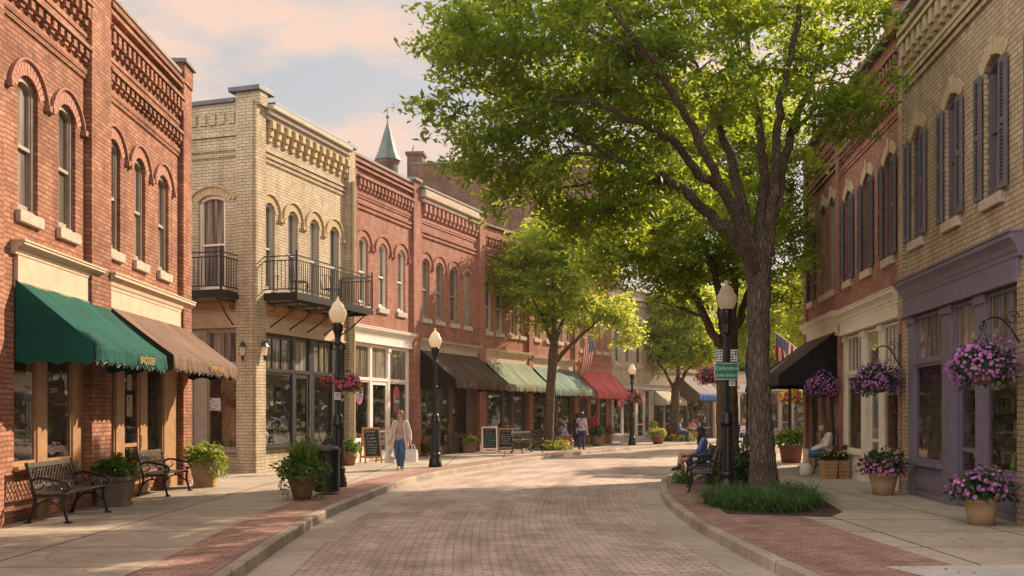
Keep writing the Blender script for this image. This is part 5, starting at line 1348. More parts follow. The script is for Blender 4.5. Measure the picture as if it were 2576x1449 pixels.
trailers(r, (0, 0, .5), .33, 26, .5, .055, M['potleaf'], 66)
r = round_pot(gp(878, 1171), .16, .24, .34, M['terracotta'], 'terracotta pot with a leafy plant behind the left street lamp'); foliage(r, (0, 0, .5), (.36, .36, .32), 420, .13, M['potleaf'], 67, -.3)
g_ = gp(1180, 1139); r = thing('planter_trough', 'long brown oval planter of yellow green plants under the black brown awning', 'planter', g_, .95); m = MB(); m.smooth = True
vs = []; fs = []; prof = [(.36, 0), (.4, .2), (.46, .38), (.49, .385), (.49, .44), (.45, .44), (.44, .38)]; n = 24
for rr_, z in prof: vs += [(rr_*math.cos(2*PI*j/n), rr_*.5*math.sin(2*PI*j/n), z) for j in range(n)]
for i in range(len(prof)-1): fs += [(i*n+j, i*n+(j+1) % n, (i+1)*n+(j+1) % n, (i+1)*n+j) for j in range(n)]
m.add(vs, fs); m.build('pot', M['pot_grey'], r); s = MB(); s.poly([(.45*math.cos(2*PI*j/n), .22*math.sin(2*PI*j/n), .4) for j in range(n)]); s.build('soil', M['soil'], r)
foliage(r, (0, 0, .48), (.48, .25, .2), 420, .12, M['limeleaf'], 68, -.2); blossoms(r, (0, 0, .5), (.46, .24, .2), 50, .04, M['fl_yellow'], 69, 0)
for x, y, l, sd_, ft in ((1502, 1122, 'brown pot with a dark bush beside the shopper in red', 71, None), (1526, 1115, 'smaller brown pot of red flowers at the edge of the whitewashed building', 72, 'fl_red')):
    r = round_pot(gp(x, y), .22, .29, .5, M['pot_grey'], l); foliage(r, (0, 0, .66), (.38, .38, .36), 420, .13, M['darkleaf'], sd_, -.4)
    if ft: blossoms(r, (0, 0, .62), (.4, .4, .36), 70, .05, M[ft], sd_+1, -.2)
r = round_pot(gp(1655, 1117), .24, .38, .48, M['terracotta'], 'wide terracotta bowl of yellow flowers beside the far street tree'); foliage(r, (0, 0, .56), (.44, .44, .24), 420, .13, M['limeleaf'], 75, -.2); blossoms(r, (0, 0, .58), (.44, .44, .25), 90, .05, M['fl_yellow'], 76, 0); foliage(r, (-.2, .3, 1.0), (.22, .22, .26), 160, .12, M['limeleaf'], 77)
A_ = gp(2474, 1320); r = round_pot((A_.x-.03, A_.y, 0), .17, .235, .4, M['pot_tan'], 'tan pot of purple petunias in front of the purple shop front'); foliage(r, (0, 0, .5), (.41, .4, .26), 800, .1, M['darkleaf'], 81, -.4); blossoms(r, (0, 0, .5), (.43, .42, .28), 170, .033, M['fl_purple'], 82, -.3); blossoms(r, (0, 0, .5), (.43, .42, .28), 60, .03, M['fl_pink'], 83, -.3)
B_ = gp(2222, 1245); r = round_pot((B_.x, B_.y, 0), .19, .27, .44, M['pot_tan'], 'tan pot of pink petunias at the cream shop front'); foliage(r, (0, 0, .58), (.42, .42, .32), 800, .1, M['darkleaf'], 84, -.4); blossoms(r, (0, 0, .52), (.46, .44, .26), 120, .033, M['fl_purple'], 85, -.4); blossoms(r, (0, 0, .52), (.46, .44, .26), 90, .033, M['fl_pink'], 86, -.4)
C_ = gp(1990, 1164); r = round_pot((C_.x, C_.y, 0), .3, .37, .55, M['clay_brown'], 'dark barrel planter with a leafy bush at the end of the right row'); foliage(r, (0, 0, .74), (.55, .5, .36), 750, .14, M['potleaf'], 87, -.4); foliage(r, (.5, .6, .95), (.25, .25, .25), 150, .13, M['limeleaf'], 88)
r = thing('iron_post', 'thin black iron post rising behind the dark barrel planter', 'post', (.2796*33.6, 33.6, 0)); m = MB(); m.lathe([(.06, 0), (.06, 2.85)], 10); m.build('post', M['iron'], r); m = MB(); m.lathe([(.09, 0), (.09, .12), (.06, .2)], 10); m.build('base', M['iron'], r)
# baskets of herbs beside the seated woman
for x, y, w_, l, sd_ in ((2084, 1204, .34, 'woven wood planter box with herbs at the feet of the seated woman', 91), (2118, 1203, .3, 'smaller woven wood box against the cream shop front beside the herb box', 92)):
    q = gp(x, y); r = thing('planter_box', l, 'planter', (q.x, q.y, 0), .1); m = MB(); a, b = w_*.42, w_*.5
    for i in range(5):
        z0, z1 = i*.09, i*.09+.082; k0 = a+(b-a)*z0/.45; m.box(-k0, k0, -k0, k0, z0, z1)
    m.build('box', M['crate'], r); foliage(r, (0, 0, .5), (w_*.5, w_*.5, .16), 200, .09, M['darkleaf'], sd_, -.1); blossoms(r, (0, 0, .52), (w_*.5, w_*.5, .15), 20, .03, M['fl_yellow'], sd_, .1)

# ---------------------------------------------------------------- trash can
T_ = gp(822, 1243); r = thing('trash_can', 'black slatted iron trash can beside the left street lamp', 'trash can', (T_.x, T_.y, 0)); m = MB()
for i in range(22):
    a = 2*PI*i/22; m.obox(Matrix.Rotation(a, 4, 'Z') @ Matrix.Translation((.245, 0, .43)), .012, .045, .74)
m.build('body', M['iron'], r); m = MB(); m.smooth = True
for z in (.07, .42, .8): m.lathe([(.25, z), (.262, z+.015), (.25, z+.03)], 28, cap=False)
m.build('hoop', M['iron'], r); m = MB(); m.lathe([(.225, .05), (.225, .8)], 24); m.build('liner', M['charcoal'], r)
m = MB(); m.smooth = True; m.lathe([(.27, .84), (.285, .87), (.27, .9), (.2, .95), (.13, .965), (.13, .9)], 28, cap=False); m.build('lid', M['iron'], r)
# dark pot with a spiky plant on a stand behind it
q = gp(838, 1180); r = round_pot((q.x, q.y, 0), .2, .24, .62, M['charcoal'], 'tall black pot with a grey leafed plant behind the trash can'); foliage(r, (0, 0, .78), (.27, .27, .22), 300, .1, M['darkleaf'], 94, -.3); blades(r, np.array([[0, 0, .6]]), .5, 40, M['darkleaf'], 95, .5, .03)

# ---------------------------------------------------------------- chalkboards
def aboard(loc, w, h, rz, frame, label, colours, seed):
    r = thing('chalkboard', label, 'chalkboard', loc, rz, 'sidewalk chalkboards'); g = random.Random(seed)
    for sg in (1, -1):
        T = Matrix.Translation((0, -.26*sg, 0)) @ Matrix.Rotation(R(-13.5*sg), 4, 'X')
        m = MB(); t = .05
        for x in (-w/2+t/2, w/2-t/2): m.obox(T @ Matrix.Translation((x, 0, h/2)), t, .03, h)
        for z in (h-.03, .2): m.obox(T @ Matrix.Translation((0, 0, z)), w-2*t, .028, .06)
        if sg < 0: m.build('rear_leaf', frame, r); continue
        f = m.build('front_frame', frame, r)
        b = MB(); b.obox(T @ Matrix.Translation((0, .004, h/2+.09)), w-2*t+.01, .012, h-.24); b.build('board', M['chalk'], f)
        # rows of loose handwriting
        wr = {c: MB() for c in colours}; z = h-.13; k = 0
        while z > .3:
            hh = g.uniform(.035, .06) if k else .07; c = colours[min(k//2, len(colours)-1)] if len(colours) > 1 else colours[0]
            x = -w/2+.1+g.uniform(0, .05); end = w/2-.1-g.uniform(0, .1)
            while x < end:
                n = g.randint(5, 8); cw = g.uniform(.03, .05)
                pts = [T @ Vector((x+cw*(i/n)+g.uniform(-.008, .008), -.006, z+g.uniform(-.5, .5)*hh)) for i in range(n)]
                wr[c].tube(pts, .0055 if k else .008, 4); x += cw+(.012 if g.random() < .75 else .035)
            z -= hh+.05; k += 1
        for c, m_ in wr.items(): 
            if m_.v: m_.build('chalk_writing', M[c], f)
    m = MB(); m.box(-.02, .02, -.08, .08, h*.93, h*.94); m.build('hinge', M['iron'], r)
    return r
M['chalk_teal'] = flat('teal_chalk', .1, .4, .36); M['chalk_red'] = flat('red_chalk', .6, .12, .06); M['chalk_gold'] = flat('gold_chalk', .5, .35, .08)
aboard(gp(933, 1164), .6, 1.17, .5, M['timber'], 'oak framed chalkboard with white writing leaning open by the white shop front', ['chalkmark'], 1)
aboard(gp(1231, 1141), .62, 1.1, .12, M['white'], 'white framed chalkboard with red and teal writing under the sage awning', ['chalk_red', 'chalk_teal'], 2)
aboard(gp(1273, 1138), .62, 1.02, -.1, M['timber'], 'tan framed chalkboard with faint writing beside the iron bench', ['chalk_gold', 'chalkmark'], 3)

# ---------------------------------------------------------------- wall lanterns
def lantern(f, u, z, label):
    q = f.w(u, -.02, z); r = thing('wall_lantern', label, 'wall lamp', q, f.rz, 'wall lanterns on the cream brick corner')
    m = MB(); m.box(-.05, .05, .0, .02, -.16, .16); m.tube([(0, 0, .12), (0, -.12, .2), (0, -.17, .14)], .013, 6); m.build('arm', M['iron'], r)
    m = MB(); m.lathe([(.1, .1), (.12, .08), (.04, .2), (.015, .24)], 6, (0, -.17, 0)); m.lathe([(.05, -.16), (.03, -.24), (.03, -.3)], 6, (0, -.17, 0)); m.build('hood', M['iron'], r)
    m = MB(); m.lathe([(.055, -.15), (.09, .09)], 6, (0, -.17, 0)); m.build('glass', M['globe'], r)
lantern(b2s, s2(.24), 3.3, 'black wall lantern on the shaded side of the cream brick corner'); lantern(b2, .2, 3.32, 'black wall lantern on the street side of the cream brick corner')

# ---------------------------------------------------------------- flags
def m_flag():
    t = NT('flag_cloth'); uv = t.n('ShaderNodeTexCoord').outputs['UV']; sp = t.n('ShaderNodeSeparateXYZ'); t.l(uv, sp.inputs[0])
    st = t.math('GREATER_THAN', t.math('MODULO', t.math('MULTIPLY', sp.outputs[1], 13), 2), 1.0)
    c = t.mix(st, (.55, .03, .05, 1), (.75, .72, .68, 1))
    inc = t.math('MULTIPLY', t.math('LESS_THAN', sp.outputs[0], .4), t.math('GREATER_THAN', sp.outputs[1], 6/13))
    v = t.n('ShaderNodeTexVoronoi', feature='F1'); v.inputs['Scale'].default_value = 1.0; v.inputs['Randomness'].default_value = 0
    mp = t.n('ShaderNodeMapping'); mp.inputs['Scale'].default_value = (15, 13, 1); t.l(uv, mp.inputs['Vector']); t.l(mp.outputs[0], v.inputs['Vector'])
    star = t.math('LESS_THAN', v.outputs['Distance'], .27)
    c = t.mix(inc, c, t.mix(star, (.03, .05, .2, 1), (.75, .72, .7, 1)))
    p = t.bsdf(c, .8, 0, None, .2); tr = t.n('ShaderNodeBsdfTranslucent'); t.l(c, tr.inputs[0]); mx = t.n('ShaderNodeMixShader'); mx.inputs[0].default_value = .4; t.l(p, mx.inputs[1]); t.l(tr.outputs[0], mx.inputs[2]); return t.done(mx.outputs[0])
M['flag'] = m_flag()
def flag(base, tip, fly, drop, label, mat, seed, along=.62):
    """a flag hung from a slanting staff; fly = length, drop = hoist"""
    base, tip = Vector(base), Vector(tip); r = thing('flag', label, 'flag', base); d = tip-base
    m = MB(); m.tube([(0, 0, 0), d], .014, 6); m.ball(d, .03, 8, 6); m.build('staff', M['sign_white'], r)
    m = MB(); m.smooth = True; uv = []; nx, ny = 22, 12; dn = d.normalized(); sd_ = dn.cross(Vector((0, 0, 1))).normalized()
    for i in range(nx+1):
        for j in range(ny+1):
            a, b = i/nx, j/ny     # a along the fly, b along the hoist on the staff
            p = d*(1-along*(1-b)*.9)+Vector((0, 0, -fly*a))-dn*a*fly*.12
            p += sd_*(.07*math.sin(a*5+b*6+seed)*a+.05*math.sin(b*9+seed)*(.3+a))+dn*.1*math.sin(a*3+seed)*a
            m.v.append(tuple(p)); uv.append((a, b))
    for i in range(nx):
        for j in range(ny): q = i*(ny+1)+j; m.f.append([q, q+1, q+ny+2, q+ny+1]); m.m.append(0); m.sm.append(True)
    m.build('cloth', mat, r, uv=uv, solid=.004)
flag((8.93, 30.15, 3.35), at3(1951, 836, 31.3), 1.0, .8, 'striped flag on a slanting staff above the jet black awning', M['flag'], 1, .95)
q = b6.w(.15, -.1, 4.3); flag(b6.w(.0, -.1, 4.7), b6.w(.1, -1.0, 5.35), 1.35, .8, 'striped flag hanging between the brick fronts above the red awning', M['flag'], 2, .75)
M['flag_blue'] = m_fabric('blue_banner', (.05, .08, .2, 1), trans=.3)
q = at3(1880, 890, 31); flag((q.x, q.y, q.z-.3), (q.x-.12, q.y-.5, q.z+.4), 1.0, .4, 'plain blue banner half hidden by the oak trunk', M['flag_blue'], 3, .8)
m = MB(); b_ = bpy.data.objects[[o.name for o in C.objects if o.name.startswith('flag')][-1]]; m.tube([(0, 0, 0), (.02, .1, -b_.location.z)], .03, 8); m.build('pole', M['iron'], b_)

# ---------------------------------------------------------------- beds of greenery
def bed(outline, z=.008): 
    return sheet('mulch_bed', M['mulch'], outline, z)
t0 = tb; bed([(3.4, 15.75), (4.9, 15.35), (5.35, 16.1), (5.8, 18.6), (5.6, 20.5), (4.4, 20.3), (3.65, 18.4)])
def tufts(cx, cy, rx, ry, n, seed, hole=None):
    g = np.random.default_rng(seed); out = []
    while len(out) < n:
        x, y = g.uniform(-1, 1, 2)
        if x*x+y*y < 1 and not (hole and math.hypot(cx+x*rx-hole[0], cy+y*ry-hole[1]) < hole[2]): out.append((cx+x*rx, cy+y*ry, .0))
    return np.array(out)
def lily(name, label, cx, cy, rx, ry, n, nb, seed, hole=None, L=.36, kind=None):
    g = np.random.default_rng(seed); tf = tufts(cx, cy, rx, ry, n, seed, hole)
    B = np.repeat(tf, nb, 0)+g.normal(size=(n*nb, 3))*np.array((.035, .035, 0)); B[:, 2] = .0
    o = blades(None, B, L, len(B), M['grassblade'], seed, 1.35, .017, name, .9)
    return o
o = lily('ground_cover', '', 4.25, 17.25, .85, 1.3, 130, 32, 101, (tb.x, tb.y+.05, .3), .5); o['kind'] = 'stuff'
o = lily('ground_cover', '', 5.02, 17.7, .36, .8, 34, 34, 102, None, .54); o['kind'] = 'stuff'
def bush(loc, r, n, size, mat, label, seed, fl=None, name='shrub'):
    t = thing(name, label, 'shrub', loc); foliage(t, (0, 0, r[2]*.55), r, n, size, M[mat], seed, -.7)
    m = MB(); g = random.Random(seed)
    for k in range(6): a = g.uniform(0, 6.28); m.tube([(0.02*math.cos(a), .02*math.sin(a), 0), (r[0]*.4*math.cos(a), r[1]*.4*math.sin(a), r[2]*.6), (r[0]*.7*math.cos(a), r[1]*.7*math.sin(a), r[2]*1.1)], [.014, .01, .004], 5)
    m.build('stem', M['bark2'], t)
    if fl: blossoms(t, (0, 0, r[2]*.55), r, 60, .05, M[fl], seed+1, 0)
    return t
bush((5.05, 21.9, 0), (.55, .5, .5), 900, .13, 'darkleaf', 'dark leafy shrub between the lamp and the oak trunk', 111)
bush((5.4, 23.3, 0), (.5, .5, .6), 700, .13, 'darkleaf', 'tall dark shrub behind the seated woman by the kerb', 112)
bush((4.75, 22.6, 0), (.4, .9, .3), 600, .12, 'potleaf', 'low green shrub under the benches by the kerb', 113)
bush((3.85, 22.6, 0), (.25, .35, .2), 260, .09, 'potleaf', 'little clump of weeds at the kerb under the seated woman', 114)
q = gp(1378, 1132)
bush((q.x+.35, q.y-.45, 0), (.6, .5, .3), 520, .11, 'limeleaf', 'low lime shrub at the foot of the small street tree', 115, 'fl_yellow'); bush((q.x-.5, q.y-.3, 0), (.4, .4, .2), 300, .1, 'potleaf', 'low green clump left of the trunk of the small street tree', 116); bush((q.x+.75, q.y+.3, 0), (.4, .4, .45), 320, .11, 'limeleaf', 'taller lime shrub right of the small street tree', 117, 'fl_pink')
q = gp(1690, 1110)
bush((q.x+.45, q.y-.4, 0), (.7, .5, .35), 420, .14, 'limeleaf', 'lime shrub at the foot of the far street tree', 118, 'fl_yellow'); bush((q.x-.4, q.y-.2, 0), (.5, .5, .3), 300, .13, 'potleaf', 'low green clump left of the far street tree', 119); bush((q.x+1.2, q.y-.1, 0), (.6, .5, .4), 300, .14, 'potleaf', 'green shrub at the kerb right of the far street tree', 120)
q = gp(1068, 1148); r = thing('dried_plant', 'dried straggly plant behind the second street lamp', 'plant', q)
blades(r, np.zeros((1, 3)), 1.0, 90, M['orange_leaf'], 130, .45, .02); foliage(r, (0, 0, .25), (.3, .3, .28), 160, .12, M['darkleaf'], 131)
# fallen leaves on the ground
g = np.random.default_rng(9); Pn = []
for _ in range(900):
    side = g.random()
    if side < .6: Pn.append((g.normal(4.9, 1.0), g.uniform(9.5, 24), .014))
    else: Pn.append((g.uniform(-6.5, -3.8), g.uniform(10, 24), .012))
Pn = np.array([p for p in Pn if p[0] > 3.3 or p[0] < -3.4]); V = lozenges(Pn, .05, g, 3.5, .5, 0); V[:, 2] = np.abs(V[:, 2]-.012)*.25+.012
o = np_mesh('fallen_leaves', V, 4, M['orange_leaf'], None, g.random(len(Pn))); o['kind'] = 'stuff'

# ---------------------------------------------------------------- goods in the shop windows
def poster(f, u, z, w, h, y, label, ground, marks, seed, name='poster'):
    r = thing(name, label, name.replace('_', ' '), f.w(u, y, z), f.rz); m = MB(); m.box(-w/2, w/2, 0, .008, -h/2, h/2); m.build('sheet', ground, r); g = random.Random(seed); m = MB()
    for k in range(7):
        x, zz = g.uniform(-.3, .3)*w, h*(.38-k*.125); m.box(x-g.uniform(.06, .16)*w, x+g.uniform(.06, .16)*w, -.004, -.001, zz-.028*h, zz+.028*h)
    m.build('print', marks, r); return r
poster(b1, s1(12.36), 1.75, .3, .42, .07, 'cream poster taped to the door under the brown awning', M['stone_pale'], M['ink'], 1)
poster(b1, s1(12.36), 2.2, .24, .3, .07, 'small cream notice above the poster on the brown awning shop door', M['stone_pale'], M['taupe'], 2)
poster(b2s, s2(1.35), 1.85, .5, .34, .06, 'grey sign hanging in the window of the cream brick side wall', M['greywhite'], M['ink'], 3, 'window_sign')
def sprig(loc, r, n, size, mat, label, seed, name='dried_flowers', rz=0):
    t = thing(name, label, 'flowers', loc, rz); foliage(t, (0, 0, r[2]), r, n, size, M[mat], seed, -.9, 'blooms'); m = MB(); g = random.Random(seed)
    for k in range(7): a = g.uniform(0, 6.28); m.tube([(0, 0, -.2), (r[0]*.5*math.cos(a), r[1]*.5*math.sin(a), r[2])], .006, 4)
    m.build('stems', M['brownframe'], t); m = MB(); m.smooth = True; m.lathe([(.06, -.42), (.11, -.3), (.05, -.18), (.07, -.14)], 12); m.build('vase', M['stone_pale'], t); return t
sprig(b2s.w(s2(.85), .5, 1.6), (.28, .2, .42), 130, .17, 'orange_leaf', 'large bunch of dried orange leaves at the right of the side window', 141)
sprig(b2s.w(s2(1.85), .5, 1.5), (.2, .2, .5), 110, .15, 'orange_leaf', 'tall bunch of dried orange leaves at the left of the side window', 142)
sprig(b2s.w(s2(1.35), .4, 2.05), (.18, .1, .1), 60, .1, 'fl_pink', 'spray of pink flowers above the grey hanging sign', 143)
def goods(f, u, y, z, label, kind, mat, seed, s=1.0):
    r = thing(kind, label, kind.replace('_', ' '), f.w(u, y, z), f.rz+random.Random(seed).uniform(-.3, .3)); r.scale = (s,)*3
    if kind == 'dress_form':
        m = MB(); m.smooth = True; m.lathe([(.02, .0), (.16, .02), (.15, .1), (.11, .22), (.155, .38), (.16, .46), (.09, .56), (.045, .6), (.05, .68), (.02, .7)], 14, (0, 0, .55)); m.build('torso', mat, r)
        m = MB(); m.lathe([(.015, .0), (.015, .56)], 8); m.lathe([(.15, 0), (.15, .02), (.02, .05)], 14); m.build('stand', M['iron'], r)
    elif kind == 'vase':
        m = MB(); m.smooth = True; m.lathe([(.06, 0), (.11, .08), (.12, .16), (.06, .27), (.05, .31), (.07, .34)], 14); m.build('body', mat, r); foliage(r, (0, 0, .46), (.15, .15, .15), 60, .1, M['potleaf'], seed)
    elif kind == 'table_lamp':
        m = MB(); m.smooth = True; m.lathe([(.08, 0), (.08, .02), (.02, .05), (.035, .15), (.015, .3), (.015, .42)], 12); m.build('stem', M['irongrey'], r); m = MB(); m.smooth = True; m.lathe([(.18, .38), (.1, .62)], 16, cap=False); m.build('shade', mat, r, solid=.004)
    elif kind == 'armchair':
        m = MB(); m.box(-.32, .32, -.3, .3, .16, .42); m.build('seat', mat, r, bevel=.05); m = MB(); m.box(-.32, .32, .2, .34, .42, .9); m.build('backrest', mat, r, bevel=.06)
        for sg in (-1, 1): m = MB(); m.box(sg*.36-.06, sg*.36+.06, -.3, .3, .16, .6); m.build('armrest', mat, r, bevel=.05)
        for x in (-.28, .28):
            for y_ in (-.25, .25): m = MB(); m.lathe([(.02, 0), (.03, .16)], 8, (x, y_, 0)); m.build('leg', M['brownframe'], r)
    elif kind == 'picture_frame':
        m = MB(); m.box(-.2, .2, 0, .03, 0, .5); m.build('frame', M['gold'], r); m = MB(); m.box(-.16, .16, -.004, .0, .04, .46); m.build('picture', mat, r)
    elif kind == 'gift_box':
        m = MB(); m.box(-.16, .16, -.12, .12, 0, .2); m.build('box', mat, r, bevel=.008); m = MB(); m.box(-.17, .17, -.13, .13, .2, .25); m.build('lid', M['white'], r, bevel=.006); m = MB(); m.box(-.025, .025, -.133, .133, 0.002, .256); m.build('ribbon', M['stock_b'], r)
    return r
M['teal_goods'] = flat('teal_paint', .05, .42, .42); M['red_cloth'] = flat('red_cloth', .5, .04, .05); M['white_cloth'] = flat('white_cloth', .6, .57, .52); M['blue_cloth'] = flat('blue_cloth', .1, .17, .32); M['pink_cloth'] = flat('pink_cloth', .55, .2, .25)
for a in [(b2, .85, .55, 1.75, 'teal lampshade high in the left window of the black shop front', 'table_lamp', M['teal_goods'], 1), (b2, .75, .5, .62, 'teal box low in the left window of the black shop front', 'gift_box', M['teal_goods'], 2),
          (b2, 1.6, .75, .0, 'pale dress form standing in the left window of the black shop front', 'dress_form', M['white_cloth'], 3), (b2, 1.1, 1.0, .0, 'blue armchair behind the left window of the black shop front', 'armchair', M['blue_cloth'], 4),
          (b2, 2.55, 1.2, 1.0, 'gilt framed picture seen through the black shop door', 'picture_frame', M['stock_a'], 5), (b2, 3.8, .5, .66, 'leafy vase in the right window of the black shop front', 'vase', M['stone_pale'], 6),
          (b3, .8, .6, .65, 'white vase in the left window of the white shop front', 'vase', M['white_cloth'], 7), (b3, 2.05, 1.3, .0, 'white dress form seen through the white shop door', 'dress_form', M['white_cloth'], 8), (b3, 3.5, .7, .0, 'pink dress form in the right window of the white shop front', 'dress_form', M['pink_cloth'], 9),
          (b4, 1.0, .6, .0, 'red dress form in the window beside the brown lamp lit door', 'dress_form', M['red_cloth'], 10), (b4, 3.6, .6, .0, 'pink dress form at the right window under the black brown awning', 'dress_form', M['pink_cloth'], 11), (b4, .6, .5, .6, 'white box low in the window under the black brown awning', 'gift_box', M['white_cloth'], 12),
          (b1, s1(7.8), .55, .8, 'table lamp with a pale shade in the nearest left window', 'table_lamp', M['stone_pale'], 13), (b1, s1(9.05), .5, .78, 'leafy vase in the second window under the green awning', 'vase', M['pot_stone'], 14), (b1, s1(11.2), .5, .62, 'leafy white vase in the narrow window under the brown awning', 'vase', M['white_cloth'], 15),
          (b1, s1(13.7), .5, .62, 'red and white box in the window beside the brown awning shop door', 'gift_box', M['red_cloth'], 16), (r1, 3.5, 1.0, .55, 'red box with a white lid behind the purple shop door', 'gift_box', M['red_cloth'], 17), (r1, 5.15, .6, .62, 'leafy vase in the right window of the purple shop front', 'vase', M['blue_cloth'], 18),
          (r1, 1.5, .7, .0, 'dark dress form in the left window of the purple shop front', 'dress_form', M['stock_c'], 19), (r1, 5.4, .9, .0, 'white dress form in the right window of the purple shop front', 'dress_form', M['white_cloth'], 20), (r2, 1.3, .6, .62, 'table lamp in the left window of the cream shop front', 'table_lamp', M['stone_pale'], 21), (r2, 4.6, .6, .0, 'pale dress form in the right window of the cream shop front', 'dress_form', M['white_cloth'], 22),
          (b5, 1.0, .6, .0, 'white dress form in the window under the sage awning', 'dress_form', M['white_cloth'], 23), (b5, 5.2, .6, .0, 'blue dress form in the window under the dusty blue green awning', 'dress_form', M['blue_cloth'], 24)]: goods(*a)
# hanging oval sign and arched plaque in the white shop windows
def oval(f, u, z, rx, rz_, label, c1, c2, text, y=.02, arch=False):
    r = thing('window_sign', label, 'sign', f.w(u, y, z), f.rz); m = MB(); n = 28
    pts = [(rx*math.cos(2*PI*i/n), rz_*math.sin(2*PI*i/n)) for i in range(n)] if not arch else [(-rx, -rz_), (rx, -rz_), (rx, rz_*.55), (rx*.6, rz_*.85), (0, rz_), (-rx*.6, rz_*.85), (-rx, rz_*.55)]
    m.prism(pts, 0, .03); m.build('panel', c1, r); m = MB(); m.prism([(x*.82, z_*.8 if not arch else z_*.5-rz_*.25) for x, z_ in pts], -.006, .0); m.build('face', c2, r); lettering(r, text, rx*.62, (0, -.01, 0 if not arch else -rz_*.2), M['sign_white']); 
    m = MB(); m.tube([(0, .015, rz_*.98), (0, .015, rz_+.25)], .006, 4); m.build('cord', M['iron'], r)
M['sign_violet'] = flat('violet_sign', .16, .1, .3); M['sign_red'] = flat('red_sign', .4, .05, .06)
oval(b3, .55, 2.25, .27, .36, 'round red and violet sign in the left window of the white shop', M['sign_red'], M['sign_violet'], 'NVAR'); oval(b3, 3.3, 2.1, .23, .46, 'arched dark red plaque in the right window of the white shop', M['sign_red'], M['stock_c'], 'BOIN', arch=True)
poster(b7, 1.1, 2.25, .75, .6, -.02, 'red and white board in the first window of the whitewashed building', M['sign_red'], M['sign_white'], 8, 'shop_board')
# folding cafe table and crates on the far pavement
def cafe_table(loc, label, s=1.0):
    r = thing('cafe_table', label, 'table', loc, 0, 'cafe tables beyond the oak'); m = MB(); m.lathe([(.38, .71), (.38, .74)], 20); m.build('table_top', M['stone_pale'], r); m = MB(); m.lathe([(.2, 0), (.2, .03), (.035, .08), (.03, .71)], 12); m.build('pedestal', M['pot_stone'], r); return r
q = gp(1878, 1128); tbl = cafe_table(q, 'stone coloured cafe table between the lamp and the oak trunk')
q = gp(1738, 1108); cafe_table(q, 'far cafe table under the blue valance'); q = gp(1770, 1104); cafe_table(q, 'far cafe table nearest the end shops')
for k, (dx, dz, l, mt) in enumerate(((-.18, .0, 'white menu card standing on the cafe table by the oak', 'sign_white'), (.15, .0, 'blue box on the cafe table by the oak', 'blue_cloth'))):
    q = tbl.location; r = thing('menu_card' if k == 0 else 'gift_box', l, 'menu' if k == 0 else 'box', (q.x+dx, q.y-.05, .74), .3); m = MB(); w_ = .12 if k == 0 else .1; m.box(-w_, w_, -.03, .03, 0, .3 if k == 0 else .16); m.build('card' if k == 0 else 'box', M[mt], r, bevel=.005)
    m = MB(); m.box(-w_*.7, w_*.7, -.034, -.03, .06, .1); m.build('print', M['ink'], r)
# ---------------------------------------------------------------- people
def skin(name, c): return m_plain(name, c, .5, var=.12, scale=14)
M['skin_light'] = skin('fair_skin', (.55, .31, .21, 1)); M['skin_tan'] = skin('tan_skin', (.42, .21, .125, 1))
M['hair_brown'] = m_plain('brown_hair', (.13, .065, .03, 1), .55, var=.5, scale=30); M['hair_dark'] = m_plain('dark_hair', (.03, .018, .013, 1), .5, var=.5, scale=30); M['hair_sand'] = m_plain('sandy_hair', (.26, .14, .065, 1), .6, var=.45, scale=30)
M['eye'] = flat('dark_eye', .02, .015, .012, .2); M['lip'] = flat('lip', .35, .1, .08)
M['denim'] = m_plain('blue_denim', (.055, .11, .23, 1), .85, var=.4, scale=7); M['denim_dk'] = m_plain('dark_denim', (.025, .045, .11, 1), .85, var=.4, scale=7)
M['cardigan'] = m_plain('pale_cardigan', (.6, .5, .47, 1), .95, var=.2, scale=16, bump=.3); M['blouse'] = m_plain('speckled_blouse', (.45, .33, .27, 1), .9, var=.6, scale=22)
M['lilac'] = m_plain('lilac_top', (.5, .4, .48, 1), .9, var=.2, scale=12); M['red_tee'] = m_plain('red_shirt', (.6, .04, .05, 1), .85, var=.2, scale=8); M['knit'] = m_plain('cream_knit', (.62, .55, .48, 1), .95, var=.3, scale=24, bump=.6)
M['print_blue'] = m_plain('blue_floral', (.14, .17, .42, 1), .85, var=.9, scale=11); M['print_pink'] = m_plain('pink_floral', (.6, .24, .3, 1), .85, var=.6, scale=14); M['navy'] = m_plain('navy_cloth', (.03, .05, .14, 1), .85, var=.4, scale=9)
M['paper_bag'] = m_plain('white_paper_bag', (.72, .68, .63, 1), .7, var=.12, scale=4); M['shoe'] = m_plain('tan_shoe', (.35, .25, .17, 1), .6, var=.3); M['shoe_dk'] = m_plain('dark_shoe', (.03, .025, .022, 1), .5, var=.3)

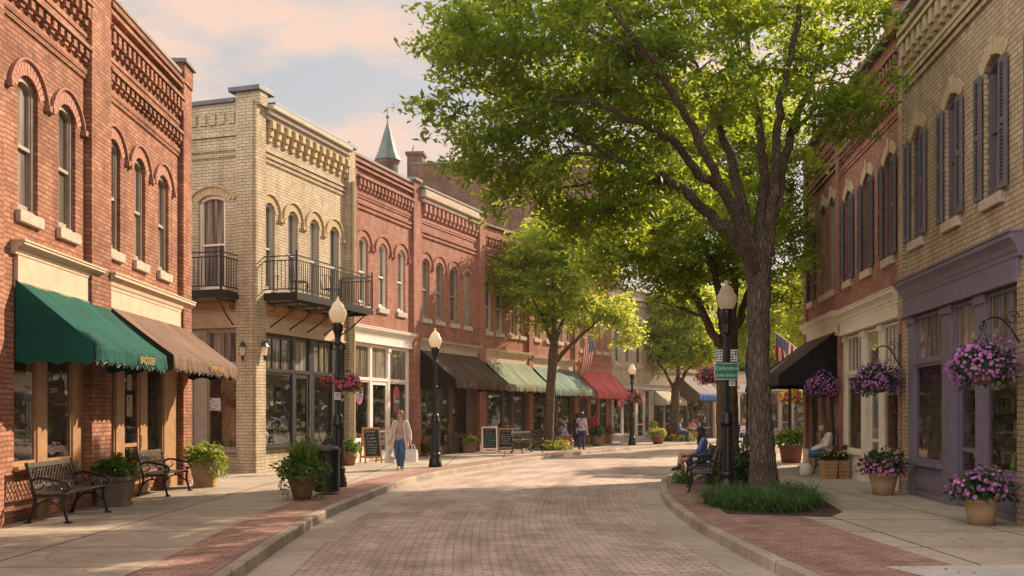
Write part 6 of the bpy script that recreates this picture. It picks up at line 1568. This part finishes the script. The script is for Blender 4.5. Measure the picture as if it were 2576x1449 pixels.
def capsule(mb, p0, r0, p1, r1, n=10):
    p0, p1 = Vector(p0), Vector(p1); d = p1-p0; L = d.length or 1e-6; d = d/L; pts, rad = [], []
    for k in range(5): a = PI/2*(1-k/4); pts.append(p0-d*r0*math.sin(a)); rad.append(max(1e-3, r0*math.cos(a)))
    for k in range(5): a = PI/2*k/4; pts.append(p1+d*r1*math.sin(a)); rad.append(max(1e-3, r1*math.cos(a)))
    mb.tube(pts, rad, n)
def chain(mb, pts, rads):
    for (a, b), (r, s) in zip(zip(pts, pts[1:]), zip(rads, rads[1:])): capsule(mb, a, r, b, s)
def fuse(name, mb, mat, parent, voxel=.012, smooth=3):
    """merge overlapping shapes into one continuous skin"""
    me = bpy.data.meshes.new(name); me.from_pydata(mb.v, [], mb.f); o = bpy.data.objects.new(name, me); C.objects.link(o)
    d = o.modifiers.new('r', 'REMESH'); d.mode = 'VOXEL'; d.voxel_size = voxel; d.use_smooth_shade = True
    if smooth: e = o.modifiers.new('s', 'SMOOTH'); e.iterations = smooth; e.factor = .5
    bpy.context.view_layer.update(); dg = bpy.context.evaluated_depsgraph_get()
    m2 = bpy.data.meshes.new_from_object(o.evaluated_get(dg)); bpy.data.objects.remove(o); bpy.data.meshes.remove(me)
    m2.name = name; m2.materials.clear(); m2.materials.append(mat); m2.polygons.foreach_set('use_smooth', [True]*len(m2.polygons))
    return link(name, m2, parent)

STAND = dict(head=(0, -.02, 1.53), neck=(0, .01, 1.38), chest=(0, .01, 1.2), waist=(0, .01, 1.02), pelvis=(0, .015, .9), sh=(.165, .015, 1.32), el=(.225, .03, 1.04), wr=(.235, -.04, .8), hip=(.085, .015, .88), kn=(.09, -.01, .48), an=(.09, .02, .085))
def person(label, loc, rz, skinm, hairm, pose=None, hair='short', top=None, legs=None, over=None, shoes='shoe', skirt=None, height=1.66, look=0.0, vox=.012, group=None, shorts=None, lean=0):
    """front of the body faces -y before turning by rz"""
    r = thing('person', label, 'person', loc, rz, group); s = height/1.66
    J = dict(STAND); J.update(pose or {})
    def g(k, sg=None):
        if sg is not None:
            kk = k+('_l' if sg < 0 else '_r')
            if kk in J: return Vector(J[kk])
            p = Vector(J[k]); return Vector((p.x*sg, p.y, p.z))
        return Vector(J[k])
    H_, N, Ch, Wa, Pe = g('head'), g('neck'), g('chest'), g('waist'), g('pelvis')
    fwd = Vector((math.sin(look), -math.cos(look), 0)); rgt = Vector((math.cos(look), math.sin(look), 0)); up = Vector((0, 0, 1))
    b = MB()
    def trunk(m, k=0.0, low=True, armk=None, to=2, sleeves=True):
        """torso (and sleeves) grown by k"""
        for sg in (-1, 1):
            capsule(m, g('sh', sg), .055+k, N+Vector((0, 0, -.06)), .05+k); capsule(m, g('sh', sg)*.62+Ch*.38, .085+k, Wa*.8+g('hip', sg)*.2, .085+k)
            capsule(m, Wa*.75+g('hip', sg)*.25, .09+k, g('hip', sg), .1+k)
            if sleeves:
                chain(m, [g('sh', sg), g('el', sg), g('wr', sg)][:to+1], [.052+k, .043+k, .031+k*1.1])
        capsule(m, Ch+Vector((0, -.02, 0)), .1+k, Wa, .095+k); capsule(m, Wa, .095+k, Pe, .105+k)
    trunk(b)
    capsule(b, N, .052, H_+Vector((0, 0, -.07)), .05)
    # head: skull, jaw, nose, ears
    for (c, q) in ((H_+up*.03+fwd*-.012, (.078, .09, .095)), (H_-up*.045+fwd*.022, (.06, .068, .075))):
        mm = MB(); mm.ball((0, 0, 0), q, 14, 10)
        b.add([c+rgt*p[0]-fwd*p[1]+up*p[2] for p in mm.v], mm.f)
    capsule(b, H_+fwd*.088+up*.01, .012, H_+fwd*.102-up*.02, .017)
    capsule(b, H_+fwd*.07-up*.075, .03, H_+fwd*.08-up*.078, .022)
    for sg in (-1, 1): capsule(b, H_+rgt*.08*sg+up*.015, .014, H_+rgt*.078*sg-up*.025, .012)
    for sg in (-1, 1):
        chain(b, [g('hip', sg), g('kn', sg), g('an', sg)], [.088, .056, .037]); k_, a_ = g('kn', sg), g('an', sg)
        cal = k_.lerp(a_, .3)+Vector((0, .018, 0)); capsule(b, cal, .05, k_.lerp(a_, .6), .042)
        toe = J.get('toe_l' if sg < 0 else 'toe_r'); toe = Vector(toe) if toe else a_+Vector((.015*sg, -.15, -.055))
        capsule(b, a_+Vector((0, .02, -.045)), .034, toe, .028)
        # hand: palm, thumb and four fingers, slightly curled
        e_, w_ = g('el', sg), g('wr', sg); d = (w_-e_).normalized(); hd = Vector(J.get('hand', d)).normalized() if 'hand' in J else d
        side = Vector((0, -1, 0)); side = (side-hd*side.dot(hd)).normalized(); nor = hd.cross(side)*sg
        pal = w_+hd*.05; 
        for q in (-.022, 0, .022): capsule(b, w_+side*q*.6, .018, w_+hd*.085+side*q, .014)
        for i, (q, L_) in enumerate(((.03, .06), (.011, .072), (-.009, .068), (-.028, .05))):
            p0 = w_+hd*.088+side*q; p1 = p0+hd*L_*.5-nor*.006; p2 = p1+hd*L_*.42-nor*.022; capsule(b, p0, .0095, p1, .009, 6); capsule(b, p1, .009, p2, .0075, 6)
        t0_ = w_+hd*.025+side*.03; t1 = t0_+hd*.035+side*.024-nor*.008; capsule(b, t0_, .013, t1, .011, 6); capsule(b, t1, .011, t1+hd*.028-nor*.008+side*.004, .009, 6)
    body = fuse('body', b, skinm, r, vox if vox < .011 else .01, 2)
    # face
    for sg in (-1, 1):
        m = MB(); m.ball(H_+rgt*.031*sg+fwd*.079+up*.02, .0125, 8, 6); m.build('eye', M['eye'], body, smooth=True)
        m = MB(); m.tube([H_+rgt*.05*sg+fwd*.078+up*.042, H_+rgt*.031*sg+fwd*.089+up*.049, H_+rgt*.014*sg+fwd*.09+up*.043], .0045, 5); m.build('eyebrow', hairm, body)
    m = MB(); m.tube([H_-rgt*.024+fwd*.088-up*.05, H_+fwd*.097-up*.048, H_+rgt*.024+fwd*.088-up*.05], [.004, .0075, .004], 6); m.build('mouth', M['lip'], body)
    # hair
    m = MB(); mm = MB(); mm.ball((0, 0, 0), (.094, .1, .092), 16, 10); c = H_+up*.052-fwd*.026; m.add([c+rgt*p[0]-fwd*p[1]+up*p[2] for p in mm.v], mm.f)
    for sg in (-1, 1):
        capsule(m, H_+rgt*.07*sg+up*.07-fwd*.01, .035, H_+rgt*.082*sg-up*(.05 if hair != 'crop' else -.02)-fwd*.02, .024)
        capsule(m, H_+rgt*.03*sg+up*.118+fwd*.035, .024, H_+rgt*.066*sg+up*.082+fwd*.045, .018)
    if hair != 'crop': capsule(m, H_-fwd*.07+up*.02, .07, H_-fwd*.065-up*.07, .058)
    if hair == 'long':
        for sg in (-1, 0, 1): chain(m, [H_-fwd*.07+rgt*.05*sg, H_-fwd*.1+rgt*.06*sg-up*.18, H_-fwd*.12+rgt*.055*sg-up*.36], [.055, .055, .035])
        for sg in (-1, 1): chain(m, [H_+rgt*.075*sg-fwd*.01, H_+rgt*.095*sg-up*.15+fwd*.01, H_+rgt*.085*sg-up*.27+fwd*.03], [.03, .032, .018])
    if hair == 'bob': 
        for sg in (-1, 1): capsule(m, H_+rgt*.08*sg-fwd*.02, .036, H_+rgt*.078*sg-up*.09-fwd*.015, .034)
    fuse('hair', m, hairm, r, .011, 1)
    if top:
        m = MB(); trunk(m, .014, to=top[1]); o = fuse('shirt', m, top[0], r, vox, 2)
    if legs:
        m = MB()
        for sg in (-1, 1):
            a_ = g('an', sg); k_ = g('kn', sg)
            chain(m, [g('hip', sg)+Vector((0, 0, .0)), k_, k_.lerp(a_, .5)+Vector((0, .012, 0)), a_+(k_-a_).normalized()*.02] if not shorts else [g('hip', sg), g('hip', sg).lerp(k_, shorts)], [.108, .074, .066, .055] if not shorts else [.108, .09]); capsule(m, g('hip', sg), .108, Pe+Vector((0, 0, .07)), .112)
        fuse('trousers' if not shorts else 'shorts', m, legs, r, vox, 2)
    if skirt:
        m = MB(); 
        for sg in (-1, 1): chain(m, [Pe+Vector((.04*sg, 0, .06)), g('hip', sg), g('hip', sg).lerp(g('kn', sg), skirt[1])], [.115, .125, .12])
        capsule(m, g('hip', -1).lerp(g('kn', -1), skirt[1]*.8), .1, g('hip', 1).lerp(g('kn', 1), skirt[1]*.8), .1)
        fuse('skirt', m, skirt[0], r, vox, 3)
    if over:
        # open cardigan: sleeves, back and two hanging fronts
        m = MB(); drop = over[1]
        for sg in (-1, 1):
            chain(m, [g('sh', sg), g('el', sg), g('wr', sg)+(g('el', sg)-g('wr', sg)).normalized()*.02], [.077, .066, .056]); capsule(m, g('sh', sg), .075, N+Vector((.055*sg, .03, -.05)), .045)
            for q in (0, 1): chain(m, [g('sh', sg)+Vector((-.055*sg, -.075, -.02)), Ch+Vector((.14*sg, -.09-.01*q, -.05)), Pe+Vector((.165*sg, -.1, -.02)), Pe+Vector((.19*sg, -.1, -drop))], [.03, .034, .034, .03])
            chain(m, [g('sh', sg)*.9+Vector((0, .04, -.05)), Ch+Vector((.15*sg, .03, -.08)), Pe+Vector((.165*sg, .03, 0)), Pe+Vector((.17*sg, .04, -drop))], [.06, .065, .07, .06])
            chain(m, [Ch+Vector((.07*sg, .075, .05)), Wa+Vector((.07*sg, .08, 0)), Pe+Vector((.08*sg, .1, -drop))], [.07, .065, .06])
        capsule(m, Ch+Vector((0, .08, .06)), .07, Pe+Vector((0, .1, -drop)), .06)
        fuse('cardigan', m, over[0], r, vox, 4)
    if shoes:
        for sg in (-1, 1):
            m = MB(); a_ = g('an', sg); toe = J.get('toe_l' if sg < 0 else 'toe_r'); toe = Vector(toe) if toe else a_+Vector((.015*sg, -.15, -.055))
            capsule(m, a_+Vector((0, .025, -.04)), .046, toe+(toe-a_)*.05, .04); capsule(m, a_+Vector((0, .02, -.0)), .046, a_+Vector((0, .02, -.04)), .048); fuse('shoe', m, M[shoes], r, .011, 1)
    r.scale = (s, s, s); return r

# woman walking towards us with shopping bags
wk = dict(hip=(.085, .015, .88), kn_r=(.085, -.13, .5), an_r=(.085, -.17, .1), toe_r=(.1, -.31, .075), kn_l=(-.085, -.02, .49), an_l=(-.085, .2, .11), toe_l=(-.09, .08, .035), el_r=(.25, .05, 1.05), wr_r=(.29, -.02, .82), el_l=(-.25, .04, 1.05), wr_l=(-.29, -.05, .82))
q = gp(1007, 1182); wlk = person('woman walking towards us in a pale open cardigan and jeans carrying white bags', q, -.12, M['skin_light'], M['hair_sand'], wk, 'short', (M['blouse'], 1), M['denim'], (M['cardigan'], .26), vox=.011, height=1.68)
def carrier(loc, rz, w, h, label, n=2):
    t = thing('shopping_bag', label, 'bag', loc, rz); m = MB(); d = .07
    vs = [(-w/2, -d, 0), (w/2, -d, 0), (w/2, d, 0), (-w/2, d, 0), (-w*.5, -d*.75, h*.55), (w*.5, -d*.85, h*.55), (w*.5, d*.85, h*.55), (-w*.5, d*.75, h*.55), (-w*.46, -d*.4, h), (w*.46, -d*.3, h), (w*.46, d*.3, h), (-w*.46, d*.4, h)]
    m.add(vs, [(3,2,1,0)]+[(i*4+j, i*4+(j+1) % 4, i*4+4+(j+1) % 4, i*4+4+j) for i in range(2) for j in range(4)]); m.build('bag', M['paper_bag'], t, solid=.004)
    for y in (-.025, .025):
        m = MB(); m.tube([(-w*.25, y, h-.01), (-w*.15, y*.5, h+.1), (0, 0, h+.15), (w*.15, y*.5, h+.1), (w*.25, y, h-.01)], .006, 5); m.build('handle', M['paper_bag'], t)
    return t
Tw = Matrix.Translation(q) @ Matrix.Rotation(-.12, 4, 'Z')
for (lx, ly, rz_, w_, h_, l) in ((.3, -.05, .25, .3, .36, 'white paper bag in the left hand of the walking woman nearest the lamp'), (.36, .06, -.4, .25, .34, 'second white paper bag held behind the first one by the walking woman'), (-.3, -.08, 1.1, .27, .38, 'narrow white paper bag in the right hand of the walking woman')):
    p = Tw @ Vector((lx, ly, .73-h_-.15+.0)); carrier(p, rz_, w_, h_, l)
# shoppers under the awnings, seen from behind
q = gp(1463, 1130); person('woman seen from behind in a lilac top and blue jeans under the red awning', q, 2.75, M['skin_tan'], M['hair_dark'], None, 'bob', (M['lilac'], 2), M['denim_dk'], None, 'shoe_dk', height=1.66, vox=.014)
r = thing('shoulder_bag', 'dark bag slung across the back of the woman in the lilac top', 'bag', q, 2.75); m = MB(); m.box(.08, .26, .14, .2, .98, 1.16); m.build('bag', M['shoe_dk'], r, bevel=.03); m = MB(); m.tube(curve([(.17, .17, 1.15), (.05, .14, 1.28), (-.12, .1, 1.42), (-.16, -.02, 1.4), (-.1, -.16, 1.25), (.1, -.16, 1.1), (.22, .0, 1.05)], 4), .012, 5); m.build('strap', M['shoe_dk'], r)

q = gp(1493, 1118); person('person in a red shirt seen from behind beside the brown pots', q, 2.9, M['skin_light'], M['hair_brown'], None, 'crop', (M['red_tee'], 1), M['denim_dk'], None, 'shoe_dk', height=1.62, vox=.014)
q = gp(1452, 1122); person('partly hidden shopper in navy beside the woman in the lilac top', q, 2.4, M['skin_tan'], M['hair_dark'], None, 'bob', (M['navy'], 2), M['navy'], None, 'shoe_dk', height=1.6, vox=.016)
SIT = dict(head=(0, -.03, 1.2), neck=(0, .06, 1.05), chest=(0, .08, .87), waist=(0, .06, .68), pelvis=(0, .06, .56), sh=(.165, .08, .99), el=(.22, .0, .74), wr=(.12, -.22, .66), hip=(.09, .04, .54), kn=(.1, -.4, .52), an=(.1, -.38, .09))
q = gp(1412, 1128)
r = thing('bench_box', 'low dark planter seat behind the small street tree', 'seat', (q.x, q.y, 0), .9); m = MB(); m.box(-.3, .3, -.2, .25, .05, .41); m.build('box', M['charcoal'], r, bevel=.02); m = MB(); m.box(-.34, .34, -.24, .29, .41, .45); m.build('seat', M['brownframe'], r, bevel=.01)
person('child in blue and red sitting bent forward beside the small street tree', (q.x, q.y, 0), 1.0, M['skin_tan'], M['hair_brown'], {**SIT, 'head': (0, -.2, 1.12), 'neck': (0, -.08, 1.02), 'chest': (0, -.02, .87), 'sh': (.16, -.06, .96), 'el': (.2, -.2, .74), 'wr': (.08, -.36, .66)}, 'crop', (M['print_blue'], 1), M['denim'], None, 'shoe', height=1.5, vox=.014, shorts=.7)
# woman resting on the bench by the kerb, legs crossed
seat = (BW[0]+.0, BW[1]-.15)
person('long haired woman in a blue floral top sitting cross legged on the kerbside bench', (seat[0]-.02, seat[1], .0), -PI/2-.12, M['skin_tan'], M['hair_dark'],
       {**SIT, 'head': (0, -.02, 1.16), 'kn_l': (-.06, -.44, .64), 'an_l': (.16, -.5, .4), 'toe_l': (.2, -.62, .32), 'kn_r': (.1, -.42, .53), 'el_r': (.22, -.06, .72), 'wr_r': (.08, -.3, .64), 'wr_l': (-.1, -.28, .66)}, 'long', (M['print_blue'], 1), M['navy'], None, 'shoe_dk', height=1.66, shorts=.5, vox=.012, look=-.15)
# woman against the right wall
person('woman with long brown hair in a cream cardigan and jeans sitting against the right wall', (8.06, 25.62, 0), -PI/2-.1, M['skin_light'], M['hair_brown'],
       {**SIT, 'kn_l': (-.06, -.42, .6), 'an_l': (.1, -.52, .26), 'toe_l': (.14, -.66, .2), 'kn_r': (.1, -.42, .53), 'an_r': (.08, -.46, .09), 'wr': (.09, -.3, .63)}, 'long', (M['knit'], 2), M['denim'], None, 'shoe', height=1.76, shorts=.85, vox=.012)
r = thing('tote_bag', 'pale canvas bag on the pavement by the feet of the seated woman in cream', 'bag', (7.45, 25.2, 0), .3); m = MB(); m.smooth = True; m.lathe([(.12, 0), (.16, .1), (.15, .24), (.1, .33), (.09, .33)], 14); m.build('bag', M['knit'], r); m = MB(); m.tube([(-.09, 0, .31), (-.06, 0, .44), (.06, 0, .44), (.09, 0, .31)], .012, 6); m.build('handle', M['knit'], r)
# people at the far tables
far = [((1712, 1111), 'far person in a blue top sitting left of the blue valance shop', 'blue_cloth', 'hair_sand', 1.2, 'short'), ((1742, 1107), 'far person in a pale pink top sitting under the blue valance', 'pink_cloth', 'hair_brown', .3, 'bob'),
       ((1772, 1104), 'far person in a blue jacket sitting near the end shops', 'denim', 'hair_dark', -.6, 'crop'), ((1752, 1105.5), 'far person in a rose top behind the pink one under the blue valance', 'lilac', 'hair_sand', -1.0, 'bob')]
for (x, y), l, c, hm, rz_, hs in far:
    q = gp(x, y); person(l, q, rz_, M['skin_light'], M[hm], SIT, hs, (M[c], 1), M['denim_dk'], None, 'shoe_dk', vox=.02)
    t = thing('cafe_chair', 'black iron chair of the '+l.split(' sitting')[0].split(' behind')[0], 'chair', q, rz_, 'cafe chairs at the far tables'); m = MB(); m.box(-.2, .2, -.16, .22, .42, .45); m.build('seat', M['iron'], t)
    for x_ in (-.18, .18):
        for y_ in (-.14, .2): m = MB(); m.tube([(x_, y_, 0), (x_*.95, y_, .42)], .014, 5); m.build('leg', M['iron'], t)
    m = MB(); m.tube([(-.19, .21, .44), (-.19, .27, .86), (.19, .27, .86), (.19, .21, .44)], .014, 5); m.tube([(-.19, .25, .66), (.19, .25, .66)], .012, 5); m.build('backrest', M['iron'], t)
q = gp(1877, 1124); q.y += .75; q.x += .05
person('bald person in a dark jacket sitting behind the cafe table by the oak', q, .1, M['skin_light'], M['skin_light'], SIT, 'crop', (M['navy'], 2), M['denim_dk'], None, 'shoe_dk', vox=.016)
t = thing('cafe_chair', 'black iron chair behind the cafe table by the oak', 'chair', q, .1, 'cafe chairs at the far tables'); m = MB(); m.box(-.2, .2, -.16, .22, .42, .45); m.build('seat', M['iron'], t)
for x_ in (-.18, .18):
    for y_ in (-.14, .2): m = MB(); m.tube([(x_, y_, 0), (x_*.95, y_, .42)], .014, 5); m.build('leg', M['iron'], t)
m = MB(); m.tube([(-.19, .21, .44), (-.19, .27, .86), (.19, .27, .86), (.19, .21, .44)], .014, 5); m.build('backrest', M['iron'], t)
# chairs and a small table on the long balcony
for u, l, s_ in ((1.5, 'black iron chair on the long balcony at its left end', .2), (3.3, 'black iron chair on the long balcony at its right end', -.3)):
    p = b2.w(u, -.5, 4.86); t = thing('balcony_chair', l, 'chair', p, b2.rz+s_, 'chairs on the long balcony'); m = MB(); m.box(-.2, .2, -.18, .2, .42, .45); m.build('seat', M['iron'], t)
    for x_ in (-.18, .18):
        for y_ in (-.16, .18): m = MB(); m.tube([(x_, y_, 0), (x_*.95, y_, .42)], .014, 5); m.build('leg', M['iron'], t)
    m = MB(); m.tube([(-.19, .19, .44), (-.19, .25, .88), (.19, .25, .88), (.19, .19, .44)], .014, 5); m.tube([(0, .2, .44), (0, .25, .88)], .01, 5); m.build('backrest', M['iron'], t)
